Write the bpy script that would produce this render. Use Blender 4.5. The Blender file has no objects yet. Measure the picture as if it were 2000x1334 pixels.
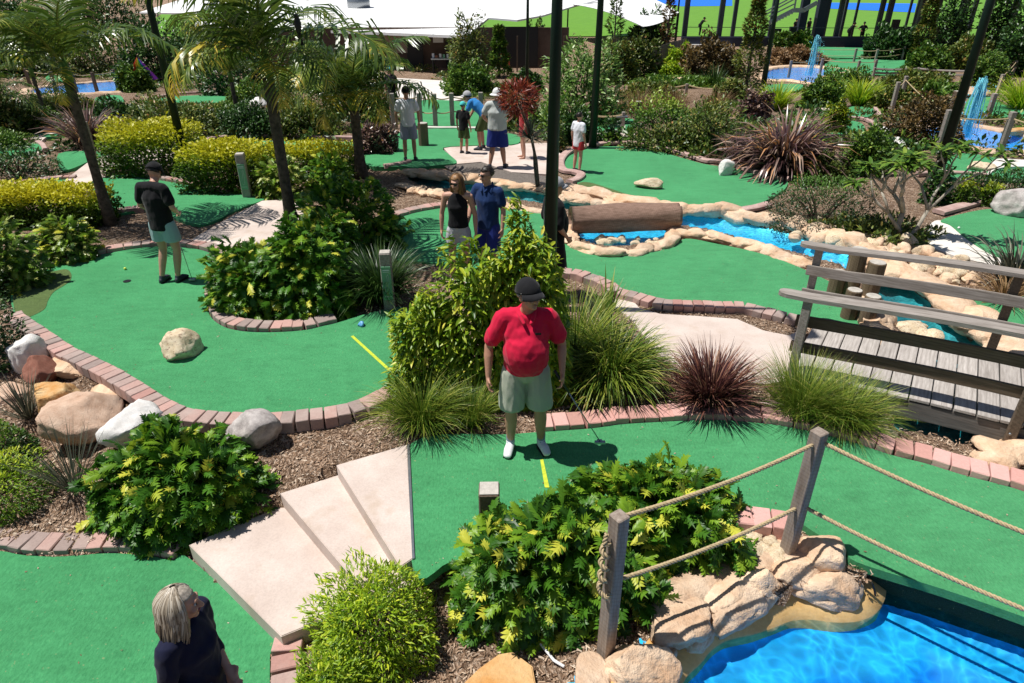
import bpy, bmesh, math, random
import numpy as np
from mathutils import Vector, Matrix, noise
from mathutils.geometry import tessellate_polygon
random.seed(7); np.random.seed(7)
R = math.radians
SC = bpy.context.scene
COL = SC.collection
# ---------------------------------------------------------------- camera
FPX, PITCH, CAMH = 1307.0, R(28.7), 4.1
cam_d = bpy.data.cameras.new('camera'); cam = bpy.data.objects.new('camera', cam_d); COL.objects.link(cam)
cam.location = (0, 0, CAMH); cam.rotation_euler = (math.pi/2 - PITCH, 0, 0)
cam_d.sensor_width = 36; cam_d.lens = FPX/2000*36; cam_d.clip_end = 3000; cam_d.clip_start = .05
SC.camera = cam
# ---------------------------------------------------------------- light
W = bpy.data.worlds.new('World'); SC.world = W; W.use_nodes = True
wn = W.node_tree.nodes; bg = wn['Background']
sky = wn.new('ShaderNodeTexSky'); sky.sky_type = 'NISHITA'; sky.sun_disc = False
SUNV = Vector((.43, -.03, -1)).normalized()          # direction the light travels
sky.sun_elevation = math.asin(-SUNV.z); sky.sun_rotation = math.atan2(-SUNV.x, -SUNV.y)
sky.altitude = 20; sky.air_density = 1.0; sky.dust_density = .6
W.node_tree.links.new(sky.outputs[0], bg.inputs[0]); bg.inputs[1].default_value = .05
sd = bpy.data.lights.new('sun', 'SUN'); sun = bpy.data.objects.new('sun', sd); COL.objects.link(sun)
sd.energy = 4.6; sd.angle = R(.5); sd.color = (1, .965, .9)
sun.rotation_euler = SUNV.to_track_quat('-Z', 'Y').to_euler(); sun.location = (-10, 0, 30)
SC.view_settings.view_transform = 'Standard'; SC.view_settings.look = 'None'
SC.view_settings.exposure = .3; SC.view_settings.gamma = 1
SC.cycles.max_bounces = 6; SC.cycles.transparent_max_bounces = 8
# ---------------------------------------------------------------- projection helpers
cp, sp = math.cos(PITCH), math.sin(PITCH)
def ray(px, py):
    u = (px-1000)/FPX; v = (py-667)/FPX
    return Vector((u, cp - v*sp, -sp - v*cp))
def G(y):                                            # the land falls gently away to the back
    return 0.0 if y < 19 else (-1.5*(y-19)/23 if y < 42 else -1.5)
CTRL = []
def base_level(x, y):
    if CTRL:
        d2 = (CTRL_A[:, 0]-x)**2 + (CTRL_A[:, 1]-y)**2 + 1e-4
        w = 1/d2**2
        return float((w*CTRL_A[:, 2]).sum()/w.sum()) + G(y)
    return G(y)
def at_z(px, py, z):
    d = ray(px, py); t = (z-CAMH)/d.z
    return Vector((d.x*t, d.y*t, z))
def hit(px, py, dz=0.0):
    d = ray(px, py); t0, t = 1.0, None
    s = 1.5
    while s < 400:                                   # march then bisect
        if CAMH + d.z*s < base_level(d.x*s, d.y*s) + dz: break
        s *= 1.04
    a, b = s/1.04, s
    for _ in range(26):
        m = (a+b)/2
        if CAMH + d.z*m < base_level(d.x*m, d.y*m) + dz: b = m
        else: a = m
    return Vector((d.x*b, d.y*b, CAMH + d.z*b))
def at_y(px, py, Y):
    d = ray(px, py); t = Y/d.y
    return Vector((d.x*t, Y, CAMH + d.z*t))
def height_at(base, py):                             # height above base of the point seen at row py over that base
    p = at_y(1000, py, base.y); return p.z - base.z
def depth(p): return p.y*cp + (CAMH-p.z)*sp
for q in [(60,620,0),(200,700,0),(340,790,0),(560,815,0),(740,765,0),(300,600,0),(600,560,0),(900,700,0),(1000,850,0),(900,1000,0),
          (1200,900,0),(1500,900,0),(1900,1000,0),(1700,1040,0),(1000,1040,0),(830,1040,0),(815,1120,-.14),(860,1180,-.27),(900,1250,-.36),(1000,1200,-.2),(1040,1300,-.34),
          (1180,1283,-.2),(1300,1180,-.12),(1400,1080,-.06),(1535,1085,-.05),(2050,1150,0),(1300,1330,-.2),
          (0,1100,-.46),(200,1100,-.46),(350,1090,-.46),(550,1260,-.46),(540,1400,-.46),(300,1250,-.46),(0,1300,-.46),(-300,1200,-.46),
          (700,1300,-.46),(800,1334,-.46),(650,1400,-.5),(620,1215,-.44),(0,1040,-.38),(200,1040,-.38),(120,900,-.28),(0,900,-.3),(300,950,-.27),(450,1000,-.3),
          (600,860,-.05),(645,905,-.02),(540,960,-.17),(560,880,-.1),(240,850,-.18),(100,770,-.16),(20,700,-.1),(0,800,-.25),(-200,700,-.1),(-200,900,-.35),
          (-300,560,0),(0,520,0),(200,420,0),(500,400,0),(1000,400,0),(1500,400,0),(1900,420,0),(1950,600,0),(1600,640,0),(1400,700,0),(1300,770,0),(2200,800,0),
          (1600,780,-.03),(0,300,0),(500,290,0),(1000,290,0),(1500,290,0),(2000,330,0),(700,850,-.03),(750,1000,0),(1250,600,0),(850,480,0),(-900,500,0),(2700,500,0)]:
    p = at_z(*q); CTRL.append((p.x, p.y, q[2]))
for x in range(-60, 61, 8): CTRL.append((x, 26, 0)); CTRL.append((x, 45, 0)); CTRL.append((x, 90, 0)); CTRL.append((x, 300, 0))
CTRL_A = np.array(CTRL)
# ---------------------------------------------------------------- tagging and mesh helpers
def tag(o, label=None, cat=None, group=None, kind=None):
    if label: o['label'] = label
    if cat: o['category'] = cat
    if group: o['group'] = group
    if kind: o['kind'] = kind
    return o
def thing(name, label, cat, loc=(0, 0, 0), rz=0, group=None):
    o = bpy.data.objects.new(name, None); COL.objects.link(o); o.empty_display_size = .1
    o.location = loc; o.rotation_euler = (0, 0, rz)
    return tag(o, label, cat, group)
def link(name, me, parent=None):
    o = bpy.data.objects.new(name, me); COL.objects.link(o)
    if parent: o.parent = parent
    return o
def mesh(name, V, F, mat=None, smooth=False, tint=None):
    me = bpy.data.meshes.new(name)
    V = np.asarray(V, dtype=np.float64)
    if isinstance(F, np.ndarray) and F.ndim == 2:
        n, k = F.shape
        me.vertices.add(len(V)); me.vertices.foreach_set('co', V.ravel())
        me.loops.add(n*k); me.loops.foreach_set('vertex_index', F.astype(np.int32).ravel())
        me.polygons.add(n); me.polygons.foreach_set('loop_start', np.arange(0, n*k, k, dtype=np.int32))
        me.polygons.foreach_set('loop_total', np.full(n, k, dtype=np.int32))
        me.update(calc_edges=True)
    else:
        me.from_pydata([tuple(v) for v in V], [], [tuple(f) for f in F]); me.update()
    if smooth: me.polygons.foreach_set('use_smooth', [True]*len(me.polygons))
    if tint is not None:
        a = me.attributes.new('tint', 'FLOAT', 'POINT'); a.data.foreach_set('value', np.asarray(tint, dtype=np.float32))
    if mat: me.materials.append(mat)
    return me
class MB:
    """collects simple solids into one mesh"""
    def __init__(s): s.V = []; s.F = []
    def add(s, V, F):
        k = len(s.V); s.V += [Vector(v) for v in V]; s.F += [tuple(i+k for i in f) for f in F]
    def box(s, c, size, rz=0, M=None):
        x, y, z = [q/2 for q in size]; m = Matrix.Translation(c) @ Matrix.Rotation(rz, 4, 'Z') if M is None else M
        s.add([m @ Vector(v) for v in [(-x,-y,-z),(x,-y,-z),(x,y,-z),(-x,y,-z),(-x,-y,z),(x,-y,z),(x,y,z),(-x,y,z)]],
              [(0,3,2,1),(4,5,6,7),(0,1,5,4),(1,2,6,5),(2,3,7,6),(3,0,4,7)])
    def bar(s, a, b, w, h, up=Vector((0, 0, 1))):       # beam of width w, height h from a to b
        a = Vector(a); b = Vector(b); d = b-a; L = d.length; d.normalize()
        r = d.cross(up)
        if r.length < 1e-4: r = Vector((1, 0, 0))
        r.normalize(); u = r.cross(d)
        m = Matrix((r, d, u)).transposed().to_4x4(); m.translation = (a+b)/2
        s.box(None, (w, L, h), M=m)
    def tube(s, pts, rad, n=8, cap=True):
        pts = [Vector(p) for p in pts]
        if not hasattr(rad, '__len__'): rad = [rad]*len(pts)
        k = len(s.V); ref = None
        for i, p in enumerate(pts):
            t = (pts[min(i+1, len(pts)-1)] - pts[max(i-1, 0)]).normalized()
            if ref is None: ref = t.orthogonal().normalized()
            ref = (ref - t*ref.dot(t)).normalized(); b = t.cross(ref)
            for j in range(n):
                a = 2*math.pi*j/n; s.V.append(p + (ref*math.cos(a) + b*math.sin(a))*rad[i])
        for i in range(len(pts)-1):
            for j in range(n):
                a, b2 = k+i*n+j, k+i*n+(j+1) % n
                s.F.append((a, b2, b2+n, a+n))
        if cap:
            s.F.append(tuple(k+j for j in range(n))[::-1]); s.F.append(tuple(k+(len(pts)-1)*n+j for j in range(n)))
    def me(s, name, mat, smooth=False, bev=0):
        me = mesh(name, [tuple(v) for v in s.V], s.F, mat, smooth)
        if bev:
            bm = bmesh.new(); bm.from_mesh(me)
            bmesh.ops.bevel(bm, geom=bm.edges[:], offset=bev, segments=1, affect='EDGES', clamp_overlap=True)
            bm.to_mesh(me); bm.free()
        return me
    def obj(s, name, mat, parent=None, smooth=False, bev=0): return link(name, s.me(name, mat, smooth, bev), parent)
def catmull(P, closed=True, n=6):
    P = [Vector(p) for p in P]; out = []; m = len(P)
    for i in range(m if closed else m-1):
        p0, p1, p2, p3 = (P[(i-1) % m], P[i], P[(i+1) % m], P[(i+2) % m]) if closed else (P[max(i-1, 0)], P[i], P[i+1], P[min(i+2, m-1)])
        for k in range(n):
            t = k/n
            out.append(.5*((2*p1) + (p2-p0)*t + (2*p0-5*p1+4*p2-p3)*t*t + (3*p1-p0-3*p2+p3)*t**3))
    if not closed: out.append(P[-1])
    return out
def resample(P, step):
    out = [P[0]]; acc = 0
    for a, b in zip(P[:-1], P[1:]):
        L = (b-a).length; t = step-acc
        while t <= L:
            out.append(a.lerp(b, t/L)); t += step
        acc = (acc + L) % step
    return out
# ---------------------------------------------------------------- materials
def newmat(name):
    m = bpy.data.materials.new(name); m.use_nodes = True
    nt = m.node_tree; b = nt.nodes['Principled BSDF']
    return m, nt, b
def N(nt, kind, **kw):
    n = nt.nodes.new('ShaderNode'+kind)
    for k, v in kw.items():
        if k.startswith('i_'):
            key = k[2:].replace('_', ' '); n.inputs[key].default_value = v
        else: setattr(n, k, v)
    return n
def ramp(nt, fac, stops):
    r = nt.nodes.new('ShaderNodeValToRGB'); el = r.color_ramp.elements
    while len(el) < len(stops): el.new(.5)
    for e, (p, c) in zip(el, stops): e.position = p; e.color = (*c, 1)
    if fac is not None: nt.links.new(fac, r.inputs[0])
    return r.outputs[0]
def coords(nt, obj=False):
    if obj: return nt.nodes.new('ShaderNodeTexCoord').outputs['Object']
    return nt.nodes.new('ShaderNodeNewGeometry').outputs['Position']
def noise_out(nt, co, scale, detail=4, rough=.6, stretch=None):
    if stretch:
        mp = N(nt, 'Mapping'); mp.inputs['Scale'].default_value = stretch; nt.links.new(co, mp.inputs[0]); co = mp.outputs[0]
    n = N(nt, 'TexNoise'); n.inputs['Scale'].default_value = scale; n.inputs['Detail'].default_value = detail; n.inputs['Roughness'].default_value = rough
    nt.links.new(co, n.inputs['Vector']); return n.outputs['Fac']
def mixc(nt, fac, a, b, mode='MIX'):
    m = N(nt, 'Mix', data_type='RGBA', blend_type=mode)
    for s, v in ((0, fac), (6, a), (7, b)):
        if hasattr(v, 'links'): nt.links.new(v, m.inputs[s])
        else: m.inputs[s].default_value = v if not isinstance(v, tuple) or len(v) == 4 else (*v, 1)
    return m.outputs[2]
def bump(nt, b, h, strength=.5, dist=.01):
    n = N(nt, 'Bump'); n.inputs['Strength'].default_value = strength; n.inputs['Distance'].default_value = dist
    nt.links.new(h, n.inputs['Height']); nt.links.new(n.outputs[0], b.inputs['Normal'])
def stone_mat(name, c1, c2, rough=.85, scale=3, fine=40, bs=.5, bd=.02, rand=0.0, spots=None, obj=False, spec=.3, smax=1.0):
    m, nt, b = newmat(name); co = coords(nt, obj)
    n1 = noise_out(nt, co, scale, 6, .65); n2 = noise_out(nt, co, fine, 4, .7)
    c = ramp(nt, n1, [(.34, c1), (.66, c2)])
    c = mixc(nt, .35, c, ramp(nt, n2, [(.3, (.45, .45, .45)), (.7, (1, 1, 1))]), 'MULTIPLY')
    if spots: c = mixc(nt, ramp(nt, noise_out(nt, co, scale*2.3, 3), [(.55, (0, 0, 0)), (.70, (smax,)*3)]), c, spots)
    if rand:
        oi = N(nt, 'ObjectInfo'); c = mixc(nt, rand, c, ramp(nt, oi.outputs['Random'], [(0, (.55, .5, .5)), (.5, (1, .95, .9)), (1, (1.25, 1.1, .95))]), 'MULTIPLY')
    nt.links.new(c, b.inputs['Base Color']); b.inputs['Roughness'].default_value = rough; b.inputs['Specular IOR Level'].default_value = spec
    ad = N(nt, 'Math', operation='ADD'); nt.links.new(n1, ad.inputs[0]); nt.links.new(n2, ad.inputs[1])
    bump(nt, b, ad.outputs[0], bs, bd); return m
def turf_mat(name, c, dark, seed=0):
    m, nt, b = newmat(name); co = coords(nt)
    n1 = noise_out(nt, co, .9, 5, .6); n2 = noise_out(nt, co, 55, 3, .8, (1, .45, 1)); n3 = noise_out(nt, co, 260, 2, .8); n4 = noise_out(nt, co, 6, 4, .7, (.5, 1.6, 1))
    col = ramp(nt, n2, [(.25, dark), (.6, c), (.85, tuple(min(1, q*1.25) for q in c))])
    col = mixc(nt, .55, col, ramp(nt, n1, [(.3, (.72, .74, .72)), (.7, (1.12, 1.08, 1.1))]), 'MULTIPLY')
    col = mixc(nt, .6, col, ramp(nt, n4, [(.3, (.74, .78, .74)), (.6, (1.08, 1.05, 1.05))]), 'MULTIPLY')
    st_ = noise_out(nt, co, 2.1, 6, .75, (1, 1, 1)); col = mixc(nt, ramp(nt, st_, [(.56, (0, 0, 0)), (.72, (.38, .38, .38))]), col, tuple(q*.55 for q in dark))
    sp_ = noise_out(nt, co, 34, 2, .5); col = mixc(nt, ramp(nt, sp_, [(.70, (0, 0, 0)), (.76, (.6, .6, .6))]), col, (.30, .34, .16))
    vo = N(nt, 'TexVoronoi', feature='DISTANCE_TO_EDGE'); vo.inputs['Scale'].default_value = .33; nt.links.new(co, vo.inputs['Vector'])
    col = mixc(nt, .18, col, ramp(nt, vo.outputs['Distance'], [(0, (1.5, 1.35, 1.4)), (.02, (1, 1, 1))]), 'MULTIPLY')
    nt.links.new(col, b.inputs['Base Color']); b.inputs['Roughness'].default_value = .95; b.inputs['Specular IOR Level'].default_value = .1
    b.inputs['Sheen Weight'].default_value = .15
    ad = N(nt, 'Math', operation='ADD'); nt.links.new(n2, ad.inputs[0]); nt.links.new(n3, ad.inputs[1])
    bump(nt, b, ad.outputs[0], .6, .012); return m
def wood_mat(name, c1, c2, rough=.75, axis=(12, 1, 12), rand=.3, scale=3.5):
    m, nt, b = newmat(name); co = coords(nt, True)
    oi = N(nt, 'ObjectInfo'); av = N(nt, 'VectorMath', operation='ADD'); nt.links.new(co, av.inputs[0]); nt.links.new(oi.outputs['Random'], av.inputs[1]); co = av.outputs[0]
    n1 = noise_out(nt, co, scale, 6, .7, axis); n2 = noise_out(nt, co, 1.6, 3, .5)
    wv = N(nt, 'TexWave', wave_type='RINGS', rings_direction='Y'); wv.inputs['Scale'].default_value = 5; wv.inputs['Distortion'].default_value = 5; wv.inputs['Detail'].default_value = 3
    mp = N(nt, 'Mapping'); mp.inputs['Scale'].default_value = (2, .22, 2); nt.links.new(co, mp.inputs[0]); nt.links.new(mp.outputs[0], wv.inputs[0])
    c = ramp(nt, n1, [(.3, c1), (.7, c2)])
    c = mixc(nt, .3, c, ramp(nt, wv.outputs['Fac'], [(0, (.55, .53, .5)), (.5, (1, 1, 1))]), 'MULTIPLY')
    c = mixc(nt, rand, c, ramp(nt, oi.outputs['Random'], [(0, (.6, .57, .55)), (1, (1.25, 1.22, 1.2))]), 'MULTIPLY')
    c = mixc(nt, .25, c, ramp(nt, n2, [(.3, (.6, .6, .58)), (.7, (1.1, 1.1, 1.1))]), 'MULTIPLY')
    nt.links.new(c, b.inputs['Base Color']); b.inputs['Roughness'].default_value = rough; b.inputs['Specular IOR Level'].default_value = .25
    bump(nt, b, n1, .5, .004); return m
def plain(name, c, rough=.6, metal=0, var=.15, scale=20, bs=.1, spec=.4, bd=.003):
    m, nt, b = newmat(name); co = coords(nt, True)
    n1 = noise_out(nt, co, scale, 4, .6)
    col = ramp(nt, n1, [(.3, tuple(q*(1-var) for q in c)), (.7, tuple(min(1, q*(1+var)) for q in c))])
    nt.links.new(col, b.inputs['Base Color']); b.inputs['Roughness'].default_value = rough; b.inputs['Metallic'].default_value = metal
    b.inputs['Specular IOR Level'].default_value = spec; bump(nt, b, n1, bs, bd); return m
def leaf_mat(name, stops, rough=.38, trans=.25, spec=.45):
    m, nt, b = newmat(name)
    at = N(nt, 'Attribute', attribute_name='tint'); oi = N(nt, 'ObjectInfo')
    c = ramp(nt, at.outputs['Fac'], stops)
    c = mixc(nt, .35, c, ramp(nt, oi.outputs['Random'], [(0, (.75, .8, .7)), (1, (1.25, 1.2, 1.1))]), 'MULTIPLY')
    nt.links.new(c, b.inputs['Base Color']); b.inputs['Roughness'].default_value = rough; b.inputs['Specular IOR Level'].default_value = spec
    tr = N(nt, 'BsdfTranslucent'); nt.links.new(c, tr.inputs[0]); mx = N(nt, 'MixShader'); mx.inputs[0].default_value = trans
    nt.links.new(b.outputs[0], mx.inputs[1]); nt.links.new(tr.outputs[0], mx.inputs[2])
    nt.links.new(mx.outputs[0], nt.nodes['Material Output'].inputs[0]); return m
MT = {}
MT['turf'] = turf_mat('green_turf', (.070, .35, .135), (.036, .23, .085))
MT['olive'] = turf_mat('olive_turf', (.11, .17, .05), (.07, .11, .03))
MT['conc'] = stone_mat('concrete', (.55, .445, .39), (.71, .605, .545), .85, 1.3, 60, .25, .005, spots=(.42, .31, .22), smax=.45)
MT['concw'] = stone_mat('pale_concrete', (.70, .64, .58), (.82, .77, .72), .85, 1.3, 60, .15, .004)
MT['kerb'] = stone_mat('pink_kerb', (.42, .27, .24), (.58, .42, .38), .9, 5, 40, .4, .006)
MT['rockpink'] = stone_mat('pink_render_rock', (.62, .40, .25), (.84, .66, .49), .8, 3.5, 18, .8, .03, rand=.35)
MT['rockcream'] = stone_mat('sandstone', (.72, .56, .36), (.92, .80, .60), .85, 3, 34, .55, .03, spots=(.32, .19, .13), rand=.2, obj=True)
MT['rockbrown'] = stone_mat('brown_sandstone', (.56, .35, .24), (.78, .57, .43), .85, 3, 34, .55, .03, obj=True)
MT['rockred'] = stone_mat('red_sandstone', (.24, .09, .06), (.38, .17, .12), .85, 3, 34, .55, .03, obj=True)
MT['rockorange'] = stone_mat('ochre_sandstone', (.62, .30, .09), (.72, .52, .28), .85, 2, 25, .5, .03, obj=True)
MT['rockwhite'] = stone_mat('white_stone', (.78, .74, .70), (.92, .90, .88), .85, 4, 34, .55, .03, obj=True)
MT['rockgrey'] = stone_mat('grey_stone', (.32, .28, .27), (.74, .68, .65), .85, 2.5, 34, .55, .03, obj=True)
MT['ledge'] = stone_mat('pool_render', (.60, .33, .10), (.74, .50, .22), .7, 2.5, 30, .3, .01)
MT['wood'] = wood_mat('weathered_grey_timber', (.22, .19, .165), (.44, .40, .37))
MT['plank'] = wood_mat('pale_deck_timber', (.30, .27, .25), (.56, .52, .49))
MT['wooddark'] = wood_mat('brown_timber', (.09, .065, .045), (.20, .15, .11))
MT['stringer'] = wood_mat('dark_stringer_timber', (.10, .095, .09), (.22, .20, .18))
MT['endgrain'] = stone_mat('end_grain', (.40, .37, .33), (.60, .56, .50), .9, 12, 70, .5, .004, obj=True)
MT['rope'] = plain('hemp_rope', (.44, .34, .20), .9, 0, .3, 60, .4)
MT['polegreen'] = plain('dark_green_paint', (.003, .016, .010), .5, 0, .2, 6, .05, .3)
MT['metal'] = plain('grey_steel', (.32, .34, .36), .35, .8, .1)
MT['white'] = plain('white_paint', (.78, .78, .78), .6, 0, .04)
MT['signgreen'] = plain('green_sign_paint', (.16, .38, .22), .5, 0, .08)
MT['black'] = plain('black_plastic', (.012, .012, .013), .4, 0, .1)
MT['yellow'] = plain('yellow_line_paint', (.48, .56, .04), .9, 0, .2, 30)
MT['bark'] = stone_mat('palm_bark', (.05, .04, .03), (.16, .13, .10), .95, 12, 50, .8, .03, obj=True)
MT['barkpale'] = stone_mat('pale_bark', (.28, .24, .19), (.46, .42, .35), .9, 6, 50, .5, .01, obj=True)
MT['trunkwood'] = MT['bark']
# brick: each brick its own tint
m, nt, b = newmat('edging_brick'); co = coords(nt); oi = N(nt, 'ObjectInfo')
c = ramp(nt, oi.outputs['Random'], [(0, (.27, .21, .19)), (.3, (.38, .28, .25)), (.6, (.46, .29, .25)), (.8, (.52, .31, .27)), (1, (.38, .20, .17))])
n2 = noise_out(nt, co, 45, 4, .7); n1 = noise_out(nt, co, 4, 3)
c = mixc(nt, .4, c, ramp(nt, n2, [(.3, (.6, .6, .6)), (.7, (1.15, 1.15, 1.15))]), 'MULTIPLY')
c = mixc(nt, ramp(nt, n1, [(.5, (0, 0, 0)), (.8, (.35, .35, .35))]), c, (.55, .48, .43))
nt.links.new(c, b.inputs['Base Color']); b.inputs['Roughness'].default_value = .9; bump(nt, b, n2, .4, .004); MT['brick'] = m
m, nt, b = newmat('pink_edging_brick'); co = coords(nt); oi = N(nt, 'ObjectInfo')
c = ramp(nt, oi.outputs['Random'], [(0, (.46, .25, .21)), (.5, (.60, .32, .28)), (1, (.66, .40, .36))])
n2 = noise_out(nt, co, 45, 4, .7)
c = mixc(nt, .35, c, ramp(nt, n2, [(.3, (.6, .6, .6)), (.7, (1.15, 1.15, 1.15))]), 'MULTIPLY')
nt.links.new(c, b.inputs['Base Color']); b.inputs['Roughness'].default_value = .9; bump(nt, b, n2, .4, .004); MT['brickpink'] = m
# mulch ground
m, nt, b = newmat('bark_mulch'); co = coords(nt)
wob = N(nt, 'VectorMath', operation='ADD'); nz = N(nt, 'TexNoise'); nz.inputs['Scale'].default_value = 9; nt.links.new(co, nz.inputs['Vector'])
sc2 = N(nt, 'VectorMath', operation='SCALE'); sc2.inputs['Scale'].default_value = .25; nt.links.new(nz.outputs['Color'], sc2.inputs[0])
nt.links.new(co, wob.inputs[0]); nt.links.new(sc2.outputs[0], wob.inputs[1])
mp = N(nt, 'Mapping'); mp.inputs['Scale'].default_value = (1, .4, 1); mp.inputs['Rotation'].default_value = (0, 0, .6); nt.links.new(wob.outputs[0], mp.inputs[0])
vo = N(nt, 'TexVoronoi'); vo.inputs['Scale'].default_value = 60; nt.links.new(mp.outputs[0], vo.inputs['Vector'])
sepc = N(nt, 'SeparateColor'); nt.links.new(vo.outputs['Color'], sepc.inputs[0])
c = ramp(nt, sepc.outputs[0], [(0, (.10, .06, .04)), (.45, (.30, .20, .135)), (.8, (.48, .35, .26)), (1, (.64, .52, .42))])
c = mixc(nt, .6, c, ramp(nt, noise_out(nt, co, 1.4, 4), [(.3, (.55, .5, .46)), (.7, (1.2, 1.15, 1.1))]), 'MULTIPLY')
nt.links.new(c, b.inputs['Base Color']); b.inputs['Roughness'].default_value = .95; b.inputs['Specular IOR Level'].default_value = .1
bump(nt, b, vo.outputs['Distance'], 1, .03); MT['mulch'] = m
MT['turfdark'] = turf_mat('dark_wall_turf', (.012, .05, .025), (.006, .025, .013))  # near-black green version of the turf for the pool wall
MT['gravel'] = stone_mat('dark_gravel', (.10, .085, .075), (.30, .26, .23), .95, 50, 120, .9, .02)
# painted beds and water
def bed_mat(name, deep, shallow, lo, hi, teal=None):
    m, nt, b = newmat(name); g = N(nt, 'NewGeometry'); sx = N(nt, 'SeparateXYZ'); nt.links.new(g.outputs['Position'], sx.inputs[0])
    mr = N(nt, 'MapRange'); mr.inputs['From Min'].default_value = lo; mr.inputs['From Max'].default_value = hi; nt.links.new(sx.outputs['Z'], mr.inputs['Value'])
    c = ramp(nt, mr.outputs[0], [(0, deep), (1, shallow)])
    n = noise_out(nt, g.outputs['Position'], 3.5, 5, .7)
    c = mixc(nt, .7, c, ramp(nt, n, [(.35, teal or (.5, .7, .9)), (.6, (1, 1, 1))]), 'MULTIPLY')
    nt.links.new(c, b.inputs['Base Color']); b.inputs['Roughness'].default_value = .6; return m
MT['bedpool'] = bed_mat('pool_paint', (.001, .085, .92), (.010, .52, .90), -.72, -.42)
MT['bedblue'] = bed_mat('creek_paint_blue', (.004, .45, .80), (.05, .75, .92), -.3, -.12)
MT['bedteal'] = bed_mat('creek_paint_teal', (.006, .22, .27), (.05, .52, .55), -.3, -.12, (.35, .5, .45))
MT['bedfar'] = bed_mat('far_pool_paint', (.008, .45, 1.0), (.008, .45, 1.0), -9, -8)
def water_mat(name, scale, gobo=True, tint=(.86, .97, 1)):
    m, nt, b = newmat(name); nt.nodes.remove(b); co = coords(nt)
    tr = N(nt, 'BsdfTransparent'); gl = N(nt, 'BsdfGlossy'); gl.inputs['Roughness'].default_value = .04
    mx = N(nt, 'MixShader'); fr = N(nt, 'Fresnel'); fr.inputs[0].default_value = 1.33
    nz = N(nt, 'TexNoise'); nz.inputs['Scale'].default_value = 2.5; nt.links.new(co, nz.inputs['Vector'])
    s = N(nt, 'VectorMath', operation='SCALE'); s.inputs['Scale'].default_value = .9; nt.links.new(nz.outputs['Color'], s.inputs[0])
    ad = N(nt, 'VectorMath', operation='ADD'); nt.links.new(co, ad.inputs[0]); nt.links.new(s.outputs[0], ad.inputs[1])
    vo = N(nt, 'TexVoronoi', feature='DISTANCE_TO_EDGE'); vo.inputs['Scale'].default_value = scale; nt.links.new(ad.outputs[0], vo.inputs['Vector'])
    c = ramp(nt, vo.outputs['Distance'], [(0, (1, 1, 1)), (.05, tuple(q*.93 for q in tint)), (.16, tuple(q*.76 for q in tint)), (.4, tuple(q*.64 for q in tint))])  # web of caustic light painted into the transparent colour
    nt.links.new(c, tr.inputs[0])
    bp = N(nt, 'Bump'); bp.inputs['Strength'].default_value = .5; bp.inputs['Distance'].default_value = .03
    nt.links.new(noise_out(nt, co, scale*3, 3), bp.inputs['Height'])
    nt.links.new(bp.outputs[0], gl.inputs['Normal']); nt.links.new(bp.outputs[0], fr.inputs['Normal'])
    nt.links.new(fr.outputs[0], mx.inputs[0]); nt.links.new(tr.outputs[0], mx.inputs[1]); nt.links.new(gl.outputs[0], mx.inputs[2])
    nt.links.new(mx.outputs[0], nt.nodes['Material Output'].inputs[0]); return m
MT['water'] = water_mat('pool_water', 4.2)
MT['creekwater'] = water_mat('creek_water', 7)
# ================================================================ SETTING
def pip(X, Y, poly):
    P = np.array([(p[0], p[1]) for p in poly]); ins = np.zeros(X.shape, bool)
    x0, y0 = P.min(0)-.1; x1, y1 = P.max(0)+.1
    sel = (X > x0) & (X < x1) & (Y > y0) & (Y < y1)
    xs, ys = X[sel], Y[sel]; r = np.zeros(xs.shape, bool)
    for a, b in zip(P, np.roll(P, -1, 0)):
        c = ((a[1] > ys) != (b[1] > ys))
        with np.errstate(divide='ignore', invalid='ignore'):
            r ^= c & (xs < (b[0]-a[0])*(ys-a[1])/(b[1]-a[1]+1e-12)+a[0])
    ins[sel] = r; return ins
def edist(X, Y, poly):
    P = np.array([(p[0], p[1]) for p in poly]); D = np.full(X.shape, 1e9)
    for a, b in zip(P, np.roll(P, -1, 0)):
        d = b-a; L = (d*d).sum()+1e-12
        t = np.clip(((X-a[0])*d[0]+(Y-a[1])*d[1])/L, 0, 1)
        D = np.minimum(D, (X-a[0]-t*d[0])**2+(Y-a[1]-t*d[1])**2)
    return np.sqrt(D)
def wpoly(px, z=None, dz=0.0, smooth=True, n=5):
    P = [(at_z(x, y, z) if z is not None else hit(x, y, dz)) for x, y in px]
    return catmull(P, True, n) if smooth else P
CARVE = []      # (poly, kind, value)
def slab(name, px, mat, z=None, h=.02, thick=.12, smooth=True, label=None, carve=True, n=5):
    """flat-topped sheet with a real edge, top h above the ground level (or at z)"""
    P = wpoly(px, z, 0 if z is not None else h, smooth, n)
    top = [tuple(p) for p in P]; bot = [(p[0], p[1], p[2]-thick) for p in P]
    k = len(P); tri = tessellate_polygon([[Vector((p[0], p[1], 0)) for p in P]])
    F = []
    for t in tri:
        a, b, c = [P[i] for i in t]
        F.append(tuple(t) if (b-a).cross(c-a).z > 0 else tuple(t)[::-1])
    area = sum(P[i].x*P[(i+1) % k].y-P[(i+1) % k].x*P[i].y for i in range(k))
    for i in range(k):
        j = (i+1) % k; q = (i, j, j+k, i+k)
        F.append(q[::-1] if area > 0 else q)
    o = link(name, mesh(name, top+bot, F, mat)); tag(o, label, kind='structure')
    if carve: CARVE.append((P, 'flat', min(p.z for p in P)-.07 if z is not None else None))
    return o, P
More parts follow.
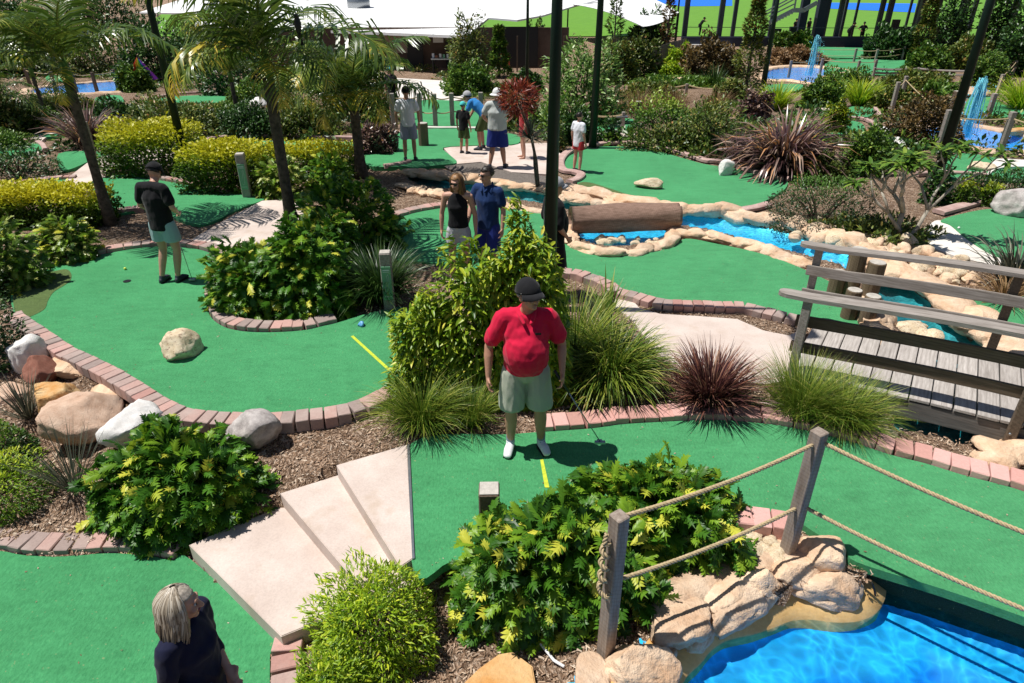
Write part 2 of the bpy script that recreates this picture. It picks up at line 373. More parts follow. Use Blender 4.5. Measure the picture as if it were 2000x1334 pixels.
gl_px = [(20,566),(33,562),(72,537),(120,516),(165,504),(219,493),(270,485),(315,481),(360,483),(396,489),(426,501),(448,513),(452,528),(425,542),(405,555),(399,572),(402,590),(411,618),(435,637),(468,646),(510,649),(555,648),(600,644),(630,637),(660,630),(720,612),(792,600),(822,650),(812,700),(762,752),(730,773),(680,793),(600,806),(540,811),(470,812),(420,809),(375,803),(330,783),(270,745),(210,712),(150,684),(105,654),(57,622),(28,612)]
ll_px = [(-260,1110),(-60,1078),(0,1076),(45,1084),(114,1087),(180,1082),(234,1081),(300,1087),(336,1095),(372,1092),(551,1258),(530,1272),(527,1300),(527,1400),(527,1500),(0,1500),(-500,1450)]
f_px = [(797,869),(1000,848),(1064,843),(1152,837),(1212,829),(1272,825),(1332,822),(1389,820),(1449,823),(1509,829),(1545,835),(1605,847),(1670,865),(1743,889),(1808,905),(1876,926),(1945,944),(2000,960),(2100,1000),(2300,1080),(2400,1350),(2000,1205),(1840,1150),(1674,1098),(1650,1070),(1600,1045),(1540,1010),(1460,997),(1385,988),(1250,1015),(1100,1060),(960,1085),(880,1097),(808,1112)]
c_px = [(716,466),(729,450),(756,435),(795,420),(834,411),(876,405),(930,402),(1000,405),(1050,412),(1098,425),(1112,450),(1120,478),(1145,493),(1200,497),(1262,492),(1312,483),(1340,466),(1400,476),(1475,492),(1537,512),(1590,535),(1640,560),(1690,590),(1700,625),(1684,640),(1640,632),(1590,628),(1552,620),(1500,607),(1450,596),(1400,594),(1337,592),(1290,589),(1250,577),(1217,569),(1200,557),(1162,541),(1127,531),(1095,528),(1000,530),(900,520),(830,512),(770,508),(722,490)]
r1_px = [(1104,334),(1102,316),(1118,301),(1160,288),(1210,286),(1260,290),(1310,302),(1375,320),(1430,328),(1480,342),(1535,352),(1530,372),(1495,392),(1472,405),(1445,411),(1400,414),(1325,404),(1280,398),(1225,385),(1195,377),(1137,364),(1125,350),(1134,342)]
m_px = [(178,360),(196,350),(212,345),(250,339),(275,344),(300,350),(342,357),(390,367),(432,377),(470,380),(516,388),(482,402),(450,416),(400,438),(352,430),(318,412),(285,411),(255,413),(226,418),(206,402),(188,380)]
fl_px = [(-200,410),(-60,384),(0,371),(60,358),(110,352),(150,349),(163,353),(130,365),(90,375),(60,388),(0,405),(-120,430)]
red_o, RED = slab('putting_green', f_px, MT['turf'], z=.02, thick=.08)
left_o, LEFT = slab('putting_green', gl_px, MT['turf'], z=.02)
low_o, LOW = slab('putting_green', ll_px, MT['turf'], z=-.45)
mid_o, MID = slab('putting_green', c_px, MT['turf'], z=.02)
r1_o, R1P = slab('putting_green', r1_px, MT['turf'], z=.02)
slab('putting_green', m_px, MT['turf'], z=.02)
slab('putting_green', fl_px, MT['turf'], z=.02)
slab('putting_green', [(1838,430),(1880,417),(1935,408),(2000,412),(2150,420),(2200,540),(2020,512),(1946,499),(1890,466),(1857,439)], MT['turf'], z=.02)
slab('putting_green', [(1882,590),(1930,578),(2000,578),(2120,600),(2200,740),(2020,690),(1976,664),(1934,624)], MT['turf'], z=.02)
for px in ([(114,300),(168,295),(216,300),(180,312),(144,328),(118,331)], [(-40,290),(0,285),(40,281),(78,281),(84,290),(50,300),(-20,305)],
           [(75,233),(95,228),(114,227),(114,238),(90,241)], [(80,258),(100,252),(114,256),(108,266),(84,266)],
           [(385,288),(400,283),(420,279),(465,276),(510,275),(600,276),(692,278),(692,292),(620,294),(560,296),(470,296),(400,298)],
           [(285,200),(310,193),(345,188),(432,185),(530,188),(560,196),(480,200),(380,200)],
           [(700,305),(725,290),(760,264),(800,256),(832,252),(890,251),(944,254),(1008,263),(1012,280),(960,283),(920,284),(866,288),(879,303),(892,318),(850,323),(815,327),(780,325),(745,326),(715,322)],
           [(812,245),(815,205),(830,195),(900,198),(965,212),(1000,230),(990,248),(900,246)],
           [(1158,256),(1150,238),(1165,232),(1230,231),(1236,238),(1228,252),(1190,258)],
           [(1820,345),(1835,322),(1866,302),(1900,300),(1945,308),(2020,318),(2120,325),(2120,350),(2000,350),(1925,343),(1860,348)],
           [(1882,216),(1893,191),(1915,184),(1940,190),(1960,203),(2000,212),(2120,215),(2120,238),(1990,229),(1930,230),(1888,227)],
           [(1655,216),(1664,208),(1702,209),(1702,226),(1676,228),(1662,224)], [(1600,252),(1606,236),(1640,233),(1682,240),(1686,258),(1640,262),(1612,264)],
           [(1500,180),(1500,166),(1560,164),(1570,170),(1555,178)], [(1612,138),(1620,118),(1680,116),(1770,118),(1790,132),(1765,146),(1700,146),(1650,144)],
           [(1455,225),(1455,215),(1485,216),(1482,228)], [(95,158),(92,148),(130,144),(132,158)], [(190,205),(188,190),(234,186),(238,206)], [(1560,92),(1620,92),(1730,96),(1725,112),(1600,110)]):
    slab('putting_green', px, MT['turf'], h=.05, thick=.1, n=3)
# rough fringe patches of olive turf
def patch(name, px, mat, z, n=5, kind='structure', label=None):
    P = wpoly(px, z, 0, True, n); tri = tessellate_polygon([[Vector((p[0], p[1], 0)) for p in P]])
    F = []
    for t in tri:
        a, b, c = [P[i] for i in t]; F.append(tuple(t) if (b-a).cross(c-a).z > 0 else tuple(t)[::-1])
    o = link(name, mesh(name, P, F, mat)); tag(o, label, kind=kind); return o
patch('olive_turf_fringe', [(24,566),(36,562),(72,539),(108,529),(130,526),(139,535),(137,548),(124,558),(105,570),(94,586),(87,603),(64,616),(44,622),(30,612)], MT['olive'], .024)
patch('olive_turf_fringe', [(1130,358),(1150,356),(1200,371),(1262,393),(1228,384),(1195,375),(1140,363)], MT['olive'], .024)
patch('tee_line', [(685,657),(690,655),(764,722),(758,724)], MT['yellow'], .025, 1)
patch('tee_line', [(1055,898),(1061,897),(1073,952),(1064,952)], MT['yellow'], .025, 1)
# concrete
slab('concrete_path', [(372,470),(392,457),(450,424),(512,392),(560,390),(600,398),(640,430),(600,460),(540,480),(480,500),(446,490),(400,479)], MT['conc'], z=.03, smooth=False)
slab('concrete_path', [(110,371),(135,345),(182,309),(234,300),(300,288),(380,300),(300,340),(240,335),(215,342),(192,349),(150,366),(122,376)], MT['conc'], z=.03, smooth=False)
slab('concrete_path', [(1190,590),(1225,575),(1250,602),(1290,613),(1362,617),(1440,623),(1490,645),(1540,655),(1574,640),(1541,742),(1500,750),(1400,742),(1330,725),(1275,682),(1235,625)], MT['conc'], z=.0, smooth=False)
slab('concrete_path', [(866,288),(980,281),(1075,279),(1095,300),(1092,325),(1067,340),(1000,336),(940,316),(893,320)], MT['conc'], z=.03, smooth=False)
slab('concrete_path', [(1812,446),(1830,430),(1857,440),(1890,468),(1945,501),(2000,516),(2080,530),(2000,540),(1920,514),(1860,498),(1815,477)], MT['concw'], z=.0, smooth=True)
slab('concrete_path', [(755,168),(770,152),(915,160),(960,172),(940,186),(870,200),(780,190)], MT['concw'], h=.04, smooth=False)
slab('concrete_path', [(1590,212),(1595,198),(1636,190),(1640,203),(1610,220)], MT['conc'], h=.04, smooth=False)
slab('concrete_path', [(1120,270),(1150,268),(1240,268),(1240,258),(1130,256)], MT['conc'], h=.04, smooth=False)
slab('concrete_path', [(1925,352),(1945,330),(2000,325),(2150,330),(2150,322),(2000,312),(1950,310),(1938,318)], MT['concw'], h=.09, smooth=True)
slab('concrete_path', [(75,300),(78,278),(120,248),(150,232),(150,226),(100,236),(70,262),(55,280)], MT['conc'], h=.03, smooth=True)
patch('gravel_bed', [(868,325),(900,320),(936,317),(975,330),(1010,338),(1060,343),(1085,352),(1090,378),(1040,374),(1010,362),(950,350),(900,338)], MT['gravel'], .012, 3)
# steps
st = []
st_lbl = 'concrete_steps'
stairs = thing('concrete_steps', 'three broad pale concrete steps going down to the nearest green', 'steps', at_z(600, 1100, -.45))
def prism_world(name, P, z0, z1, mat, parent, bev=.006):
    k = len(P); area = sum(P[i].x*P[(i+1) % k].y-P[(i+1) % k].x*P[i].y for i in range(k))
    if area < 0: P = P[::-1]
    V = [(p.x, p.y, z1) for p in P]+[(p.x, p.y, z0) for p in P]
    F = [tuple(range(k)), tuple(range(2*k-1, k-1, -1))]+[(i, i+k, (i+1) % k+k, (i+1) % k) for i in range(k)]
    me = mesh(name, V, F, mat); bm = bmesh.new(); bm.from_mesh(me)
    bmesh.ops.bevel(bm, geom=[e for e in bm.edges if len(e.link_faces) == 2 and any(abs(f.normal.z) > .5 for f in e.link_faces)], offset=bev, segments=2, affect='EDGES')
    bm.to_mesh(me); bm.free(); o = link(name, me)
    if parent: o.parent = parent; o.matrix_parent_inverse = Matrix.Translation(-Vector(parent.location)) @ Matrix.Identity(4)
    return o
for px, z in (([(657,908),(795,868),(807,1090),(782,1107)], .03), ([(547,963),(668,925),(700,945),(815,1130),(760,1170),(699,1141)], -.13), ([(369,1064),(552,986),(600,1000),(740,1180),(700,1182),(549,1243)], -.29)):
    P = [at_z(x, y, z) for x, y in px]
    prism_world('step', P, z-.2, z, MT['conc'], stairs); CARVE.append((P, 'flat', z-.12))
P = [at_z(x, y, .034) for x, y in ((795,868),(800,867.5),(810,1090),(805,1092))]
tag(prism_world('metal_edge_strip', P, -.1, .036, MT['metal'], None, .001), 'narrow grey edging strip between the top concrete step and the green', 'edging strip')
# creeks and pools -----------------------------------------------------------
FARP = []
def water(px, zw, depth, bed, wat, edge=.22, n=5, name='water', lab=None, mb=.12, shelf=0.0, rim=.3):
    if zw < -50: zw = sum(hit(x, y, -.06).z for x, y in px)/len(px); far = True
    else: far = False
    P = wpoly(px, zw, -.06, True, n)
    if far: FARP.append(P)
    CARVE.append((P, 'flat', min(p.z for p in P)-depth-.25))
    xs = [p.x for p in P]; ys = [p.y for p in P]
    x0, x1, y0, y1 = min(xs)-.4, max(xs)+.4, min(ys)-.4, max(ys)+.4
    s = max(mb, (x1-x0)/160, (y1-y0)/160); nx = int((x1-x0)/s)+1; ny = int((y1-y0)/s)+1
    X, Y = np.meshgrid(np.linspace(x0, x1, nx), np.linspace(y0, y1, ny))
    ins = pip(X, Y, P); D = edist(X, Y, P); D = np.where(ins, D, -D)
    zm = sum(p.z for p in P)/len(P)
    t = np.clip(D/edge, 0, 1)**.7
    if shelf: t = np.where(D < shelf, .35*np.clip(D/.15, 0, 1), .35+.65*np.clip((D-shelf)/.35, 0, 1))
    Z = zm+.01-t*depth + np.where(D < 0, np.minimum(-D*.5, .1), 0)
    idx = np.arange(nx*ny).reshape(ny, nx); keep = (D > (-.06 if far else -rim))
    k = keep[:-1, :-1] & keep[1:, :-1] & keep[:-1, 1:] & keep[1:, 1:]
    F = np.stack([idx[:-1, :-1][k], idx[:-1, 1:][k], idx[1:, 1:][k], idx[1:, :-1][k]], 1)
    o = link(name+'_bed', mesh(name+'_bed', np.stack([X.ravel(), Y.ravel(), Z.ravel()], 1), F, bed, True)); tag(o, kind='structure')
    k2 = np.asarray(D > -.12); k2 = k2[:-1, :-1] | k2[1:, :-1] | k2[:-1, 1:] | k2[1:, 1:]
    F2 = np.stack([idx[:-1, :-1][k2], idx[:-1, 1:][k2], idx[1:, 1:][k2], idx[1:, :-1][k2]], 1)
    V2 = np.stack([X.ravel(), Y.ravel(), np.full(nx*ny, zm)], 1)
    used = np.unique(F2); rm = np.zeros(nx*ny, int); rm[used] = np.arange(len(used))
    o = link(name, mesh(name, V2[used], rm[F2], wat, True)); tag(o, lab, kind='structure')
    return P
POOL = water([(1150,1420),(1285,1345),(1330,1290),(1390,1242),(1440,1222),(1500,1205),(1560,1187),(1640,1190),(1680,1184),(1692,1163),(1690,1120),(1800,1158),(2000,1235),(2300,1360),(2500,1600),(1500,1700),(1150,1600)], -.30, .42, MT['bedpool'], MT['water'], .5, 5, 'pool_water', mb=.05, shelf=.45)
water([(797,345),(816,345),(849,352),(894,361),(960,367),(1044,380),(1092,388),(1134,399),(1173,410),(1140,416),(1095,412),(1044,400),(975,391),(900,377),(840,369),(806,358)], -.10, .14, MT['bedteal'], MT['creekwater'], .2, 4, 'creek_water', mb=.05, rim=.08)
water([(1115,440),(1140,415),(1300,410),(1322,419),(1375,424),(1425,432),(1475,445),(1525,457),(1575,472),(1607,486),(1648,499),(1680,520),(1664,535),(1640,522),(1592,509),(1550,498),(1500,486),(1450,473),(1400,457),(1337,447),(1310,452),(1290,470),(1220,485),(1160,480),(1135,465)], -.10, .14, MT['bedblue'], MT['creekwater'], .2, 5, 'creek_water', mb=.05, rim=.08)
water([(1690,540),(1720,545),(1752,556),(1785,572),(1812,597),(1830,620),(1870,650),(1950,700),(2010,780),(2010,860),(1960,885),(1890,885),(1800,862),(1740,850),(1760,780),(1800,700),(1760,668),(1735,640),(1722,610),(1694,578),(1685,560)], -.16, .14, MT['bedteal'], MT['creekwater'], .3, 5, 'creek_water', mb=.05, rim=.08)
for nm, px in (('pool_water', [(1793,262),(1812,250),(1850,246),(1900,247),(1962,259),(2010,268),(2120,275),(2130,310),(2000,307),(1937,305),(1875,293),(1825,281)]),
               ('pool_water', [(1488,148),(1510,135),(1560,131),(1620,135),(1650,142),(1605,150),(1592,164),(1565,161),(1540,158),(1500,157)]),
               ('pool_water', [(60,184),(72,172),(130,166),(200,160),(258,158),(254,172),(235,183),(190,187),(150,193),(110,191),(80,192)])):
    water(px, -99, .25, MT['bedfar'], MT['creekwater'], .4, 4, nm, mb=.1)
# ground sheet ----------------------------------------------------------------
xs = np.concatenate([-np.geomspace(600, 26.3, 30), np.arange(-26, -11.05, .2), np.arange(-11, 11.01, .075), np.arange(11.2, 26.1, .2), np.geomspace(26.3, 600, 30)])
ys = np.concatenate([np.arange(.3, 16, .075), np.arange(16.1, 50, .18), np.geomspace(50.2, 900, 50)])
X, Y = np.meshgrid(xs, ys)
num = np.zeros(X.shape); den = np.zeros(X.shape)
for cx, cy, cz in CTRL:
    w = 1/((X-cx)**2+(Y-cy)**2+1e-4)**2; num += w*cz; den += w
Z = num/den + np.where(Y < 19, 0, np.where(Y < 42, -1.5*(Y-19)/23, -1.5))
def fbm(X, Y, s):
    r = np.random.RandomState(3); out = 0
    for k in range(7):
        a = r.rand()*6.28; f = s*(1.35**k); out = out + np.sin((X*math.cos(a)+Y*math.sin(a))*f + r.rand()*6.28 + 1.3*np.sin(Y*f*.6+k))/(1.2**k)
    return out/4
near = (Y < 19)
Z = Z - .012 + np.where(near, .012*fbm(X, Y, 3)+.006*fbm(X, Y, 14), -.01)
for P, kind, val in CARVE:
    ins = pip(X, Y, P)
    if any(P is q for q in FARP): ins = ins | (edist(X, Y, P) < .32)
    if val is not None: Z = np.where(ins, np.minimum(Z, val), Z)
    else: Z = np.where(ins, Z-.08, Z)
idx = np.arange(X.size).reshape(X.shape)
F = np.stack([idx[:-1, :-1].ravel(), idx[:-1, 1:].ravel(), idx[1:, 1:].ravel(), idx[1:, :-1].ravel()], 1)
tag(link('ground', mesh('ground', np.stack([X.ravel(), Y.ravel(), Z.ravel()], 1), F, MT['mulch'], True)), kind='structure')
# loose bark chips lying on the beds
r = np.random.RandomState(5); n = 60000
cx = r.uniform(-6.5, 6, n); cy = 2.6+(r.rand(n)**1.5)*8
ok = np.ones(n, bool)
for P, kind, val in CARVE: ok &= ~pip(cx, cy, P)
cx, cy = cx[ok], cy[ok]; n = len(cx)
num = np.zeros(n); den = np.zeros(n)
for a, b2, c in CTRL:
    w = 1/((cx-a)**2+(cy-b2)**2+1e-4)**2; num += w*c; den += w
cz = num/den+.012*fbm(cx, cy, 3)+.006*fbm(cx, cy, 14)-.002
ang = r.rand(n)*math.pi; L = r.uniform(.008, .026, n); Wd = r.uniform(.002, .006, n); tilt = r.normal(0, .25, n)
dx, dy = np.cos(ang), np.sin(ang); c0 = np.stack([cx, cy, cz+.006], 1)
d = np.stack([dx, dy, tilt], 1)*L[:, None]; s = np.stack([-dy, dx, r.normal(0, .5, n)], 1)*Wd[:, None]
V = np.stack([c0-d-s, c0+d-s, c0+d+s, c0-d+s], 1).reshape(-1, 3)
chipm = leaf_mat('bark_chips', [(0, (.10, .06, .04)), (.4, (.28, .18, .12)), (.8, (.48, .36, .27)), (1, (.66, .56, .46))], .9, .0, .1)
tag(link('bark_chips', mesh('bark_chips', V, np.arange(n*4).reshape(n, 4), chipm, tint=np.repeat(r.rand(n), 4))), kind='stuff')
# driving range beyond: bright grass and a blue sheet
def ring(px, mat, name, dz=.03, kind='structure'):
    P = [hit(x, y, dz) for x, y in px]; tri = [tuple(range(len(P)))]
    if sum(P[i].x*P[(i+1) % len(P)].y-P[(i+1) % len(P)].x*P[i].y for i in range(len(P))) < 0: tri = [tri[0][::-1]]
    return tag(link(name, mesh(name, P, tri, mat)), kind=kind)
MT['range'] = turf_mat('range_grass', (.15, .34, .03), (.10, .27, .02))
Pr = [(-40, 76, -1.45), (260, 76, -1.45), (420, 500, -1.45), (-200, 500, -1.45)]
tag(link('driving_range_grass', mesh('driving_range_grass', Pr, [(0, 1, 2, 3)], MT['range'])), kind='structure')
Pr = [(20, 133, -1.41), (47, 133, -1.41), (52, 142, -1.41), (60, 175, -1.41), (24, 175, -1.41)]
def bluep(px): return [tuple(at_z(x, y, -1.41)) for x, y in px]
MT['bluesheet'] = plain('blue_sheet', (.01, .16, .85), .7, 0, .05, .3)
for px in ([(1265,-2),(1430,-2),(1430,11),(1330,12),(1280,4)], [(1612,5),(1790,7),(1786,24),(1700,20),(1612,16)]):
    P = bluep(px); tag(link('blue_water_sheet', mesh('blue_water_sheet', P, [tuple(range(len(P)))[::-1]], MT['bluesheet'])), kind='structure')
# ================================================================ brick edgings
def brick_me(w, l, h, mat, seed):
    r = random.Random(seed); mb = MB(); mb.box((0, 0, -h/2+.0), (w, l, h)); me = mb.me('brick', mat, False, .007)
    for v in me.vertices: v.co += Vector((r.uniform(-.003, .003), r.uniform(-.004, .004), r.uniform(-.002, .002)))
    return me
BR = {}
for key, w, l, mat in (('n', .132, .22, 'brick'), ('p', .150, .235, 'brickpink'), ('s', .125, .19, 'brick')):
    BR[key] = [brick_me(w, l, .14, MT[mat], i) for i in range(4)]
def brick_run(px, side, label, z=.02, key='n', step=.14, up=.06, off=.125, clip=True, group='brick edgings round the greens'):
    P = catmull([at_z(x, y, z) for x, y in px], False, 8); P = resample(P, .02)
    # offset outward
    Q = []
    for i, p in enumerate(P):
        t = (P[min(i+3, len(P)-1)]-P[max(i-3, 0)]).normalized(); n = Vector((-t.y, t.x, 0))*side
        Q.append((p+n*off, t))
    root = thing('brick_edging', label, 'brick edging', P[0], group=group)
    acc = 0; last = Q[0][0]; k = 0
    for i, (q, t) in enumerate(Q):
        acc += (q-last).length; last = q
        if i and acc < step: continue
        acc = 0 if not i else acc-step
        o = link('brick', BR[key][k % 4], root); k += 1
        o.location = q-P[0]+Vector((0, 0, up+random.uniform(-.005, .005)))
        o.rotation_euler = (random.uniform(-.02, .02), random.uniform(-.02, .02), math.atan2(t.y, t.x)+random.uniform(-.03, .03))
    return root
brick_run([(1068,843),(1152,837),(1212,829),(1272,825),(1332,822),(1389,820),(1449,823),(1509,829),(1545,835),(1605,847),(1670,865),(1743,889),(1808,905),(1876,926),(1945,944),(2000,960),(2100,1000)], 1, 'pink brick edging curving behind the red shirted man towards the bridge', key='p', step=.158)
brick_run([(1340,978),(1385,988),(1460,996),(1525,1005)], -1, 'short pink brick edging beside the tall timber rope post', key='p', step=.158)
brick_run([(50,615),(57,622),(105,654),(150,684),(210,712),(270,745),(330,783),(375,803),(420,809),(470,812),(540,811),(600,806),(680,793),(730,773),(755,756)], -1, 'long maroon and grey brick edging above the row of boulders', key='n')
brick_run([(20,566),(33,562),(72,537),(120,516),(165,504),(219,493),(270,485),(315,481),(360,483),(396,489),(426,501),(448,513)], 1, 'brick edging along the far side of the boulder green below the young palm', key='n')
brick_run([(408,552),(399,572),(402,590),(411,618),(435,637),(468,646),(510,649),(555,648),(600,644),(630,637),(662,630)], 1, 'grey brick edging round the planted island under the tall palm', key='n')
brick_run([(716,470),(720,460),(729,450),(756,435),(795,420),(834,411),(876,405),(900,403)], 1, 'brick edging curving round the green left of the standing couple', key='n')
brick_run([(1090,528),(1127,531),(1162,541),(1200,557),(1217,569),(1250,577),(1290,589),(1337,592),(1400,594),(1450,596),(1500,607),(1552,620)], -1, 'red brick edging between the middle green and the concrete path', key='n')
brick_run([(-60,1078),(0,1076),(45,1084),(114,1087),(180,1082),(234,1081),(300,1087),(336,1095),(366,1092)], 1, 'brick edging at the foot of the mulch bank left of the steps', z=-.45, key='n', step=.142)
brick_run([(532,1268),(527,1290),(526,1340),(526,1400),(526,1480)], 1, 'few greyish bricks below the lowest concrete step', z=-.45, key='n', step=.15)
brick_run([(212,345),(250,339),(275,344),(300,350),(342,357),(390,367),(432,377)], 1, 'low brick edging in front of the tall yellow topped hedge', key='s', step=.13, off=.1)
brick_run([(290,411),(255,413),(226,418)], -1, 'short brick edging at the foot of the leftmost slim palm', key='s', step=.13, off=.1)
brick_run([(-60,384),(0,371),(60,358),(110,352),(150,349)], 1, 'dark brick edging at the far left behind the long yellow hedge', key='s', step=.13, off=.1)
# smooth pink kerbs
def kerb(px, label, z=.02, w=.16, h=.07, mat='kerb', side=0.0, far=False, sub=6):
    P = [hit(x, y, .02) if far else at_z(x, y, z) for x, y in px]; P = catmull(P, False, sub)
    V = []; F = []
    prof = [(-.5, -.08), (-.5, .75), (-.35, 1), (.35, 1), (.5, .75), (.5, -.08)]
    for i, p in enumerate(P):
        t = (P[min(i+1, len(P)-1)]-P[max(i-1, 0)]).normalized(); nn = Vector((-t.y, t.x, 0))
        for a, b in prof: V.append(p+nn*(a*w+side*w)+Vector((0, 0, b*h)))
    m_ = len(prof)
    for i in range(len(P)-1):
        for j in range(m_-1): F.append((i*m_+j, i*m_+m_+j, i*m_+m_+j+1, i*m_+j+1))
    F += [tuple(range(m_)), tuple(range((len(P)-1)*m_, len(P)*m_))[::-1]]
    o = link('kerb', mesh('kerb', V, F, MT[mat])); tag(o, label, 'kerb', 'smooth concrete kerbs of the far greens'); return o
kerb([(1112,357),(1127,352),(1135,343),(1122,338),(1100,334),(1094,318),(1104,303),(1122,293),(1168,283),(1210,280),(1255,283),(1300,292),(1345,304),(1378,315),(1402,317),(1435,323),(1468,335),(1510,347),(1540,352)], 'pink kerb hooking round behind the small boy and on to the flax', w=.2)
kerb([(1445,413),(1475,408),(1500,401)], 'short pink kerb beside the dark round shrub', w=.2)
kerb([(1832,417),(1880,404),(1934,388)], 'straight pinkish kerb behind the green at the right edge', w=.24)
kerb([(1100,532),(1094,470),(1098,440)], 'kerb hidden behind the green lamp pole', w=.1)
for px, lb in (([(388,284),(404,277),(430,271),(500,269),(600,270),(692,272)], 'thin pale kerb behind the low yellow hedge and tall palm'),
           ([(822,252),(860,253),(896,253),(946,254)], 'white kerb at the foot of the rope fence behind the players'),
           ([(1790,343),(1850,341),(1925,345)], 'pale kerb at the base of the leaning right lamp pole'),
           ([(1664,205),(1700,206),(1720,230)], 'small pink kerb beside the yellow grass clump'),
           ([(-20,283),(20,279),(60,277),(82,284),(90,296)], 'pink kerb round the small green at the far left'),
           ([(1655,232),(1690,235),(1715,250)], 'pink kerb below the yellow grass clump'),
           ([(750,328),(790,322),(800,318)], 'low kerb stones left of the stream head'),
           ([(282,197),(345,185),(432,182),(530,185)], 'thin kerb beyond the brown hedge at the left')):
    kerb(px, lb, far=True, w=.13, h=.09, mat='kerb' if 'white' not in lb else 'concw')
for P, lb in zip(FARP, ('pale rendered rim round the right fountain pool', 'pale rendered rim round the back fountain pool', 'pale rendered rim round the left pool')):
    V = []; F = []; n_ = len(P); ar = sum(P[i].x*P[(i+1) % n_].y-P[(i+1) % n_].x*P[i].y for i in range(n_)); sg = -1 if ar > 0 else 1
    for i, p in enumerate(P):
        t = (P[(i+1) % n_]-P[i-1]).normalized(); nn = Vector((-t.y, t.x, 0))*sg; g = base_level(p.x, p.y); wv = .05*noise.noise(p*2)
        for w, z in ((-.05, p.z-.3), (-.03, max(p.z+.03, g)+wv*.5), (.2, max(p.z+.06, g+.07)+wv), (.42, g+.05), (.6, g-.15)): q = p+nn*w; V.append((q.x, q.y, z))
    for i in range(n_):
        for j in range(4): a = i*5+j; b = ((i+1) % n_)*5+j; F.append((a, b, b+1, a+1))
    tag(link('rock_bank', mesh('rock_bank', V, F, MT['rockpink'], True)), lb, 'rock bank', 'rims of the distant pools')
# turf wall down to the pool
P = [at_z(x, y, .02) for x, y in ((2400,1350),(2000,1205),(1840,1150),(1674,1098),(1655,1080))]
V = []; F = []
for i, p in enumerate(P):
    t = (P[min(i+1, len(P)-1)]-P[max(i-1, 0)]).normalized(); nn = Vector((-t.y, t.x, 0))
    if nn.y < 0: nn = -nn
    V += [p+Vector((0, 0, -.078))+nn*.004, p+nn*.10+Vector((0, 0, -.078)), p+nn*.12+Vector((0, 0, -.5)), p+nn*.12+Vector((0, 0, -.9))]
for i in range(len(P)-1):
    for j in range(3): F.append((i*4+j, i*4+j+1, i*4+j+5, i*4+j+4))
tag(link('turf_wall', mesh('turf_wall', V, F, MT['turfdark'])), kind='structure')
# ================================================================ rocks
MT['bluething'] = plain('pale_blue_plastic', (.12, .35, .65), .4, 0, .3, 30)
def rock_me(seed, sub=3, cuts=14, rough=.06, name='rock'):
    bm = bmesh.new(); bmesh.ops.create_icosphere(bm, subdivisions=sub, radius=1)
    r = random.Random(seed); off = Vector((r.random()*50, r.random()*50, r.random()*50))
    pl = []
    for _ in range(cuts):
        n = Vector((r.gauss(0, 1), r.gauss(0, 1), r.gauss(0, .8))).normalized(); pl.append((n, r.uniform(.52, .86)))
    for v in bm.verts:
        p = v.co*(1+.16*noise.noise(v.co*1.3+off))
        for n, d in pl:
            k = p.dot(n)
            if k > d: p -= n*(k-d)*.92
        p += v.co*(rough*noise.noise(v.co*4+off)+rough*.5*noise.noise(v.co*9+off))
        v.co = p
    me = bpy.data.meshes.new(name); bm.to_mesh(me); bm.free()
    me.polygons.foreach_set('use_smooth', [True]*len(me.polygons))
    return me
def rock(px, py, size, mat, label, seed, rz=0, z=None, cat='rock', group=None, sink=.25, sub=4, cuts=15, tilt=(0, 0), name='boulder', up=0):
    p = hit(px, py) if z is None else at_z(px, py, z)
    me = rock_me(seed, sub, cuts); me.materials.append(MT[mat]); o = link(name, me)
    o.scale = tuple(s/2 for s in size); o.location = p+Vector((0, 0, size[2]*(.5-sink)+up)); o.rotation_euler = (tilt[0], tilt[1], rz)
    return tag(o, label, cat, group)
rock(356,692,(.56,.48,.42),'rockcream','cream sandstone boulder sitting alone on the left green',3,.3,.02)
rock(1268,366,(.66,.36,.3),'rockcream','flat yellowish rock lying near the middle of the far green',12,-.3,.02)
rock(1417,340,(.56,.42,.46),'rockwhite','pale rounded rock at the edge of the far green beside the flax',8,.4,.02)
gB = 'boulders banked below the left green'
rock(55,712,(.56,.56,.52),'rockwhite','white and tan boulder at the upper end of the boulder row',21,.4,group=gB,sink=.2)
rock(84,748,(.42,.44,.46),'rockred','dark red boulder wedged between the white and ochre ones',22,.2,group=gB,sink=.2)
rock(122,800,(.6,.7,.56),'rockorange','ochre boulder with greenish side left of the big brown one',23,.9,group=gB,sink=.25)
rock(175,850,(.92,.78,.74),'rockbrown','biggest pinkish brown boulder of the row',24,.5,group=gB,sink=.2)
rock(268,858,(.66,.6,.62),'rockwhite','bright white boulder between the brown one and the leafy bush',25,.2,group=gB,sink=.25)
rock(494,862,(.74,.5,.52),'rockgrey','grey white boulder poking out right of the leafy bush',26,-.3,group=gB,sink=.3)
rock(135,715,(.5,.9,.22),'rockpink','low pink boulder slab tucked under the brick edging',27,.75,group=gB,sink=.4)
rock(210,775,(.4,.9,.22),'rockpink','low tan boulder slab behind the brown boulder by the bricks',28,.8,group=gB,sink=.4)
rock(20,770,(.55,.5,.2),'rockbrown','flat brown boulder low in the mulch at the left edge',29,.2,group=gB,sink=.4)
rock(1990,418,(1.3,.8,.75),'rockgrey','large grey rock with white streaks cut by the right edge',31,.1,sink=.3)
rock(1912,333,(.9,.5,.36),'rockcream','long cream rock near the right pool in front of the hedge',33,0)
rock(1722,268,(.5,.5,.4),'rockwhite','white rock half hidden in shrubs left of the right pool',34,0)
rock(1745,292,(.6,.5,.45),'rockwhite','small white rock beside the frangipani branches',35,0)
rock(1322,168,(1.3,1.0,.8),'rockpink','pink rock beside the yellow bush near the back',36,0)
rock(511,222,(1.1,.8,.8),'rockwhite','round white rock seen behind the tall palm trunk',37,0)
rock(1900,190,(2.2,1.2,.6),'rockpink','pale pink rock shelf beyond the right fountain',38,0)
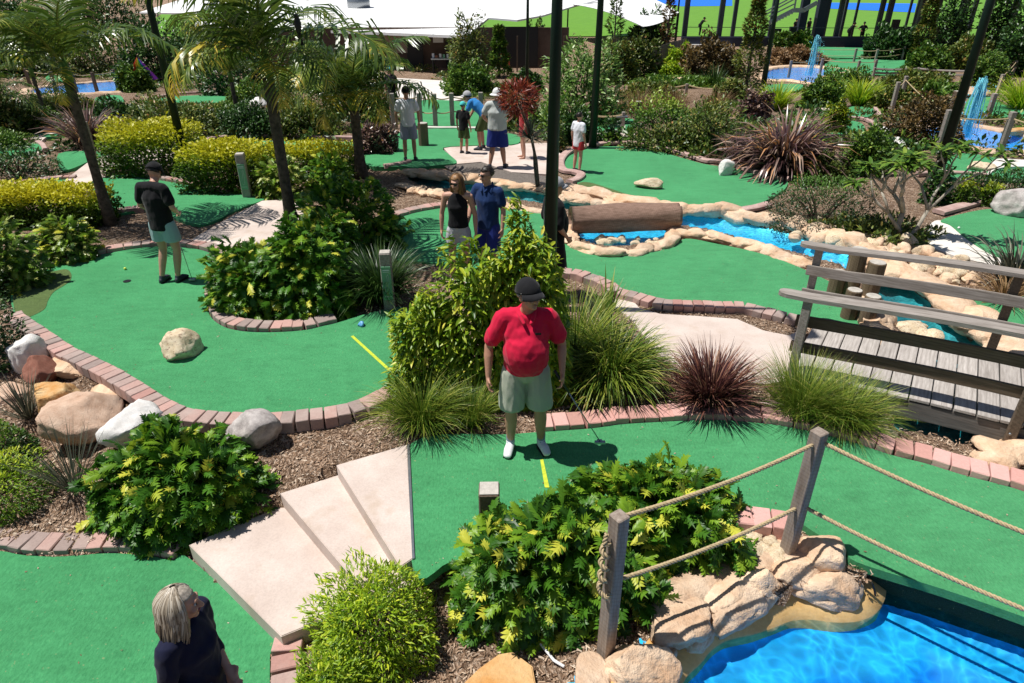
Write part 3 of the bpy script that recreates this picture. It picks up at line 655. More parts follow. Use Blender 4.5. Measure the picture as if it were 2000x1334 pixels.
rock(1985,262,(1.1,.5,.3),'rockorange','ochre rock ledge at the right edge of the right pool',39,0,up=0)
rock(1860,248,(1.6,.8,.4),'rockpink','low pink rock behind the right fountain',40,0)
# flagstone in the foreground and pipe
P = [at_z(x, y, -.28) for x, y in ((905,1334),(935,1305),(975,1276),(1002,1272),(1040,1300),(1048,1345),(1030,1400),(900,1400))]
o = prism_world('flagstone', P, -.42, -.28, MT['rockorange'], None, .01); tag(o, 'flat orange sandstone slab at the bottom edge of the picture', 'flagstone')
mb = MB(); mb.tube([hit(1038,1232,.04), hit(1060,1262,.03), hit(1082,1290,.03), hit(1102,1302,.02)], .012, 8)
tag(mb.obj('irrigation_pipe', MT['white'], None, True), 'thin white pipe lying in the mulch beside the orange slab', 'pipe')
# pool coping rocks
gP = 'rocks round the nearest pool'
def prock(a, b, wid, hgt, label, seed, mat='rockpink', z=-.12, up=0, name='coping_rock', cuts=15):
    A = at_z(*a, z); B = at_z(*b, z); d = B-A; c = (A+B)/2
    me = rock_me(seed, 4, cuts, .07); me.materials.append(MT[mat]); o = link(name, me)
    o.scale = (d.length/2*1.3, wid/2*1.2, hgt/2*1.1); o.location = c+Vector((0, 0, up)); o.rotation_euler = (0, 0, math.atan2(d.y, d.x))
    return tag(o, label, 'rock', gP)
prock((1275,1262),(1370,1195),.36,.28,'long flat coping rock nearest the short rope post',41)
prock((1355,1200),(1460,1125),.34,.28,'long flat coping rock in the middle under the ropes',42)
prock((1445,1130),(1560,1068),.30,.26,'long flat coping rock reaching up to the tall post',43)
prock((1320,1268),(1400,1222),.24,.24,'low rock above the water left of the deepest blue',44,z=-.2)
prock((1385,1225),(1475,1170),.34,.36,'angular coping rock below the two rope shadows',45,z=-.14)
prock((1440,1178),(1520,1120),.34,.32,'angular coping rock left of the big corner rock',46,z=-.12)
prock((1505,1135),(1590,1110),.30,.30,'pink coping rock under the tall post',47,z=-.1)
prock((1540,1120),(1672,1150),.42,.36,'large pink corner rock at the water beside the turf wall',48,z=-.14)
prock((1570,1085),(1660,1100),.36,.34,'topmost rounded pink rock right of the tall post',49,z=-.02)
prock((1560,1068),(1640,1062),.22,.2,'dark shaded rock behind the topmost pink rock',50,z=0)
prock((1590,1165),(1668,1162),.26,.2,'low rock touching the ochre ledge by the turf wall',51,z=-.2)
prock((1170,1325),(1300,1290),.44,.44,'large sandstone rock at the foot of the short rope post',52,z=-.16)
prock((1120,1350),(1200,1330),.4,.3,'sandstone rock at the bottom edge left of the pool',53,z=-.18)
prock((1270,1300),(1315,1270),.2,.2,'small sandstone rock between the post and the pool',54,z=-.16)
# rendered ledge between rocks and water (follows the pool outline)
def strip(name, px, w0, w1, z0, z1, mat, label=None, zp=-.25, thick=.3):
    P = catmull([at_z(x, y, zp) for x, y in px], False, 6); V = []; F = []
    for i, p in enumerate(P):
        t = (P[min(i+1, len(P)-1)]-P[max(i-1, 0)]).normalized(); nn = Vector((-t.y, t.x, 0))
        wob = .02*noise.noise(p*5)
        for w, z in ((w0, z0-.25), (w0+wob, z0), ((w0+w1)/2, (z0+z1)/2+.03+wob), (w1+wob, z1), (w1, z1-.2)): V.append(p+nn*w+Vector((0, 0, z-zp)))
    for i in range(len(P)-1):
        for j in range(4): F.append((i*5+j, i*5+5+j, i*5+6+j, i*5+j+1))
    return link(name, mesh(name, V, F, mat, True))
tag(strip('pool_ledge', [(1250,1400),(1300,1335),(1345,1285),(1392,1240),(1440,1222),(1500,1204),(1560,1188),(1640,1192),(1692,1184),(1708,1162),(1712,1140),(1700,1115)], -.07, .25, -.275, -.14, MT['ledge']), 'ochre rendered ledge running along the near pool below the coping rocks', 'pool ledge')
tag(strip('rock_bank', [(1330,1280),(1385,1228),(1440,1205),(1500,1185),(1560,1166),(1620,1160),(1670,1150),(1690,1120)], .10, .40, -.06, -.02, MT['rockpink'], zp=-.2), 'continuous rendered bank between the coping rocks of the near pool', 'rock bank')
# pebbles between bush and tall post
r = random.Random(4); PEB = [rock_me(60+i, 2, 5, .03, 'pebble') for i in range(4)]
for m_ in PEB: m_.materials.append(MT['rockcream'])
root = thing('pebble_patch', 'small loose cream pebbles heaped left of the tall post base', 'pebbles', hit(1475,1075))
for i in range(46):
    x = r.uniform(1425, 1530); y = r.uniform(1035, 1105); p = hit(x, y); s = r.uniform(.025, .06)
    o = link('pebble', PEB[i % 4], root); o.location = p-root.location+Vector((0, 0, s*.5)); o.scale = (s*1.3, s, s*.7); o.rotation_euler = (0, 0, r.random()*6)
rock(1462,1052,(.2,.15,.12),'rockcream','larger cream pebble at the edge of the leafy bush',64,.3); rock(1476,1082,(.2,.13,.1),'rockcream','yellowish pebble just left of the tall post base',65,.8)
# ---- sculpted rock banks along the creek
EDG = [rock_me(100+i, 3, 12, .12, 'rock') for i in range(6)]
for m_ in EDG: m_.materials.append(MT['rockpink'])
EDG2 = [rock_me(110+i, 3, 6, .05, 'rock') for i in range(5)]
for m_ in EDG2: m_.materials.append(MT['rockcream'])
def bank(px, label, w=.2, h=.2, step=.26, z=0.02, meshes=EDG, over=1.35, seed=0, jit=.03, name='rock_bank'):
    P = resample(catmull([at_z(x, y, z) for x, y in px], False, 8), step); r = random.Random(seed)
    root = thing(name, label, 'rock bank', P[0], group='rendered rock banks of the creek')
    for i, p in enumerate(P):
        t = (P[min(i+1, len(P)-1)]-P[max(i-1, 0)]).normalized(); nn = Vector((-t.y, t.x, 0))
        o = link('rock', meshes[r.randrange(len(meshes))], root); f = r.uniform(.85, 1.25)
        o.location = p-P[0]+nn*r.uniform(-jit, jit)+Vector((0, 0, r.uniform(-.02, .02)))
        o.scale = (step*over*f*.95, w*r.uniform(.9, 1.2)*.72, h*r.uniform(.8, 1.1)*.6); o.rotation_euler = (r.uniform(-.1, .1), r.uniform(-.1, .1), math.atan2(t.y, t.x)+r.uniform(-.25, .25))
    return root
bank([(806,337),(855,342),(905,349),(960,357),(1020,364),(1060,369)], 'smooth pink rock bank behind the couple up to the red topped plant', .3, .2, .3, seed=1)
bank([(1085,372),(1140,378),(1175,383),(1225,396),(1275,403),(1310,408)], 'folded pink rock bank running down to the log from the lamp pole', .4, .26, .28, seed=2, over=1.5)
bank([(1100,385),(1150,392),(1200,402),(1240,408)], 'second fold of pink rock bank right of the lamp pole', .3, .22, .26, seed=22, over=1.5)
bank([(1325,410),(1375,411),(1412,413),(1450,423),(1487,428),(1525,437),(1562,444),(1595,452),(1640,464)], 'pink rock bank between the far green and the blue creek', .32, .28, .3, seed=3)
bank([(789,363),(840,378),(880,387),(930,392),(984,400),(1020,407),(1060,414),(1098,421)], 'pale rock bank on the near side of the creek head', .24, .13, .26, seed=4)
bank([(1112,432),(1114,456),(1122,477),(1145,489),(1180,494),(1220,495),(1262,489),(1300,478),(1318,458),(1330,450)], 'rounded rock rim curving round the pool under the log', .22, .2, .24, seed=5)
bank([(1335,455),(1370,461),(1400,466),(1440,475),(1475,484),(1510,495),(1545,507),(1580,521)], 'straight pale rock bank on the near side of the blue creek', .26, .2, .26, seed=6)
bank([(1600,455),(1660,470),(1700,500),(1740,525),(1790,545),(1830,565),(1860,590),(1890,620),(1935,650),(1990,690),(2040,740)], 'rock bank sweeping down the right side of the creek under the bridge', .5, .3, .38, seed=7, jit=.1)
bank([(1690,585),(1700,610),(1712,640),(1722,668),(1730,700)], 'pink rock bank between the middle green and the bridge deck', .4, .3, .3, seed=8)
bank([(1640,835),(1700,850)], 'ochre rocks under the near end of the bridge', .3, .2, .25, seed=9, meshes=EDG2, z=-.05)
bank([(1935,900),(1975,880),(2020,890)], 'peach coloured rock mound at the right edge below the bridge', .32, .28, .2, seed=10, z=0)
r = random.Random(11)                                            # loose stones of the right bank, bigger ones singly
root = thing('stone_heap', 'loose pale stones strewn beside the creek under the frangipani', 'stones', hit(1700,470), group=None)
for i in range(110):
    t = r.random(); x = 1560+t*330+r.uniform(-30, 30); y = 438+t*95+r.uniform(-16, 30); p = hit(x, y); s = r.uniform(.06, .17)
    o = link('stone', (EDG2+EDG)[r.randrange(11)], root); o.location = p-root.location+Vector((0, 0, s*.25)); o.scale = (s*1.2, s, s*.7); o.rotation_euler = (r.random(), r.random(), r.random()*6)
root = thing('stone_heap', 'few stones in the shaded pool under the log', 'stones', at_z(1220,470,-.1))
for i in range(16):
    x = r.uniform(1160, 1290); p = at_z(x, r.uniform(468, 482), -.08); s = r.uniform(.04, .1)
    o = link('stone', EDG2[r.randrange(5)], root); o.location = p-root.location+Vector((0, 0, s*.25)); o.scale = (s*1.2, s, s*.8)
root = thing('stone_heap', 'ochre stones standing in the teal water under the bridge', 'stones', at_z(1780,645,-.1))
for x, y, s in ((1775,645,.2),(1800,655,.14),(1820,660,.16),(1760,640,.12),(1795,640,.1),(1650,845,.14),(1720,850,.16),(1690,842,.1)):
    p = at_z(x, y, -.12); o = link('stone', EDG2[r.randrange(5)], root); o.location = p-root.location; o.scale = (s*1.3, s, s*.7); o.rotation_euler = (0, 0, r.random()*6)
root = thing('stone_heap', 'mixed small stones on the near bank of the creek head', 'stones', at_z(830,372,0))
for i in range(26):
    x = r.uniform(790, 900); p = at_z(x, 366+(x-790)*.2+r.uniform(-4, 10), 0); s = r.uniform(.05, .13)
    o = link('stone', (EDG2+EDG)[r.randrange(11)], root); o.location = p-root.location+Vector((0, 0, s*.2)); o.scale = (s*1.2, s, s*.7)
# hollow log over the pool
A = at_z(1113, 452, .02); B = at_z(1322, 446, .02); L = (B-A).length; d = (B-A).normalized(); nn = Vector((-d.y, d.x, 0))
MT['logbark'] = wood_mat('log_bark', (.15, .09, .065), (.34, .22, .17), .85, (3, 14, 14), .1)
V = []; F = []; nr, na = 36, 28
for i in range(nr):
    t = i/(nr-1)
    for j in range(na):
        a = 2*math.pi*j/na; rr = .26*(1+.13*noise.noise(Vector((t*2.2, math.cos(a)*1.8, math.sin(a)*1.8)))+.22*noise.noise(Vector((t*1.2, math.cos(a)*7, math.sin(a)*7))))
        V.append((t*L, rr*math.cos(a), rr*math.sin(a)*.95))
for i in range(nr-1):
    for j in range(na): F.append((i*na+j, i*na+(j+1) % na, (i+1)*na+(j+1) % na, (i+1)*na+j))
k = len(V)
for e, x in ((0, 0), (nr-1, L)):                                # hollow ends
    s = len(V)
    for j in range(na): a = 2*math.pi*j/na; V.append((x, .15*math.cos(a), .14*math.sin(a)))
    for j in range(na): V.append((x+(.35 if e == 0 else -.35), .14*math.cos(2*math.pi*j/na), .13*math.sin(2*math.pi*j/na)))
    for j in range(na):
        j2 = (j+1) % na; q = (e*na+j, e*na+j2, s+j2, s+j); F.append(q); F.append((s+j, s+j2, s+na+j2, s+na+j))
    F.append(tuple(s+na+j for j in range(na)))
o = link('log', mesh('log', V, F, MT['logbark'], True)); o.location = A+Vector((0, 0, .22)); o.rotation_euler = (0, 0, math.atan2(d.y, d.x))
tag(o, 'thick brown hollow log lying across the creek', 'log')
o = rock(706,636,(.12,.11,.09),'bluething','small pale blue ball shaped marker on the left green in the frond shadow',88,0,.02,name='tee_marker',cat='marker',sub=3) 
# ================================================================ footbridge
BO = at_z(1540, 728, .12); BO.z = 0; bd = Vector((.845, -.535, 0)).normalized(); bn = Vector((.535, .845, 0)).normalized(); BW, BL = 1.58, 4.6
root = thing('footbridge', 'weathered timber footbridge with slatted railings crossing the creek', 'footbridge', BO)
def arch(s): return .12+.11*math.sin(math.pi*min(max(s, 0), BL)/BL)
def bp(s, t, z): return bd*s+bn*t+Vector((0, 0, arch(s)+z))
brz = math.atan2(bd.y, bd.x)
PL = []
for i in range(3):
    mb = MB(); mb.box((0, 0, 0), (.188, BW+.06, .035)); me = mb.me('plank', MT['plank'], bev=.005); PL.append(me)
s = .1; k = 0
while s < BL:
    o = link('plank', PL[k % 3], root); k += 1
    o.location = bp(s, BW/2+random.uniform(-.01, .01), -.0+random.uniform(-.002, .002)); sl = (arch(s+.05)-arch(s-.05))/.1
    o.rotation_euler = (0, -math.atan(sl), brz+random.uniform(-.006, .006)); s += .2
def beam(name, s0, s1, t, z, w, h, mat, up=None, n=10, bev=.006, cr=True):
    P = [Vector(bp(s0+(s1-s0)*i/n, t, z)) for i in range(n+1)]; V = []; F = []
    for p in P: V += [p-bn*w/2+Vector((0, 0, -h/2)), p+bn*w/2+Vector((0, 0, -h/2)), p+bn*w/2+Vector((0, 0, h/2)), p-bn*w/2+Vector((0, 0, h/2))]
    for i in range(n):
        for j in range(4): F.append((i*4+j, i*4+(j+1) % 4, i*4+4+(j+1) % 4, i*4+4+j))
    F += [(0, 3, 2, 1), (n*4, n*4+1, n*4+2, n*4+3)]
    # local frame so that grain runs along Y
    M = Matrix((-bn, bd, Vector((0, 0, 1)))).transposed(); Mi = M.inverted()
    me = mesh(name, [Mi @ v for v in V], F, MT[mat]); bm = bmesh.new(); bm.from_mesh(me)
    bmesh.ops.recalc_face_normals(bm, faces=bm.faces[:])
    bmesh.ops.bevel(bm, geom=[e for e in bm.edges if len(e.link_faces) == 2 and e.calc_face_angle(0) > .8], offset=bev, segments=2, affect='EDGES'); bm.to_mesh(me); bm.free()
    o = link(name, me, root); o.rotation_euler = M.to_euler(); return o
beam('stringer', .15, BL, .02, -.13, .07, .2, 'stringer'); beam('stringer', .15, BL, BW-.02, -.13, .07, .2, 'stringer')
def handrail(t, ext):
    w, h = .17, .045; P = []
    M = Matrix((-bn, bd, Vector((0, 0, 1)))).transposed(); n = 14; V = []; F = []
    ss = [-.27+ext]+[-.24+ext, -.18+ext]+[.05+(BL)*i/n for i in range(n+1)]; ws = [.06, .13, .165]+[.17]*(n+1)
    for s_, w_ in zip(ss, ws):
        p = bp(s_, t, .97); V += [p-bn*w_/2+Vector((0, 0, -h/2)), p+bn*w_/2+Vector((0, 0, -h/2)), p+bn*w_/2+Vector((0, 0, h/2)), p-bn*w_/2+Vector((0, 0, h/2))]
    for i in range(len(ss)-1):
        for j in range(4): F.append((i*4+j, i*4+(j+1) % 4, i*4+4+(j+1) % 4, i*4+4+j))
    e = (len(ss)-1)*4; F += [(0, 3, 2, 1), (e, e+1, e+2, e+3)]
    Mi = M.inverted(); me = mesh('handrail', [Mi @ v for v in V], F, MT['wood']); bm = bmesh.new(); bm.from_mesh(me)
    bmesh.ops.recalc_face_normals(bm, faces=bm.faces[:]); bm.to_mesh(me); bm.free()
    o = link('handrail', me, root); o.rotation_euler = M.to_euler()
handrail(-.05, 0); handrail(BW+.05, -.12)
for t, sg in ((-.05, -1), (BW+.05, 1)):
    tt = t-sg*.0
    beam('rail', -.05-(.2 if sg > 0 else 0), BL, tt-sg*.06, .66, .035, .13, 'wood' if sg > 0 else 'wooddark'); beam('rail', -.05-(.2 if sg > 0 else 0), BL, tt-sg*.06, .34, .035, .13, 'wood' if sg > 0 else 'wooddark')  # near rails use dark timber: their shade is put into the colour
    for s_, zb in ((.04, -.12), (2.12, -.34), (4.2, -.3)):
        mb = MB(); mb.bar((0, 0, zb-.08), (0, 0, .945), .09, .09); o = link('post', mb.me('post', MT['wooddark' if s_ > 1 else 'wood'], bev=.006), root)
        o.location = bp(s_-(.2 if sg > 0 else 0), t+sg*.02, 0); o.rotation_euler = (0, 0, brz)
        for zz in (-.06, -.14):
            if s_ > 1:
                mb = MB(); mb.tube([(0, -.05, zz), (0, -.062, zz)], .013, 8); q = link('bolt', mb.me('bolt', MT['metal'], True), o)
                q.location = (.02 if zz < -.1 else -.02, 0, 0)
# cut log bollards behind the bridge
MT['logside'] = wood_mat('round_log_side', (.10, .07, .045), (.24, .18, .12), .85, (9, 9, 1))
def round_post(x, y, ytop, rad, label, group=None, z=0.0, mat='logside', name='log_post'):
    p = at_z(x, y, z) if z is not None else hit(x, y); h = height_at(p, ytop)
    t = thing(name, label, 'post', p, group=group)
    mb = MB(); mb.tube([(0, 0, -.1), (0, 0, h-.01), (0, 0, h)], [rad, rad, rad*.93], 14); mb.obj('log', MT[mat], t)
    mb = MB(); mb.tube([(0, 0, h-.001), (0, 0, h+.004)], rad*.9, 14); mb.obj('cut_face', MT['endgrain'], t); return t
gL = 'round log posts standing by the creek'
round_post(1653,590,486,.115,'tallest round log post behind the far bridge railing',gL)
round_post(1690,600,512,.115,'round log post right of the tallest one behind the railing',gL)
round_post(1624,590,530,.10,'round log post left of the tallest one behind the railing',gL)
round_post(1655,622,566,.10,'short round log post with pale top between the two railings',gL)
round_post(1690,635,578,.10,'shortest round log post with pale top beside the pink rock',gL)
# square timber posts
def sq_post(x, y, ytop, w, label, z=None, rz=.6, mat='wood', group=None, cap=None, name='timber_post', slant=.03):
    p = hit(x, y) if z is None else at_z(x, y, z); h = height_at(p, ytop)
    t = thing(name, label, 'post', p, rz, group)
    mb = MB(); mb.box((0, 0, (h-.15)/2-.0), (w, w, h+.15)); o = mb.obj('shaft', MT[mat], t, bev=w*.07)
    o.rotation_euler = (0, 0, 0)
    if cap: mb = MB(); mb.box((0, 0, h+.004), (w*.9, w*.9, .006)); mb.obj('cap', MT[cap], t, bev=.002)
    return t, p, h
MT['postwood'] = wood_mat('post_timber', (.20, .15, .12), (.40, .34, .29), .75, (12, 12, 1), .2)
P1t, P1, P1h = sq_post(1183,1270,1006,.098,'shorter timber rope post with rope coiled round its left side',z=-.15,rz=.62,mat='postwood',group='near rope fence posts')
P2t, P2, P2h = sq_post(1538,1075,842,.098,'tall timber rope post between the green and the pool',z=-.02,rz=.55,mat='postwood',group='near rope fence posts')
sq_post(957,1035,954,.17,'short square timber stump with pale weathered top in the leafy bush',z=0,rz=0.02,mat='wooddark',cap='endgrain')
# course marker posts with sign plates
def marker(x, y, ytop, w, label, rz, z=0):
    t, p, h = sq_post(x, y, ytop, w, label, z=z, rz=rz, mat='wood', name='marker_post', cap='endgrain')
    mb = MB(); mb.box((0, -w/2-.012, h*.5), (w*.84, .012, h*.58)); s = mb.obj('sign_plate', MT['signgreen'], t, bev=.003)
    mb = MB()                                                   # pale course map and number band printed on the plate
    for zz, hh in ((h*.73, .012), (h*.7, .006), (h*.27, .006)): mb.box((0, -w/2-.0195, zz), (w*.6, .002, hh))
    pts = [(-w*.12, h*.32), (-w*.2, h*.4), (-w*.08, h*.48), (w*.05, h*.55), (w*.02, h*.63), (w*.16, h*.66), (w*.2, h*.55), (w*.12, h*.43), (w*.1, h*.33)]
    for (a, b), (c, d) in zip(pts, pts[1:]+pts[:1]): mb.bar((a, -w/2-.0195, b), (c, -w/2-.0195, d), .002, .007, up=Vector((0, 1, 0)))
    mb.obj('course_map', MT['white'], s); return t
marker(762,603,492,.15,'grey timber marker post with green course sign beside dark tufted grass',.1)
marker(484,385,300,.17,'timber marker post with green course sign before the yellow hedge',.15)
sq_post(190,330,238,.13,'slim grey bollard just right of the left palm trunk',z=0,rz=0,mat='wood')
sq_post(1245,232,198,.2,'dark square post behind the rounded green shrubs',rz=0,mat='wooddark',cap='endgrain')
sq_post(1860,218,178,.25,'short square stump left of the right fountain',rz=0,mat='wooddark',cap='endgrain')
round_post(828,286,240,.14,'dark tree stump standing beside the man in white and grey',mat='wooddark',z=0,name='stump')
# ================================================================ ropes
def rope_curve(a, b, sag, n=60):
    return [a.lerp(b, i/n)-Vector((0, 0, sag*4*(i/n)*(1-i/n))) for i in range(n+1)]
def strands(pts, rs=.0085, ro=.0095, pitch=.085, sides=5, step=.008):
    pts = resample(pts, step); mb = MB(); L = 0
    for k in range(3):
        q = []
        for i, p in enumerate(pts):
            t = (pts[min(i+1, len(pts)-1)]-pts[max(i-1, 0)]).normalized(); n1 = t.cross(Vector((0, 0, 1)) if abs(t.z) < .9 else Vector((1, 0, 0))).normalized(); n2 = t.cross(n1)
            a = 2*math.pi*(i*step/pitch + k/3); q.append(p+(n1*math.cos(a)+n2*math.sin(a))*ro)
        mb.tube(q, rs, sides)
    return mb
gR = 'ropes of the near fence'
P3 = P2+Vector((2.35, -1.9, 0)); P3.z = -.05
h3 = 1.12
def tube_obj(pts, label, r=None): o = strands(pts).obj('rope', MT['rope'], None, True); tag(o, label, 'rope', gR); return o
def on(p, h, dx=0, dy=0): return Vector((p.x+dx, p.y+dy, p.z+h))
h1t = height_at(P1, 1015); h1l = height_at(P1, 1140); h2t = height_at(P2, 862); h2l = height_at(P2, 988)
tube_obj(rope_curve(on(P1, h1t, .03, .03), on(P2, h2t-.01, -.04, -.03), .05), 'top rope hanging between the short and the tall timber posts')
tube_obj(rope_curve(on(P1, h1l, .03, .03), on(P2, h2l, -.04, -.03), .05), 'lower rope hanging between the short and the tall timber posts')
tube_obj(rope_curve(on(P2, h2t, .04, -.02), on(P3, h3, 0, 0), .10), 'top rope running from the tall post out to the right edge')
tube_obj(rope_curve(on(P2, h2l, .04, -.02), on(P3, h3-.48, 0, 0), .12), 'lower rope running from the tall post over the near pool')
t3, _, _ = sq_post(0, 0, 0, .098, 'rope post outside the right edge', z=0) if False else (None, None, None)
t = thing('timber_post', 'timber rope post beyond the right edge that carries the rope ends', 'post', P3, .5, 'near rope fence posts'); mb = MB(); mb.box((0, 0, .5), (.098, .098, 1.35)); mb.obj('shaft', MT['postwood'], t, bev=.006)
# rope tail knotted down the left side of the short post
q = [P1+Vector((-.075, -.03, P1h-.13)), P1+Vector((-.085, -.05, P1h-.2))]
for i in range(36):
    a = i*.62; q.append(P1+Vector((-.078+.022*math.cos(a), -.045+.022*math.sin(a), P1h-.2-.011*i)))
q += [P1+Vector((-.09, -.05, P1h-.62)), P1+Vector((-.05, -.075, P1h-.66)), P1+Vector((-.02, -.05, P1h-.64))]
tube_obj(catmull(q, False, 4), 'knotted rope tail coiled down the side of the shorter post')
# thin rope fences further back -------------------------------------------------
gF = 'posts of the distant rope fences'
def fence(pts, label, rad=.05, rails=(.95, .5), dark='wood', h=.95, pr=.012, cat='rope fence', mat='rope', sag=.06):
    root = thing('rope_fence', label, cat, hit(*pts[0]), group='rope fences in the background')
    W_ = [hit(x, y) for x, y in pts]
    mb = MB(); mb.box((0, 0, h/2), (rad*2, rad*2, h+.1)); pm = mb.me('post', MT[dark], bev=.01)
    for p in W_: o = link('post', pm, root); o.location = p-W_[0]
    for a, b in zip(W_[:-1], W_[1:]):
        for rh in rails:
            mb = MB(); mb.tube([v-W_[0] for v in rope_curve(a+Vector((0, 0, h*rh)), b+Vector((0, 0, h*rh)), sag, 8)], pr, 5); mb.obj('rope', MT[mat], root)
fence([(770,249),(822,248),(851,250),(884,248),(940,246),(985,242)], 'timber and rope fence behind the group of players', .07, (.93, .5), h=1.0, pr=.02)
fence([(1240,190),(1339,190),(1425,192)], 'wavy rope rail above the brown grasses in the middle distance', .06, (1,), h=.55, pr=.035, sag=.15)
fence([(1540,150),(1601,145),(1672,150),(1705,148)], 'rope fence along the back blue pool', .07, (.95,), h=.9, pr=.02)
fence([(1500,118),(1560,118),(1667,122),(1708,124),(1760,118)], 'pale rope fence beyond the back pool', .07, (.95, .5), h=.9, pr=.02)
fence([(1740,220),(1757,202),(1830,300),(1950,305),(2040,325)], 'rope fence round the near side of the right fountain pool', .065, (.9,), h=1.05, pr=.018)
fence([(1925,240),(1946,186),(1975,150)], 'leaning rope fence beyond the right fountain', .07, (.95, .55), h=.9, pr=.02)
fence([(1705,150),(1790,150),(1900,155)], 'long low timber rail right of the back pool', .06, (.95, .5), h=.5, pr=.07, mat='wood', sag=.05)
fence([(60,170),(110,178),(150,180),(190,180),(230,172)], 'dark rope fence round the left pool', .07, (.95,), h=.9, pr=.02, dark='wooddark')
fence([(1085,268),(1150,262),(1215,262)], 'low rail beside the boy in white', .05, (.95,), h=.6, pr=.03)
# ================================================================ lamp poles
def pole(x, y, rad, label, z=0.0, H=7.5, taper=.35):
    p = at_z(x, y, z) if z is not None else hit(x, y)
    t = thing('lamp_pole', label, 'lamp pole', p, group='dark green lamp poles')
    mb = MB(); mb.tube([(0, 0, -.1), (0, 0, H)], [rad, rad*taper], 20); mb.obj('shaft', MT['polegreen'], t, True)
    mb = MB(); mb.tube([(0, 0, 0), (0, 0, .03), (0, 0, .035)], [rad*1.8, rad*1.8, rad*1.1], 16); mb.obj('base_plate', MT['polegreen'], t)
    mb = MB(); mb.bar((0, 0, H), (0, -.7, H+.05), .06, .06); mb.obj('arm', MT['polegreen'], t)
    mb = MB(); mb.box((0, -.75, H+.02), (.3, .45, .1)); mb.obj('lamp_head', MT['metal'], t, bev=.02); return t
pole(1071,600,.098,'tallest nearest dark green lamp pole rising behind the red shirted man',H=7.5,taper=.3)
pole(1828,352,.115,'dark green lamp pole leaning in view before the right pool')
pole(1491,165,.16,'dark green lamp pole left of the back blue pool',z=None)
pole(1157,290,.11,'dark green lamp pole behind the boy in white',z=0)
pole(1029,190,.09,'thin lamp pole in front of the building veranda',z=None)
# the dark straight trunk-like pole at the left is a slim palm, see plants
mb = MB(); mb.box((0, 0, 0), (.06, .06, .5)); mb.box((0, 0, .26), (.34, .2, .04))
p = hit(1212,262); o = mb.obj('pedestal_tray', MT['metal'], None, bev=.005); o.location = p+Vector((0, 0, .25)); tag(o, 'small grey ball tray on a stand behind the far green', 'stand')
# golf balls
def ball(x, y, col, lab, z=.02):
    bm = bmesh.new(); bmesh.ops.create_uvsphere(bm, u_segments=16, v_segments=10, radius=.0215); me = bpy.data.meshes.new('golf_ball'); bm.to_mesh(me); bm.free()
    me.polygons.foreach_set('use_smooth', [True]*len(me.polygons)); me.materials.append(col); o = link('golf_ball', me); o.location = at_z(x, y, z)+Vector((0, 0, .0215)); tag(o, lab, 'golf ball')
MT['ballyellow'] = plain('yellow_ball', (.62, .75, .12), .35, 0, .03); MT['ballwhite'] = plain('white_ball', (.8, .8, .8), .35, 0, .03)
ball(245,527,MT['ballyellow'],'yellow golf ball on the green near the man in black')
ball(1872,447,MT['ballwhite'],'white golf ball on the green at the right edge')
mb = MB(); p = at_z(248,549,.025); mb.tube([(0, 0, 0), (0, 0, .003)], .055, 20); o = mb.obj('golf_hole', MT['black']); o.location = p; tag(o, 'dark golf hole in the left green below the yellow ball', 'hole')
# submerged pump with its cable
mb = MB(); mb.tube([(0, 0, 0), (0, 0, .07), (0, 0, .1)], [.055, .05, .02], 12); o = mb.obj('pool_pump', MT['black'], None, True); o.location = at_z(1632,1249,-.68); tag(o, 'small black pump lying on the floor of the near pool', 'pump')
P = [at_z(1632,1243,-.6), at_z(1660,1222,-.55), at_z(1690,1198,-.45), at_z(1706,1180,-.33), at_z(1709,1160,-.22), at_z(1703,1138,-.1)]
mb = MB(); mb.tube(catmull(P, False, 6), .008, 6); tag(mb.obj('pump_cable', MT['black'], None, True), 'black cable running from the pump up to the turf wall', 'cable')
# ================================================================ fountains
MT['jet'], nt, b = newmat('fountain_water'); b.inputs['Base Color'].default_value = (.28, .82, .95, 1); b.inputs['Roughness'].default_value = .15
tr = N(nt, 'BsdfTransparent'); mx = N(nt, 'MixShader'); mx.inputs[0].default_value = .75
nt.links.new(tr.outputs[0], mx.inputs[1]); nt.links.new(b.outputs[0], mx.inputs[2]); nt.links.new(mx.outputs[0], nt.nodes['Material Output'].inputs[0])
def fountain(x, y, ytop, wpx, label, dense=1):
    p = hit(x, y); h = height_at(p, ytop); w = wpx/FPX*depth(p); r = random.Random(x)
    t = thing('fountain', label, 'fountain', p)
    mb = MB()
    for i in range(int(26*dense)):
        a = r.random()*6.28; v = r.uniform(.2, 1)**1.5*w*.45; hh = h*r.uniform(.8, 1)
        q = []
        for k in range(9):
            s = k/8; e = r.uniform(.35, .5) if k == 8 else 1
            zz = hh*(1-(2*s-1)**2) if s > .5 else hh*(1-(1-2*s)**1.6)
            q.append((math.cos(a)*v*s**1.3+r.gauss(0, .012), math.sin(a)*v*s**1.3+r.gauss(0, .012), max(zz, 0)))
        mb.tube(q, [max(.008, w*.03*(1-abs(k-4)/7)*r.uniform(.6, 1.3)) for k in range(9)], 5)
    mb.obj('jet', MT['jet'], t, True)
    mb = MB()
    for i in range(int(140*dense)):
        a = r.random()*6.28; v = r.random()*w*.6; s = r.uniform(.006, .018)*(h/1.5); c = (math.cos(a)*v, math.sin(a)*v, h*r.random()**1.4*.9)
        mb.add([(c[0]+s*q[0], c[1]+s*q[1], c[2]+s*1.6*q[2]) for q in ((1,0,0),(-1,0,0),(0,1,0),(0,-1,0),(0,0,1),(0,0,-1))], [(0,2,4),(2,1,4),(1,3,4),(3,0,4),(2,0,5),(1,2,5),(3,1,5),(0,3,5)])
    tag(mb.obj('spray', MT['jet'], t, True), kind='stuff')
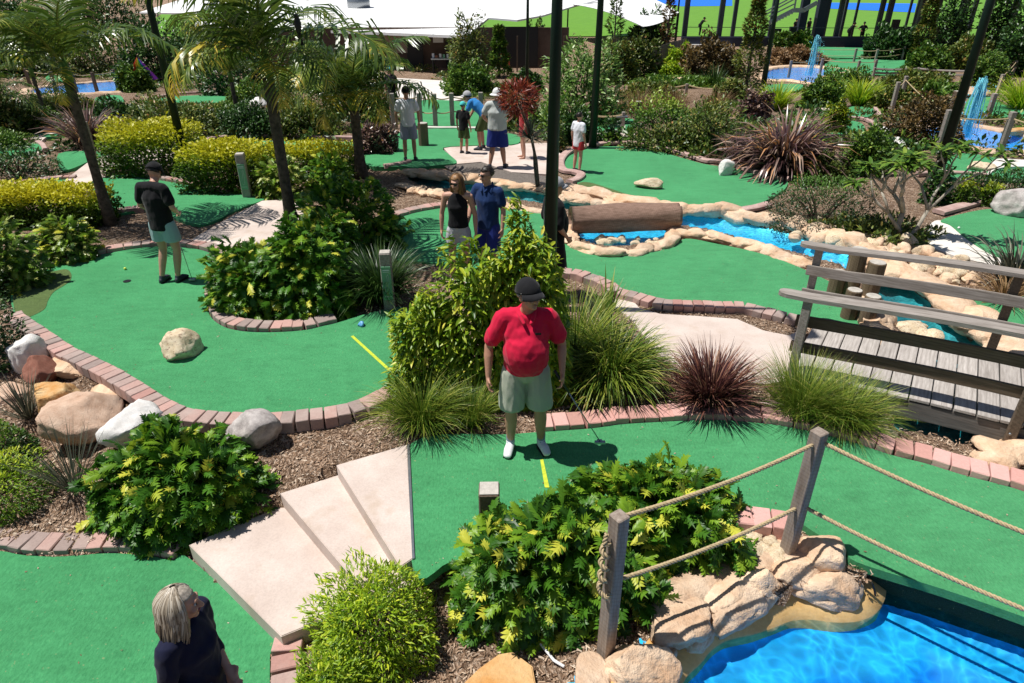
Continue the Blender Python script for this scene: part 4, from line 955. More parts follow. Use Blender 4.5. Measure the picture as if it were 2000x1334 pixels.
fountain(1885,268,147,46,'tall cyan fountain jet falling in the right pool',1.4)
fountain(1583,148,68,26,'pale fountain jet in the back blue pool')
# ================================================================ clubhouse
MT['roofwhite'] = plain('white_roof', (.82, .82, .82), .55, 0, .03, 2, .05)
MT['wallbrown'] = stone_mat('brown_wall', (.10, .065, .05), (.16, .11, .085), .9, 1, 20, .2, .01)
MT['dark'] = plain('dark_door', (.012, .012, .014), .5, 0, .1)
club = thing('clubhouse', 'low clubhouse with bright white metal roof and deep shaded veranda', 'building', hit(700, 165))
def wobj(name, V, F, mat, parent, smooth=False):
    o = link(name, mesh(name, [Vector(v)-parent.location for v in V], F, mat, smooth)); o.parent = parent; return o
def thick_quad(name, P, t, mat, parent):
    P = [Vector(p) for p in P]; k = len(P); V = P+[p-Vector((0, 0, t)) for p in P]
    return wobj(name, V, [tuple(range(k))[::-1], tuple(range(k, 2*k))]+[(i, (i+1) % k, (i+1) % k+k, i+k) for i in range(k)], mat, parent)
ez = hit(700, 165).z+2.25
def rp(x, y, z): return at_z(x, y, z)
eave = [rp(372,52,ez), rp(490,55,ez), rp(690,61,ez), rp(912,70,ez)]
rid = [rp(430,2,ez+1.1), rp(560,-6,ez+1.3), rp(760,-6,ez+1.3), rp(1000,-4,ez+1.3)]
for i in range(3): thick_quad('roof', [eave[i], eave[i+1], rid[i+1], rid[i]], .14, MT['roofwhite'], club)
thick_quad('roof', [rp(912,70,ez), rp(948,36,ez+.45), rp(1000,-4,ez+1.3)], .14, MT['roofwhite'], club)
thick_quad('roof', [rp(948,34,ez+.5), rp(1010,39,ez+.4), rp(1060,30,ez+.5), rp(1120,12,ez+.7), rp(1180,-4,ez+1.3), rp(1000,-6,ez+1.35)], .12, MT['roofwhite'], club)
thick_quad('roof', [rp(272,24,ez+.4), rp(385,26,ez+.4), rp(425,6,ez+.9), rp(440,-10,ez+1.5), rp(350,0,ez+1.0)], .12, MT['roofwhite'], club)
for i in range(3):
    for k in range(1, 7):
        mb = MB(); a_ = eave[i].lerp(eave[i+1], k/7); b_ = rid[i].lerp(rid[i+1], k/7); mb.bar(a_+Vector((0,0,.0)), b_+Vector((0,0,.0)), .05, .05); o = mb.obj('roof_rib', MT['roofwhite'], club); o.location = -club.location
    mb = MB(); mb.bar(eave[i]-Vector((0,.06,.07)), eave[i+1]-Vector((0,.06,.07)), .12, .16); o = mb.obj('gutter', MT['roofwhite'], club); o.location = -club.location
mb = MB(); p0 = rp(700,4,ez+1.2)
mb.tube([(0,0,-.6),(0,0,.5),(0,0,.55)], [1.0,1.0,.7], 16); o = mb.obj('roof_vent', MT['metal'], club, True); o.location = p0-club.location
wy = hit(800, 132).y
def wall_pt(x, y): return at_y(x, y, wy)
def panel(name, x0, x1, y0, y1, mat, d=.05, parent=club):
    a = at_y(x0, y1, wy-d); b = at_y(x1, y1, wy-d); zt = at_y(x0, y0, wy-d).z
    mb = MB(); mb.box(((a.x+b.x)/2, wy-d, (a.z+zt)/2), (b.x-a.x, .06, zt-a.z)); o = mb.obj(name, mat, parent); o.location = -parent.location; return o
gz = hit(800, 132).z
xl, xr = wall_pt(380, 100).x, wall_pt(1110, 100).x
mb = MB(); mb.box(((xl+xr)/2, wy+.15, (gz+ez)/2), (xr-xl, .2, ez-gz+.4)); o = mb.obj('wall', MT['wallbrown'], club); o.location = -club.location
panel('notice_board', 736,796,66,103, plain('board_tan', (.30,.24,.19), .8, 0, .1), .12); panel('door', 797,828,66,133, MT['dark'], .1)
panel('notice', 846,866,70,83, MT['white'], .12); panel('door', 872,900,80,133, MT['dark'], .1); panel('door', 985,1050,52,130, MT['dark'], .1)
for x in (640, 760, 905, 1010, 1100):
    a = hit(x, 158 if x < 950 else 140); mb = MB(); mb.bar((0,0,0), (0,0,2.15), .1, .1); o = mb.obj('veranda_post', MT['wooddark'], club); o.location = a-club.location
# counter with goods under the veranda
ct = thing('display_table', 'cluttered display table in the shade of the veranda', 'table', hit(877,142))
mb = MB(); mb.box((0,0,.85), (2.2,.7,.06)); mb.obj('table_top', MT['metal'], ct); mb = MB()
for sx in (-1, 1): mb.box((sx*1.0,0,.4), (.08,.6,.82))
mb.obj('leg_frame', MT['black'], ct); rr = random.Random(2)
for i in range(9):
    mb = MB(); mb.box((0,0,0), (.14,.14,rr.uniform(.1,.32))); o = mb.obj('goods', [MT['white'], MT['rockred'], MT['metal'], MT['signgreen'], MT['white']][i % 5]); o.location = ct.location+Vector((-1+.24*i, rr.uniform(-.2,.2), 1.0)); tag(o, ['white','dark red','grey','green','plain white'][i % 5]+' boxed item on the veranda table, '+['leftmost','second from left','third from left','fourth from left','in the middle','right of the middle','third from right','second from right','rightmost'][i], 'goods', 'goods on the veranda table')
for x, y, c, cn in ((985,125,(.5,.02,.02),'crimson'),(1003,130,(.55,.12,.02),'orange'),(1018,124,(.05,.3,.12),'green'),(978,135,(.6,.1,.05),'scarlet')):
    m_ = plain('play_plastic', c, .4, 0, .05); mb = MB(); mb.bar((-.3,0,0),(0,0,.9),.1,.1); mb.bar((0,0,.9),(.5,0,.9),.1,.1); mb.bar((.5,0,.9),(.6,0,0),.1,.1)
    o = mb.obj('play_frame', m_); o.location = hit(x, y); tag(o, 'small '+cn+' plastic frame under the veranda right of the climbing plant', 'play frame', 'plastic frames under the veranda')
# shade sail right of the clubhouse
V = []; F = []; n = 12; A, B, Cc, D = rp(1110,8,ez+.8), rp(1256,52,ez+.1), rp(1326,24,ez+.5), rp(1230,-14,ez+1.6)
for i in range(n+1):
    for j in range(n+1):
        u, v = i/n, j/n; p = A*(1-u)*(1-v)+B*u*(1-v)+Cc*u*v+D*(1-u)*v; s = 4*u*(1-u)+4*v*(1-v); V.append(p+Vector((0, 0, -.22*4*v*(1-v)+.28*4*u*(1-u))))
for i in range(n):
    for j in range(n): F.append((i*(n+1)+j, (i+1)*(n+1)+j, (i+1)*(n+1)+j+1, i*(n+1)+j+1))
k = len(V); V += [v-Vector((0,0,.03)) for v in V]; F += [tuple(i+k for i in f)[::-1] for f in F[:]]
sail = thing('shade_sail', 'white curved shade sail with pointed tip right of the clubhouse', 'shade sail', hit(1200,110))
wobj('canopy', V, F, MT['roofwhite'], sail, True)
for q in (B, Cc, A):
    mb = MB(); mb.tube([(0,0,0),(0,0,2.6+q.z-ez)], .07, 8); g = Vector((q.x, q.y+.05, q.z-2.6-(q.z-ez)-.02)); o = mb.obj('mast', MT['polegreen'], sail); o.location = g-sail.location
mb = MB()
a, b = hit(1265,112), hit(1135,150)
# brown fence panel below the sail
fe = thing('slat_fence', 'dark slatted fence panel on the slope below the shade sail', 'fence', hit(1330,140))
for i in range(12):
    mb = MB(); mb.box((0,0,.75), (.22,.04,1.5)); o = mb.obj('slat', MT['stringer'], fe); q = hit(1272+i*5.6, 142-i*2.2); o.location = q-fe.location; o.rotation_euler = (0,0,.3)
# ================================================================ driving range building
MT['steel'] = plain('dark_blue_grey_steel', (.05, .06, .075), .5, .3, .1); MT['navy'] = plain('navy_plinth', (.018, .024, .045), .7, 0, .15)
bay = thing('driving_range_bays', 'long dark driving range structure of columns with a roof beam', 'building', hit(1650, 84))
def colm(x0, ybase, ytop, wpx, mat='steel', dd=0):
    p = hit(x0, ybase); p = Vector((p.x, p.y+dd, p.z)); w = wpx/FPX*depth(p); h = height_at(p, ytop) if ytop > -20 else 4.2
    mb = MB(); mb.box((0,0,h/2), (w, w*.8, h)); o = mb.obj('column', MT[mat], bay); o.location = p-bay.location
for x, w in ((1334,9),(1401,9),(1428,7),(1500,8),(1558,14),(1592,18),(1604,7),(1628,8),(1638,5),(1660,4),(1706,8),(1722,9),(1761,4),(1775,4),(1783,10),(1813,8),(1862,13),(1884,7),(1905,6),(1960,10),(1300,3),(1318,3)):
    colm(x, 88 if w > 7 else 82, -30, w, 'navy' if w in (18, 14, 13) else 'steel')
by = hit(1650, 90).y; bz = hit(1650, 90).z
mb = MB(); x0, x1 = at_y(1330, 90, by).x, at_y(2400, 90, by).x
mb.box(((x0+x1)/2-bay.location.x, by-bay.location.y, bz+.35-bay.location.z), (x1-x0, .5, .8)); mb.obj('plinth', MT['navy'], bay)
mb = MB(); x0 = at_y(1610, 90, by).x; mb.box(((x0+x1)/2-bay.location.x, by-bay.location.y, at_y(1650, -4, by).z+.3-bay.location.z), (x1-x0, 3, .75)); mb.obj('roof_beam', MT['steel'], bay)
mb = MB(); q0 = at_y(1345, 80, by); mb.box(((q0.x+at_y(1420,80,by).x)/2-bay.location.x, by-.4-bay.location.y, bz+.05-bay.location.z), (4.2, .4, .25)); mb.obj('white_kerb', MT['white'], bay)
mb = MB(); mb.bar(at_y(1340,53,by)-bay.location, at_y(2100,57,by)-bay.location, .05, .05); mb.obj('guard_rail', MT['steel'], bay)
for x0, y0, x1, y1 in ((1734,38,1758,82),(1540,52,1556,70),(1825,55,1865,82),(1508,56,1526,66),(1755,52,1782,60)):
    a = at_y(x0, y1, by+.8); b = at_y(x1, y0, by+.8); mb = MB(); mb.box(((a.x+b.x)/2-bay.location.x, by+.8-bay.location.y, (a.z+b.z)/2-bay.location.z), (b.x-a.x, .3, b.z-a.z)); mb.obj('bay_divider', MT['black'], bay)
# stair
stq = thing('staircase', 'grey steel staircase with handrails rising left of the range bays', 'staircase', hit(1510,80))
def sb(a, b, w, h, name, mat='metal', Y=by-2): mb = MB(); mb.bar(at_y(*a, Y)-stq.location, at_y(*b, Y)-stq.location, w, h); mb.obj(name, MT[mat], stq)
sb((1502,45),(1550,20),.1,.35,'stringer'); sb((1550,20),(1570,20),.1,.35,'landing'); sb((1570,20),(1596,5),.1,.35,'stringer')
sb((1470,36),(1548,-6),.08,.1,'handrail'); sb((1474,40),(1552,-2),.08,.1,'handrail'); sb((1502,32),(1551,8),.08,.1,'handrail'); sb((1555,-4),(1551,20),.12,.12,'post')
for i in range(8): sb((1504+i*6,45-i*3.1),(1509+i*6,45-i*3.1),.9,.06,'tread')
# ================================================================ PLANTS
def nrm(a): return a/(np.linalg.norm(a, axis=-1, keepdims=True)+1e-9)
def T_lance(w=.28, fold=.35, curve=.25, segs=4):
    V = [(0, 0, 0)]; F = []
    for i in range(1, segs):
        t = i/segs; ww = w*.5*math.sin(math.pi*t**.8)**.8; z = -curve*t*t
        V += [(t, -ww, z+fold*ww), (t, 0, z), (t, ww, z+fold*ww)]
    V.append((1, 0, -curve)); k = len(V)-1
    F += [(0, 2, 1, 1), (0, 3, 2, 2)]
    for i in range(segs-2):
        a = 1+3*i; F += [(a, a+1, a+4, a+3), (a+1, a+2, a+5, a+4)]
    a = 1+3*(segs-2); F += [(a, a+1, k, k), (a+1, a+2, k, k)]
    return np.array(V), F
def tri(F):
    o = []
    for f in F:
        g = []
        for i in f:
            if i not in g: g.append(i)
        if len(g) == 3: o.append(tuple(g))
        else: o += [(g[0], g[1], g[2]), (g[0], g[2], g[3])]
    return np.array(o)
def T_small(): return np.array([(0, 0, 0), (.5, -.22, .05), (1, 0, -.08), (.5, .22, .05)], float), np.array([(0, 1, 2), (0, 2, 3)])
def T_lobed(n=5, seed=0):
    """deeply lobed leaf blade: fingers each side of a drooping midrib"""
    r = random.Random(seed); V = []; F = []
    def mid(t): return np.array((t, 0, .10*math.sin(t*2.2)-.35*t*t))
    prev = None
    for i in range(n):
        t0 = .12+.8*i/n; t1 = t0+.8/n*.98; ln = (.36*math.sin(math.pi*(.22+.68*i/n))+.08)*r.uniform(.8, 1.15)
        for s in (-1, 1):
            k = len(V); a = mid(t0); b = mid(t1); ang = .75+.5*i/n
            tip = mid(t0+.02)+np.array((ln*math.cos(ang)*.9+.05, s*ln, -.10*r.random()-.05))
            m1 = a*.42+tip*.58+np.array((-.035, 0, .03)); m2 = b*.42+tip*.58+np.array((.05, 0, .03))
            V += [a, m1, tip, m2, b]; F += [(k, k+1, k+3), (k, k+3, k+4), (k+1, k+2, k+3)] if s < 0 else [(k, k+3, k+1), (k, k+4, k+3), (k+1, k+3, k+2)]
    k = len(V); V += [mid(.9)+np.array((0, -.05, 0)), mid(.9)+np.array((0, .05, 0)), mid(1.12)]; F += [(k, k+1, k+2)]
    k = len(V)                                                   # central web
    for t in (.04, .35, .7, .95): V += [mid(t)+np.array((0, -.055, .01)), mid(t)+np.array((0, .055, .01))]
    for i in range(3): a = k+2*i; F += [(a, a+2, a+1), (a+1, a+2, a+3)]
    V = np.array(V)*np.array([1.12, .74, 1.1]); return V, np.array(F)
def place(Tv, Tf, O, D, U, S, tint, wid=1.0):
    """copies of a template: D = length direction, U = rough upward side"""
    D = nrm(D); Yv = nrm(np.cross(U, D)); Zv = np.cross(D, Yv); S = np.asarray(S)[:, None, None]
    W_ = np.asarray(wid)[..., None, None] if hasattr(wid, '__len__') else wid
    V = O[:, None, :] + S*(D[:, None, :]*Tv[None, :, 0:1] + Yv[:, None, :]*Tv[None, :, 1:2]*W_ + Zv[:, None, :]*Tv[None, :, 2:3])
    n, k = len(O), len(Tv)
    F = (np.arange(n)[:, None, None]*k + Tf[None]).reshape(-1, 3)
    return V.reshape(-1, 3), F, np.repeat(tint, k)
def blades(r, n, base_r, L, w, lean, bend, segs=5, droop=1.0, stiff=0.0, upbias=0.0):
    """grass or strap leaves growing from a tuft; returns V, F, tint"""
    az = r.rand(n)*2*np.pi; rad = base_r*np.sqrt(r.rand(n)); az2 = az+r.normal(0, .35, n)
    o = np.stack([np.cos(az)*rad, np.sin(az)*rad, np.zeros(n)], 1)
    th0 = np.clip(r.normal(lean*(.35+.65*rad/max(base_r, 1e-6)), lean*.35, n), .02, 1.4); bd_ = np.clip(r.normal(bend, bend*.35, n), 0, 2.6)
    Ls = L*r.uniform(.6, 1.12, n); tn = r.rand(n); V = []; t_ = []
    p = o.copy(); side = np.stack([-np.sin(az2), np.cos(az2), np.zeros(n)], 1)
    tw = r.normal(0, .4, n)[:, None]; side = side*np.cos(tw)+np.array([0, 0, 1.])*np.sin(tw)
    for i in range(segs+1):
        t = i/segs; th = th0+bd_*t**1.5; ww = w*(1-t)**.6*(.55+.45*min(1, t*4)) if i < segs else w*.04
        V.append(np.stack([p-side*ww/2, p+side*ww/2], 1))
        d = np.stack([np.sin(th)*np.cos(az2), np.sin(th)*np.sin(az2), np.cos(th)], 1)
        p = p+d*(Ls/segs)[:, None]; t_.append(np.stack([tn*.8+.2*t]*2, 1))
    V = np.stack(V, 1).reshape(n, -1, 3); k = 2*(segs+1)
    q = np.array([[2*i, 2*i+1, 2*i+3, 2*i+2] for i in range(segs)])
    F = (np.arange(n)[:, None, None]*k+q[None]).reshape(-1, 4)
    V = V.reshape(-1, 3); V[:, 2] = np.maximum(V[:, 2], .01)
    return V, F, np.stack(t_, 1).reshape(-1)
LM = {
 'xan': leaf_mat('lobed_leaf', [(0, (.02, .08, .01)), (.4, (.07, .20, .015)), (.68, (.22, .38, .025)), (1, (.68, .66, .08))], .42, .3, .35),
 'lime': leaf_mat('lime_leaf', [(0, (.06, .16, .01)), (.5, (.30, .46, .018)), (1, (.70, .74, .05))], .45, .35),
 'lime2': leaf_mat('glossy_lime_leaf', [(0, (.05, .13, .01)), (.45, (.22, .36, .02)), (.8, (.52, .56, .04)), (1, (.75, .66, .12))], .38, .32, .4),
 'gold': leaf_mat('golden_hedge_leaf', [(0, (.03, .08, .008)), (.45, (.17, .28, .014)), (.75, (.44, .46, .016)), (1, (.62, .58, .03))], .45, .3),
 'dark': leaf_mat('dark_leaf', [(0, (.01, .035, .006)), (.6, (.035, .10, .015)), (1, (.11, .22, .035))], .4, .15),
 'mid': leaf_mat('mid_leaf', [(0, (.02, .07, .01)), (.6, (.11, .22, .025)), (1, (.32, .42, .06))], .4, .22),
 'brown': leaf_mat('bronze_leaf', [(0, (.03, .03, .01)), (.5, (.12, .08, .025)), (1, (.28, .17, .05))], .5, .2),
 'brgreen': leaf_mat('bronze_green_leaf', [(0, (.02, .045, .008)), (.5, (.11, .17, .025)), (.85, (.30, .28, .06)), (1, (.42, .22, .08))], .45, .2),
 'pale': leaf_mat('pale_variegated_leaf', [(0, (.04, .11, .015)), (.5, (.16, .30, .05)), (.8, (.45, .58, .22)), (1, (.75, .8, .6))], .45, .25),
 'vari': leaf_mat('variegated_leaf', [(0, (.03, .08, .01)), (.5, (.16, .27, .03)), (1, (.50, .52, .16))], .35, .22, .5),
 'red': leaf_mat('red_leaf', [(0, (.05, .008, .006)), (.5, (.25, .035, .02)), (1, (.5, .12, .05))], .45, .2),
 'flax': leaf_mat('purple_flax_leaf', [(0, (.02, .01, .014)), (.45, (.14, .07, .07)), (.75, (.36, .25, .20)), (.9, (.55, .25, .09)), (1, (.48, .38, .33))], .3, .12, .6),
 'purple': leaf_mat('purple_grass_blade', [(0, (.015, .006, .008)), (.45, (.09, .03, .035)), (.8, (.30, .12, .08)), (1, (.52, .34, .24))], .4, .15),
 'grass': leaf_mat('green_grass_blade', [(0, (.02, .06, .006)), (.5, (.11, .20, .018)), (.85, (.34, .38, .05)), (1, (.68, .58, .22))], .45, .22),
 'grassd': leaf_mat('dark_grass_blade', [(0, (.006, .02, .004)), (.6, (.025, .07, .012)), (1, (.09, .16, .03))], .4, .18),
 'tan': leaf_mat('tan_grass_blade', [(0, (.06, .035, .012)), (.5, (.22, .12, .045)), (1, (.40, .26, .13))], .6, .2),
 'grey': leaf_mat('grey_green_strap', [(0, (.02, .03, .02)), (.6, (.10, .11, .08)), (1, (.28, .27, .2))], .45, .12),
 'palm': leaf_mat('palm_leaflet', [(0, (.02, .05, .008)), (.5, (.09, .16, .02)), (.8, (.30, .34, .06)), (1, (.55, .42, .06))], .3, .25, .55),
 'palmy': leaf_mat('yellowing_palm_leaflet', [(0, (.03, .07, .008)), (.5, (.13, .2, .02)), (.7, (.5, .42, .04)), (1, (.7, .5, .08))], .35, .3, .5),
}
MT['twig'] = stone_mat('twigs', (.035, .025, .018), (.09, .065, .045), .95, 20, 60, .4, .01, obj=True)
def bushpos(x0, x1, yt, yb, k=.8, z=None):
    pf = hit((x0+x1)/2, yb) if z is None else at_z((x0+x1)/2, yb, z)
    rx = (x1-x0)/2/FPX*depth(pf); ry = rx*k
    c = Vector((pf.x*(1+ry/max(pf.y, 1)*.9), pf.y+ry*.9, pf.z))
    c.x = at_y((x0+x1)/2, yb, c.y).x; rx = (x1-x0)/2/FPX*depth(c)
    h = at_y((x0+x1)/2, yt, c.y+ry*.15).z-c.z
    return c, rx, ry, max(h, .15)
def shell(r, n, rx, ry, h, lump=.18, shape='dome', inner=.55):
    """points through the outer shell of a dome or box-shaped crown; returns position, outward normal, depth"""
    u = r.normal(size=(n, 3)); u[:, 2] = np.abs(u[:, 2])*1.0-.12; u = nrm(u)
    if shape == 'box':
        m = np.max(np.abs(u*np.array([.9, .9, 1.0])), axis=1, keepdims=True); v = u/m; v = v*.82+nrm(v)*.22
    else:
        q_ = 3.2 if shape == 'full' else 2.4
        v = u/((np.abs(u)**q_).sum(1, keepdims=True)**(1/q_))
    ph = r.rand(6)*6.28
    lm = 1+lump*(np.sin(u[:, 0]*5+ph[0])*np.sin(u[:, 1]*5+ph[1])+.6*np.sin(u[:, 2]*8+ph[2]+u[:, 0]*7)+.4*np.sin(u[:, 1]*11+ph[3]))
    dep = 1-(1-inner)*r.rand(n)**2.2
    p = v*(lm*dep)[:, None]*np.array([rx, ry, h]); p[:, 2] = np.maximum(p[:, 2], .02)
    nn = nrm(u/np.array([rx, ry, h])*min(rx, ry, h)); return p, nn, dep
def bush(x0, x1, yt, yb, mat, label, n=1500, leaf=.07, kind='lance', name='shrub', cat='shrub', k=.8, shape='dome', seed=None, lump=.16, group=None, topc=0, z=None, wid=1, droop=.1, spread=.5, stem=True, hfix=None):
    r = np.random.RandomState(seed if seed is not None else int(x0*7+yt*3) % 100000)
    c, rx, ry, h = bushpos(x0, x1, yt, yb, k, z)
    if hfix: h = hfix
    root = thing(name, label, cat, c, group=group)
    if shape == 'box': leaf *= 1.4; wid = 1.4; n = int(n*1.7)
    elif n < 5300 and seed and seed >= 45: leaf *= 1.45; wid = 1.25
    p, nn, dep = shell(r, n, rx, ry, h, lump, shape, .5)
    p = p*(1+np.abs(r.normal(0, .035, (n, 1)))); D = nrm(nn*1.0+r.normal(0, spread, (n, 3))+np.array([0, 0, .25-droop])); U = nrm(nn*.6+np.array([0, 0, .9])+r.normal(0, .35, (n, 3)))
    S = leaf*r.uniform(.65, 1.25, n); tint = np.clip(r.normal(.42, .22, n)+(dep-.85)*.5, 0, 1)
    if topc: tint = np.clip(.12+topc*np.clip((p[:, 2]/h-.52)*2.6, 0, 1)+r.normal(0, .12, n), 0, 1)
    Tv, Tf = (T_small() if kind == 'small' else (T_lance()[0], tri(T_lance()[1])))
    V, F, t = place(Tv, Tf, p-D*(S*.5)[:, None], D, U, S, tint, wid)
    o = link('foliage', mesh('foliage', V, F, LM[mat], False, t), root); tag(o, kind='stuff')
    if stem:
        mb = MB(); rr = random.Random(seed or 3)
        for i in range(7):
            a = rr.random()*6.28; q = [(math.cos(a)*.03, math.sin(a)*.03, 0), (math.cos(a)*rx*.3, math.sin(a)*ry*.3, h*.4), (math.cos(a)*rx*.65, math.sin(a)*ry*.65, h*.68)]
            mb.tube(q, [max(.012, rx*.03), max(.008, rx*.02), .005], 5)
        mb.obj('stem', MT['twig'], root)
    return root, c, rx, ry, h
XL = []
for i in range(4):
    v, f = T_lobed(6, i); vals = [.15, .38, .66, .97]
    XL.append([mesh('leaf', v, f, LM['xan'], False, np.full(len(v), vals[j])) for j in range(4)])
MT['stalk'] = plain('leaf_stalk', (.08, .16, .02), .5, 0, .1)
def xanadu(x0, x1, yt, yb, label, n_obj=280, n_fill=900, leaf=.2, k=.75, seed=1, mat='xan', z=None, yellow=.16, group=None, hmul=1.0, lump=.14, name='philodendron_bush'):
    c, rx, ry, h = bushpos(x0, x1, yt, yb, k, z); h = h*hmul-leaf*.5; rx = rx-leaf*.4; ry = ry-leaf*.3; leaf *= .82; n_fill = int(n_fill*2); r = np.random.RandomState(seed)
    root = thing(name, label, 'bush', c, group=group)
    n = n_obj+n_fill; p, nn, dep = shell(r, n, rx, ry, h, lump, 'dome', .4)
    dep[:n_obj] = 1
    D = nrm(nn*1.0+r.normal(0, .35, (n, 3))+np.array([0, 0, -.15])); U = nrm(nn*.9+np.array([0, 0, .6])+r.normal(0, .35, (n, 3)))
    p2, n2, _ = shell(np.random.RandomState(seed+50), n_obj, rx, ry, h, lump, 'dome', .9) if n_obj else (p, nn, 0)
    for i in range(n_obj):
        q = p2[i]; d = nrm(n2[i]+r.normal(0, .3, 3)+np.array([0, 0, -.1])); u = nrm(n2[i]*.8+np.array([0, 0, .7])+r.normal(0, .3, 3))
        s = leaf*r.uniform(.75, 1.3); y = np.cross(u, d); y /= np.linalg.norm(y); zz = np.cross(d, y)
        c_ = r.rand(); vi = 3 if c_ < yellow*.7 else (2 if c_ < yellow*3 else (1 if c_ < .85 else 0))
        o = link('leaf', XL[i % 4][vi], root); o.parent = root
        M = Matrix((tuple(d*s), tuple(y*s), tuple(zz*s))).transposed().to_4x4(); M.translation = Vector(q-d*s*.45); o.matrix_basis = M
    if n_fill:
        q = p[n_obj:]; S = leaf*r.uniform(.8, 1.25, n_fill); tv, tf = T_lobed(6, 2)
        tint = np.clip(r.normal(.35, .2, n_fill)+(r.rand(n_fill) < yellow*.6)*.5, 0, 1)
        V, F, t = place(tv, tf, q-D[n_obj:]*(S*.5)[:, None], D[n_obj:], U[n_obj:], S, tint)
        tag(link('foliage', mesh('foliage', V, F, LM[mat], False, t), root), kind='stuff')
    mb = MB(); rr = random.Random(seed)
    for i in range(24):
        a = rr.random()*6.28; e = rr.uniform(.3, .8); mb.tube([(math.cos(a)*.04, math.sin(a)*.04, 0), (math.cos(a)*rx*e*.5, math.sin(a)*ry*e*.5, h*.45), (math.cos(a)*rx*e, math.sin(a)*ry*e, h*.75*(1.1-e*.6))], [.012, .009, .005], 5)
    mb.obj('stem', MT['stalk'], root); return root
def tuft(x, y, yt, wpx, mat, label, n=300, bw=.02, lean=.5, bend=1.0, name='grass_tuft', cat='grass tuft', base=.12, seed=None, z=None, L=None, segs=5, group=None):
    p = hit(x, y) if z is None else at_z(x, y, z); r = np.random.RandomState(seed or int(x+y*3)); h = height_at(p, yt)
    R_ = wpx/2/FPX*depth(p)
    if L is None: L = math.sqrt(h*h+(R_*.75)**2)*.93
    V, F, t = blades(r, n, base*R_*2, L, bw, lean, bend, segs); root = thing(name, label, cat, p, group=group)
    tag(link('blades', mesh('blades', V, F, LM[mat], False, t), root), kind='stuff')
    mb = MB(); mb.tube([(0, 0, -.02), (0, 0, .04)], [base*R_*1.2, base*R_*.9], 10); mb.obj('crown_base', MT['twig'], root); return root
# --- near philodendrons and shrubs
gX = 'lobed leafy bushes'
xanadu(225,560,838,1068,'wide lobed leafy bush at the left between boulders and concrete steps',290,1100,.20,.62,1,group=gX)
xanadu(885,1290,985,1258,'large lobed leafy bush between the timber stump and the short rope post',270,1000,.19,.55,2,group=gX,yellow=.28)
xanadu(1080,1450,908,1135,'lobed leafy bush right of the stump reaching the tall rope post',270,900,.19,.6,52,group=gX,yellow=.28)
xanadu(412,600,470,630,'low left end of the lobed planting in the brick edged island',150,500,.19,.8,53,group=gX,yellow=.16)
xanadu(520,705,428,628,'dense lobed bush filling the brick edged island left of the course sign',270,700,.19,.8,3,group=gX,yellow=.14)
xanadu(585,800,345,500,'lobed bush sprawling between the tall palm and the creek head',290,700,.19,.8,4,group=gX,yellow=.2)
xanadu(580,720,400,560,'lobed leaf mound behind the dark grass tuft',150,500,.19,.7,5,group=gX,yellow=.2)
xanadu(600,700,300,385,'light lobed bush at the foot of the middle palm',80,300,.18,.8,8,mat='xan',group=gX,yellow=.4)
xanadu(505,612,305,392,'striped pale green bush right of the course marker post',80,240,.2,.8,6,mat='vari',group=gX,yellow=.5)
xanadu(85,205,420,520,'variegated leafy bush below the yellow hedge at the left',120,300,.18,.8,7,mat='vari',group=gX,yellow=.45)
xanadu(-40,110,430,580,'variegated leafy bush cut by the left edge of the picture',100,400,.18,.8,9,mat='vari',group=gX,yellow=.35)
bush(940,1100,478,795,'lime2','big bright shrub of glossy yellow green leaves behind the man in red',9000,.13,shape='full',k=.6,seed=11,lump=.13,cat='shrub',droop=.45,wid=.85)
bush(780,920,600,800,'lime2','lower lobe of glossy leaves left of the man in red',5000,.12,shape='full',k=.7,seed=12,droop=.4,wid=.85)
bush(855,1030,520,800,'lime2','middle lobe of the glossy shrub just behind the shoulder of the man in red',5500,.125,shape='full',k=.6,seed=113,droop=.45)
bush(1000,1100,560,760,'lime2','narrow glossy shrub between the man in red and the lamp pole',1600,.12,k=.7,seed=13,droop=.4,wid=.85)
tuft(825,832,735,185,'grass','long tan and green grass tuft at the foot of the big bright shrub',1300,.009,.55,1.2,base=.16)
tuft(920,830,740,140,'grass','small grass tuft behind the right hand of the man in red',600,.006,.5,1.1)
tuft(1190,748,622,140,'grass','rounded green strappy grass beside the concrete path',2000,.018,.6,1.7,base=.26,seed=3)
tuft(1120,720,555,120,'grass','upright yellow green grass right of the man in red',700,.013,.4,.9,base=.2,seed=4)
tuft(1185,640,532,60,'vari','few broad yellow leaves rising above the strappy grass',26,.045,.35,.5,name='yellow_cordyline',cat='plant',seed=5)
tuft(1140,780,700,70,'lime','small yellow curled plant near the putter',22,.035,.5,1.4,name='yellow_cordyline',cat='plant',seed=6)
tuft(1160,790,730,110,'brgreen','low dark broad leaves in the mulch beside the putter',60,.04,.7,1.0,name='bromeliad',cat='plant',seed=7)
tuft(1385,790,690,175,'purple','dark purple grass clump between the path and the pink bricks',1000,.02,.6,.9,base=.16,seed=8,name='purple_grass')
tuft(1560,815,700,150,'grass','fine green grass tuft at the near corner of the footbridge',1600,.007,.5,1.0,base=.22,seed=9)
tuft(1640,832,735,150,'grass','fine tawny grass tuft leaning along the bridge edge',1600,.008,.6,1.2,base=.22,seed=10)
tuft(745,590,480,150,'grassd','dark green strappy tuft behind the nearest course sign',1100,.018,.55,1.2,base=.14,seed=14)
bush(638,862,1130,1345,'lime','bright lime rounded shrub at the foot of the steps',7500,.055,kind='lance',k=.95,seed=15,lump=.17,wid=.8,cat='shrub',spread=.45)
bush(590,735,1290,1440,'lime','second lime shrub cut by the bottom edge',3500,.055,k=.9,seed=16,lump=.17,wid=.8)
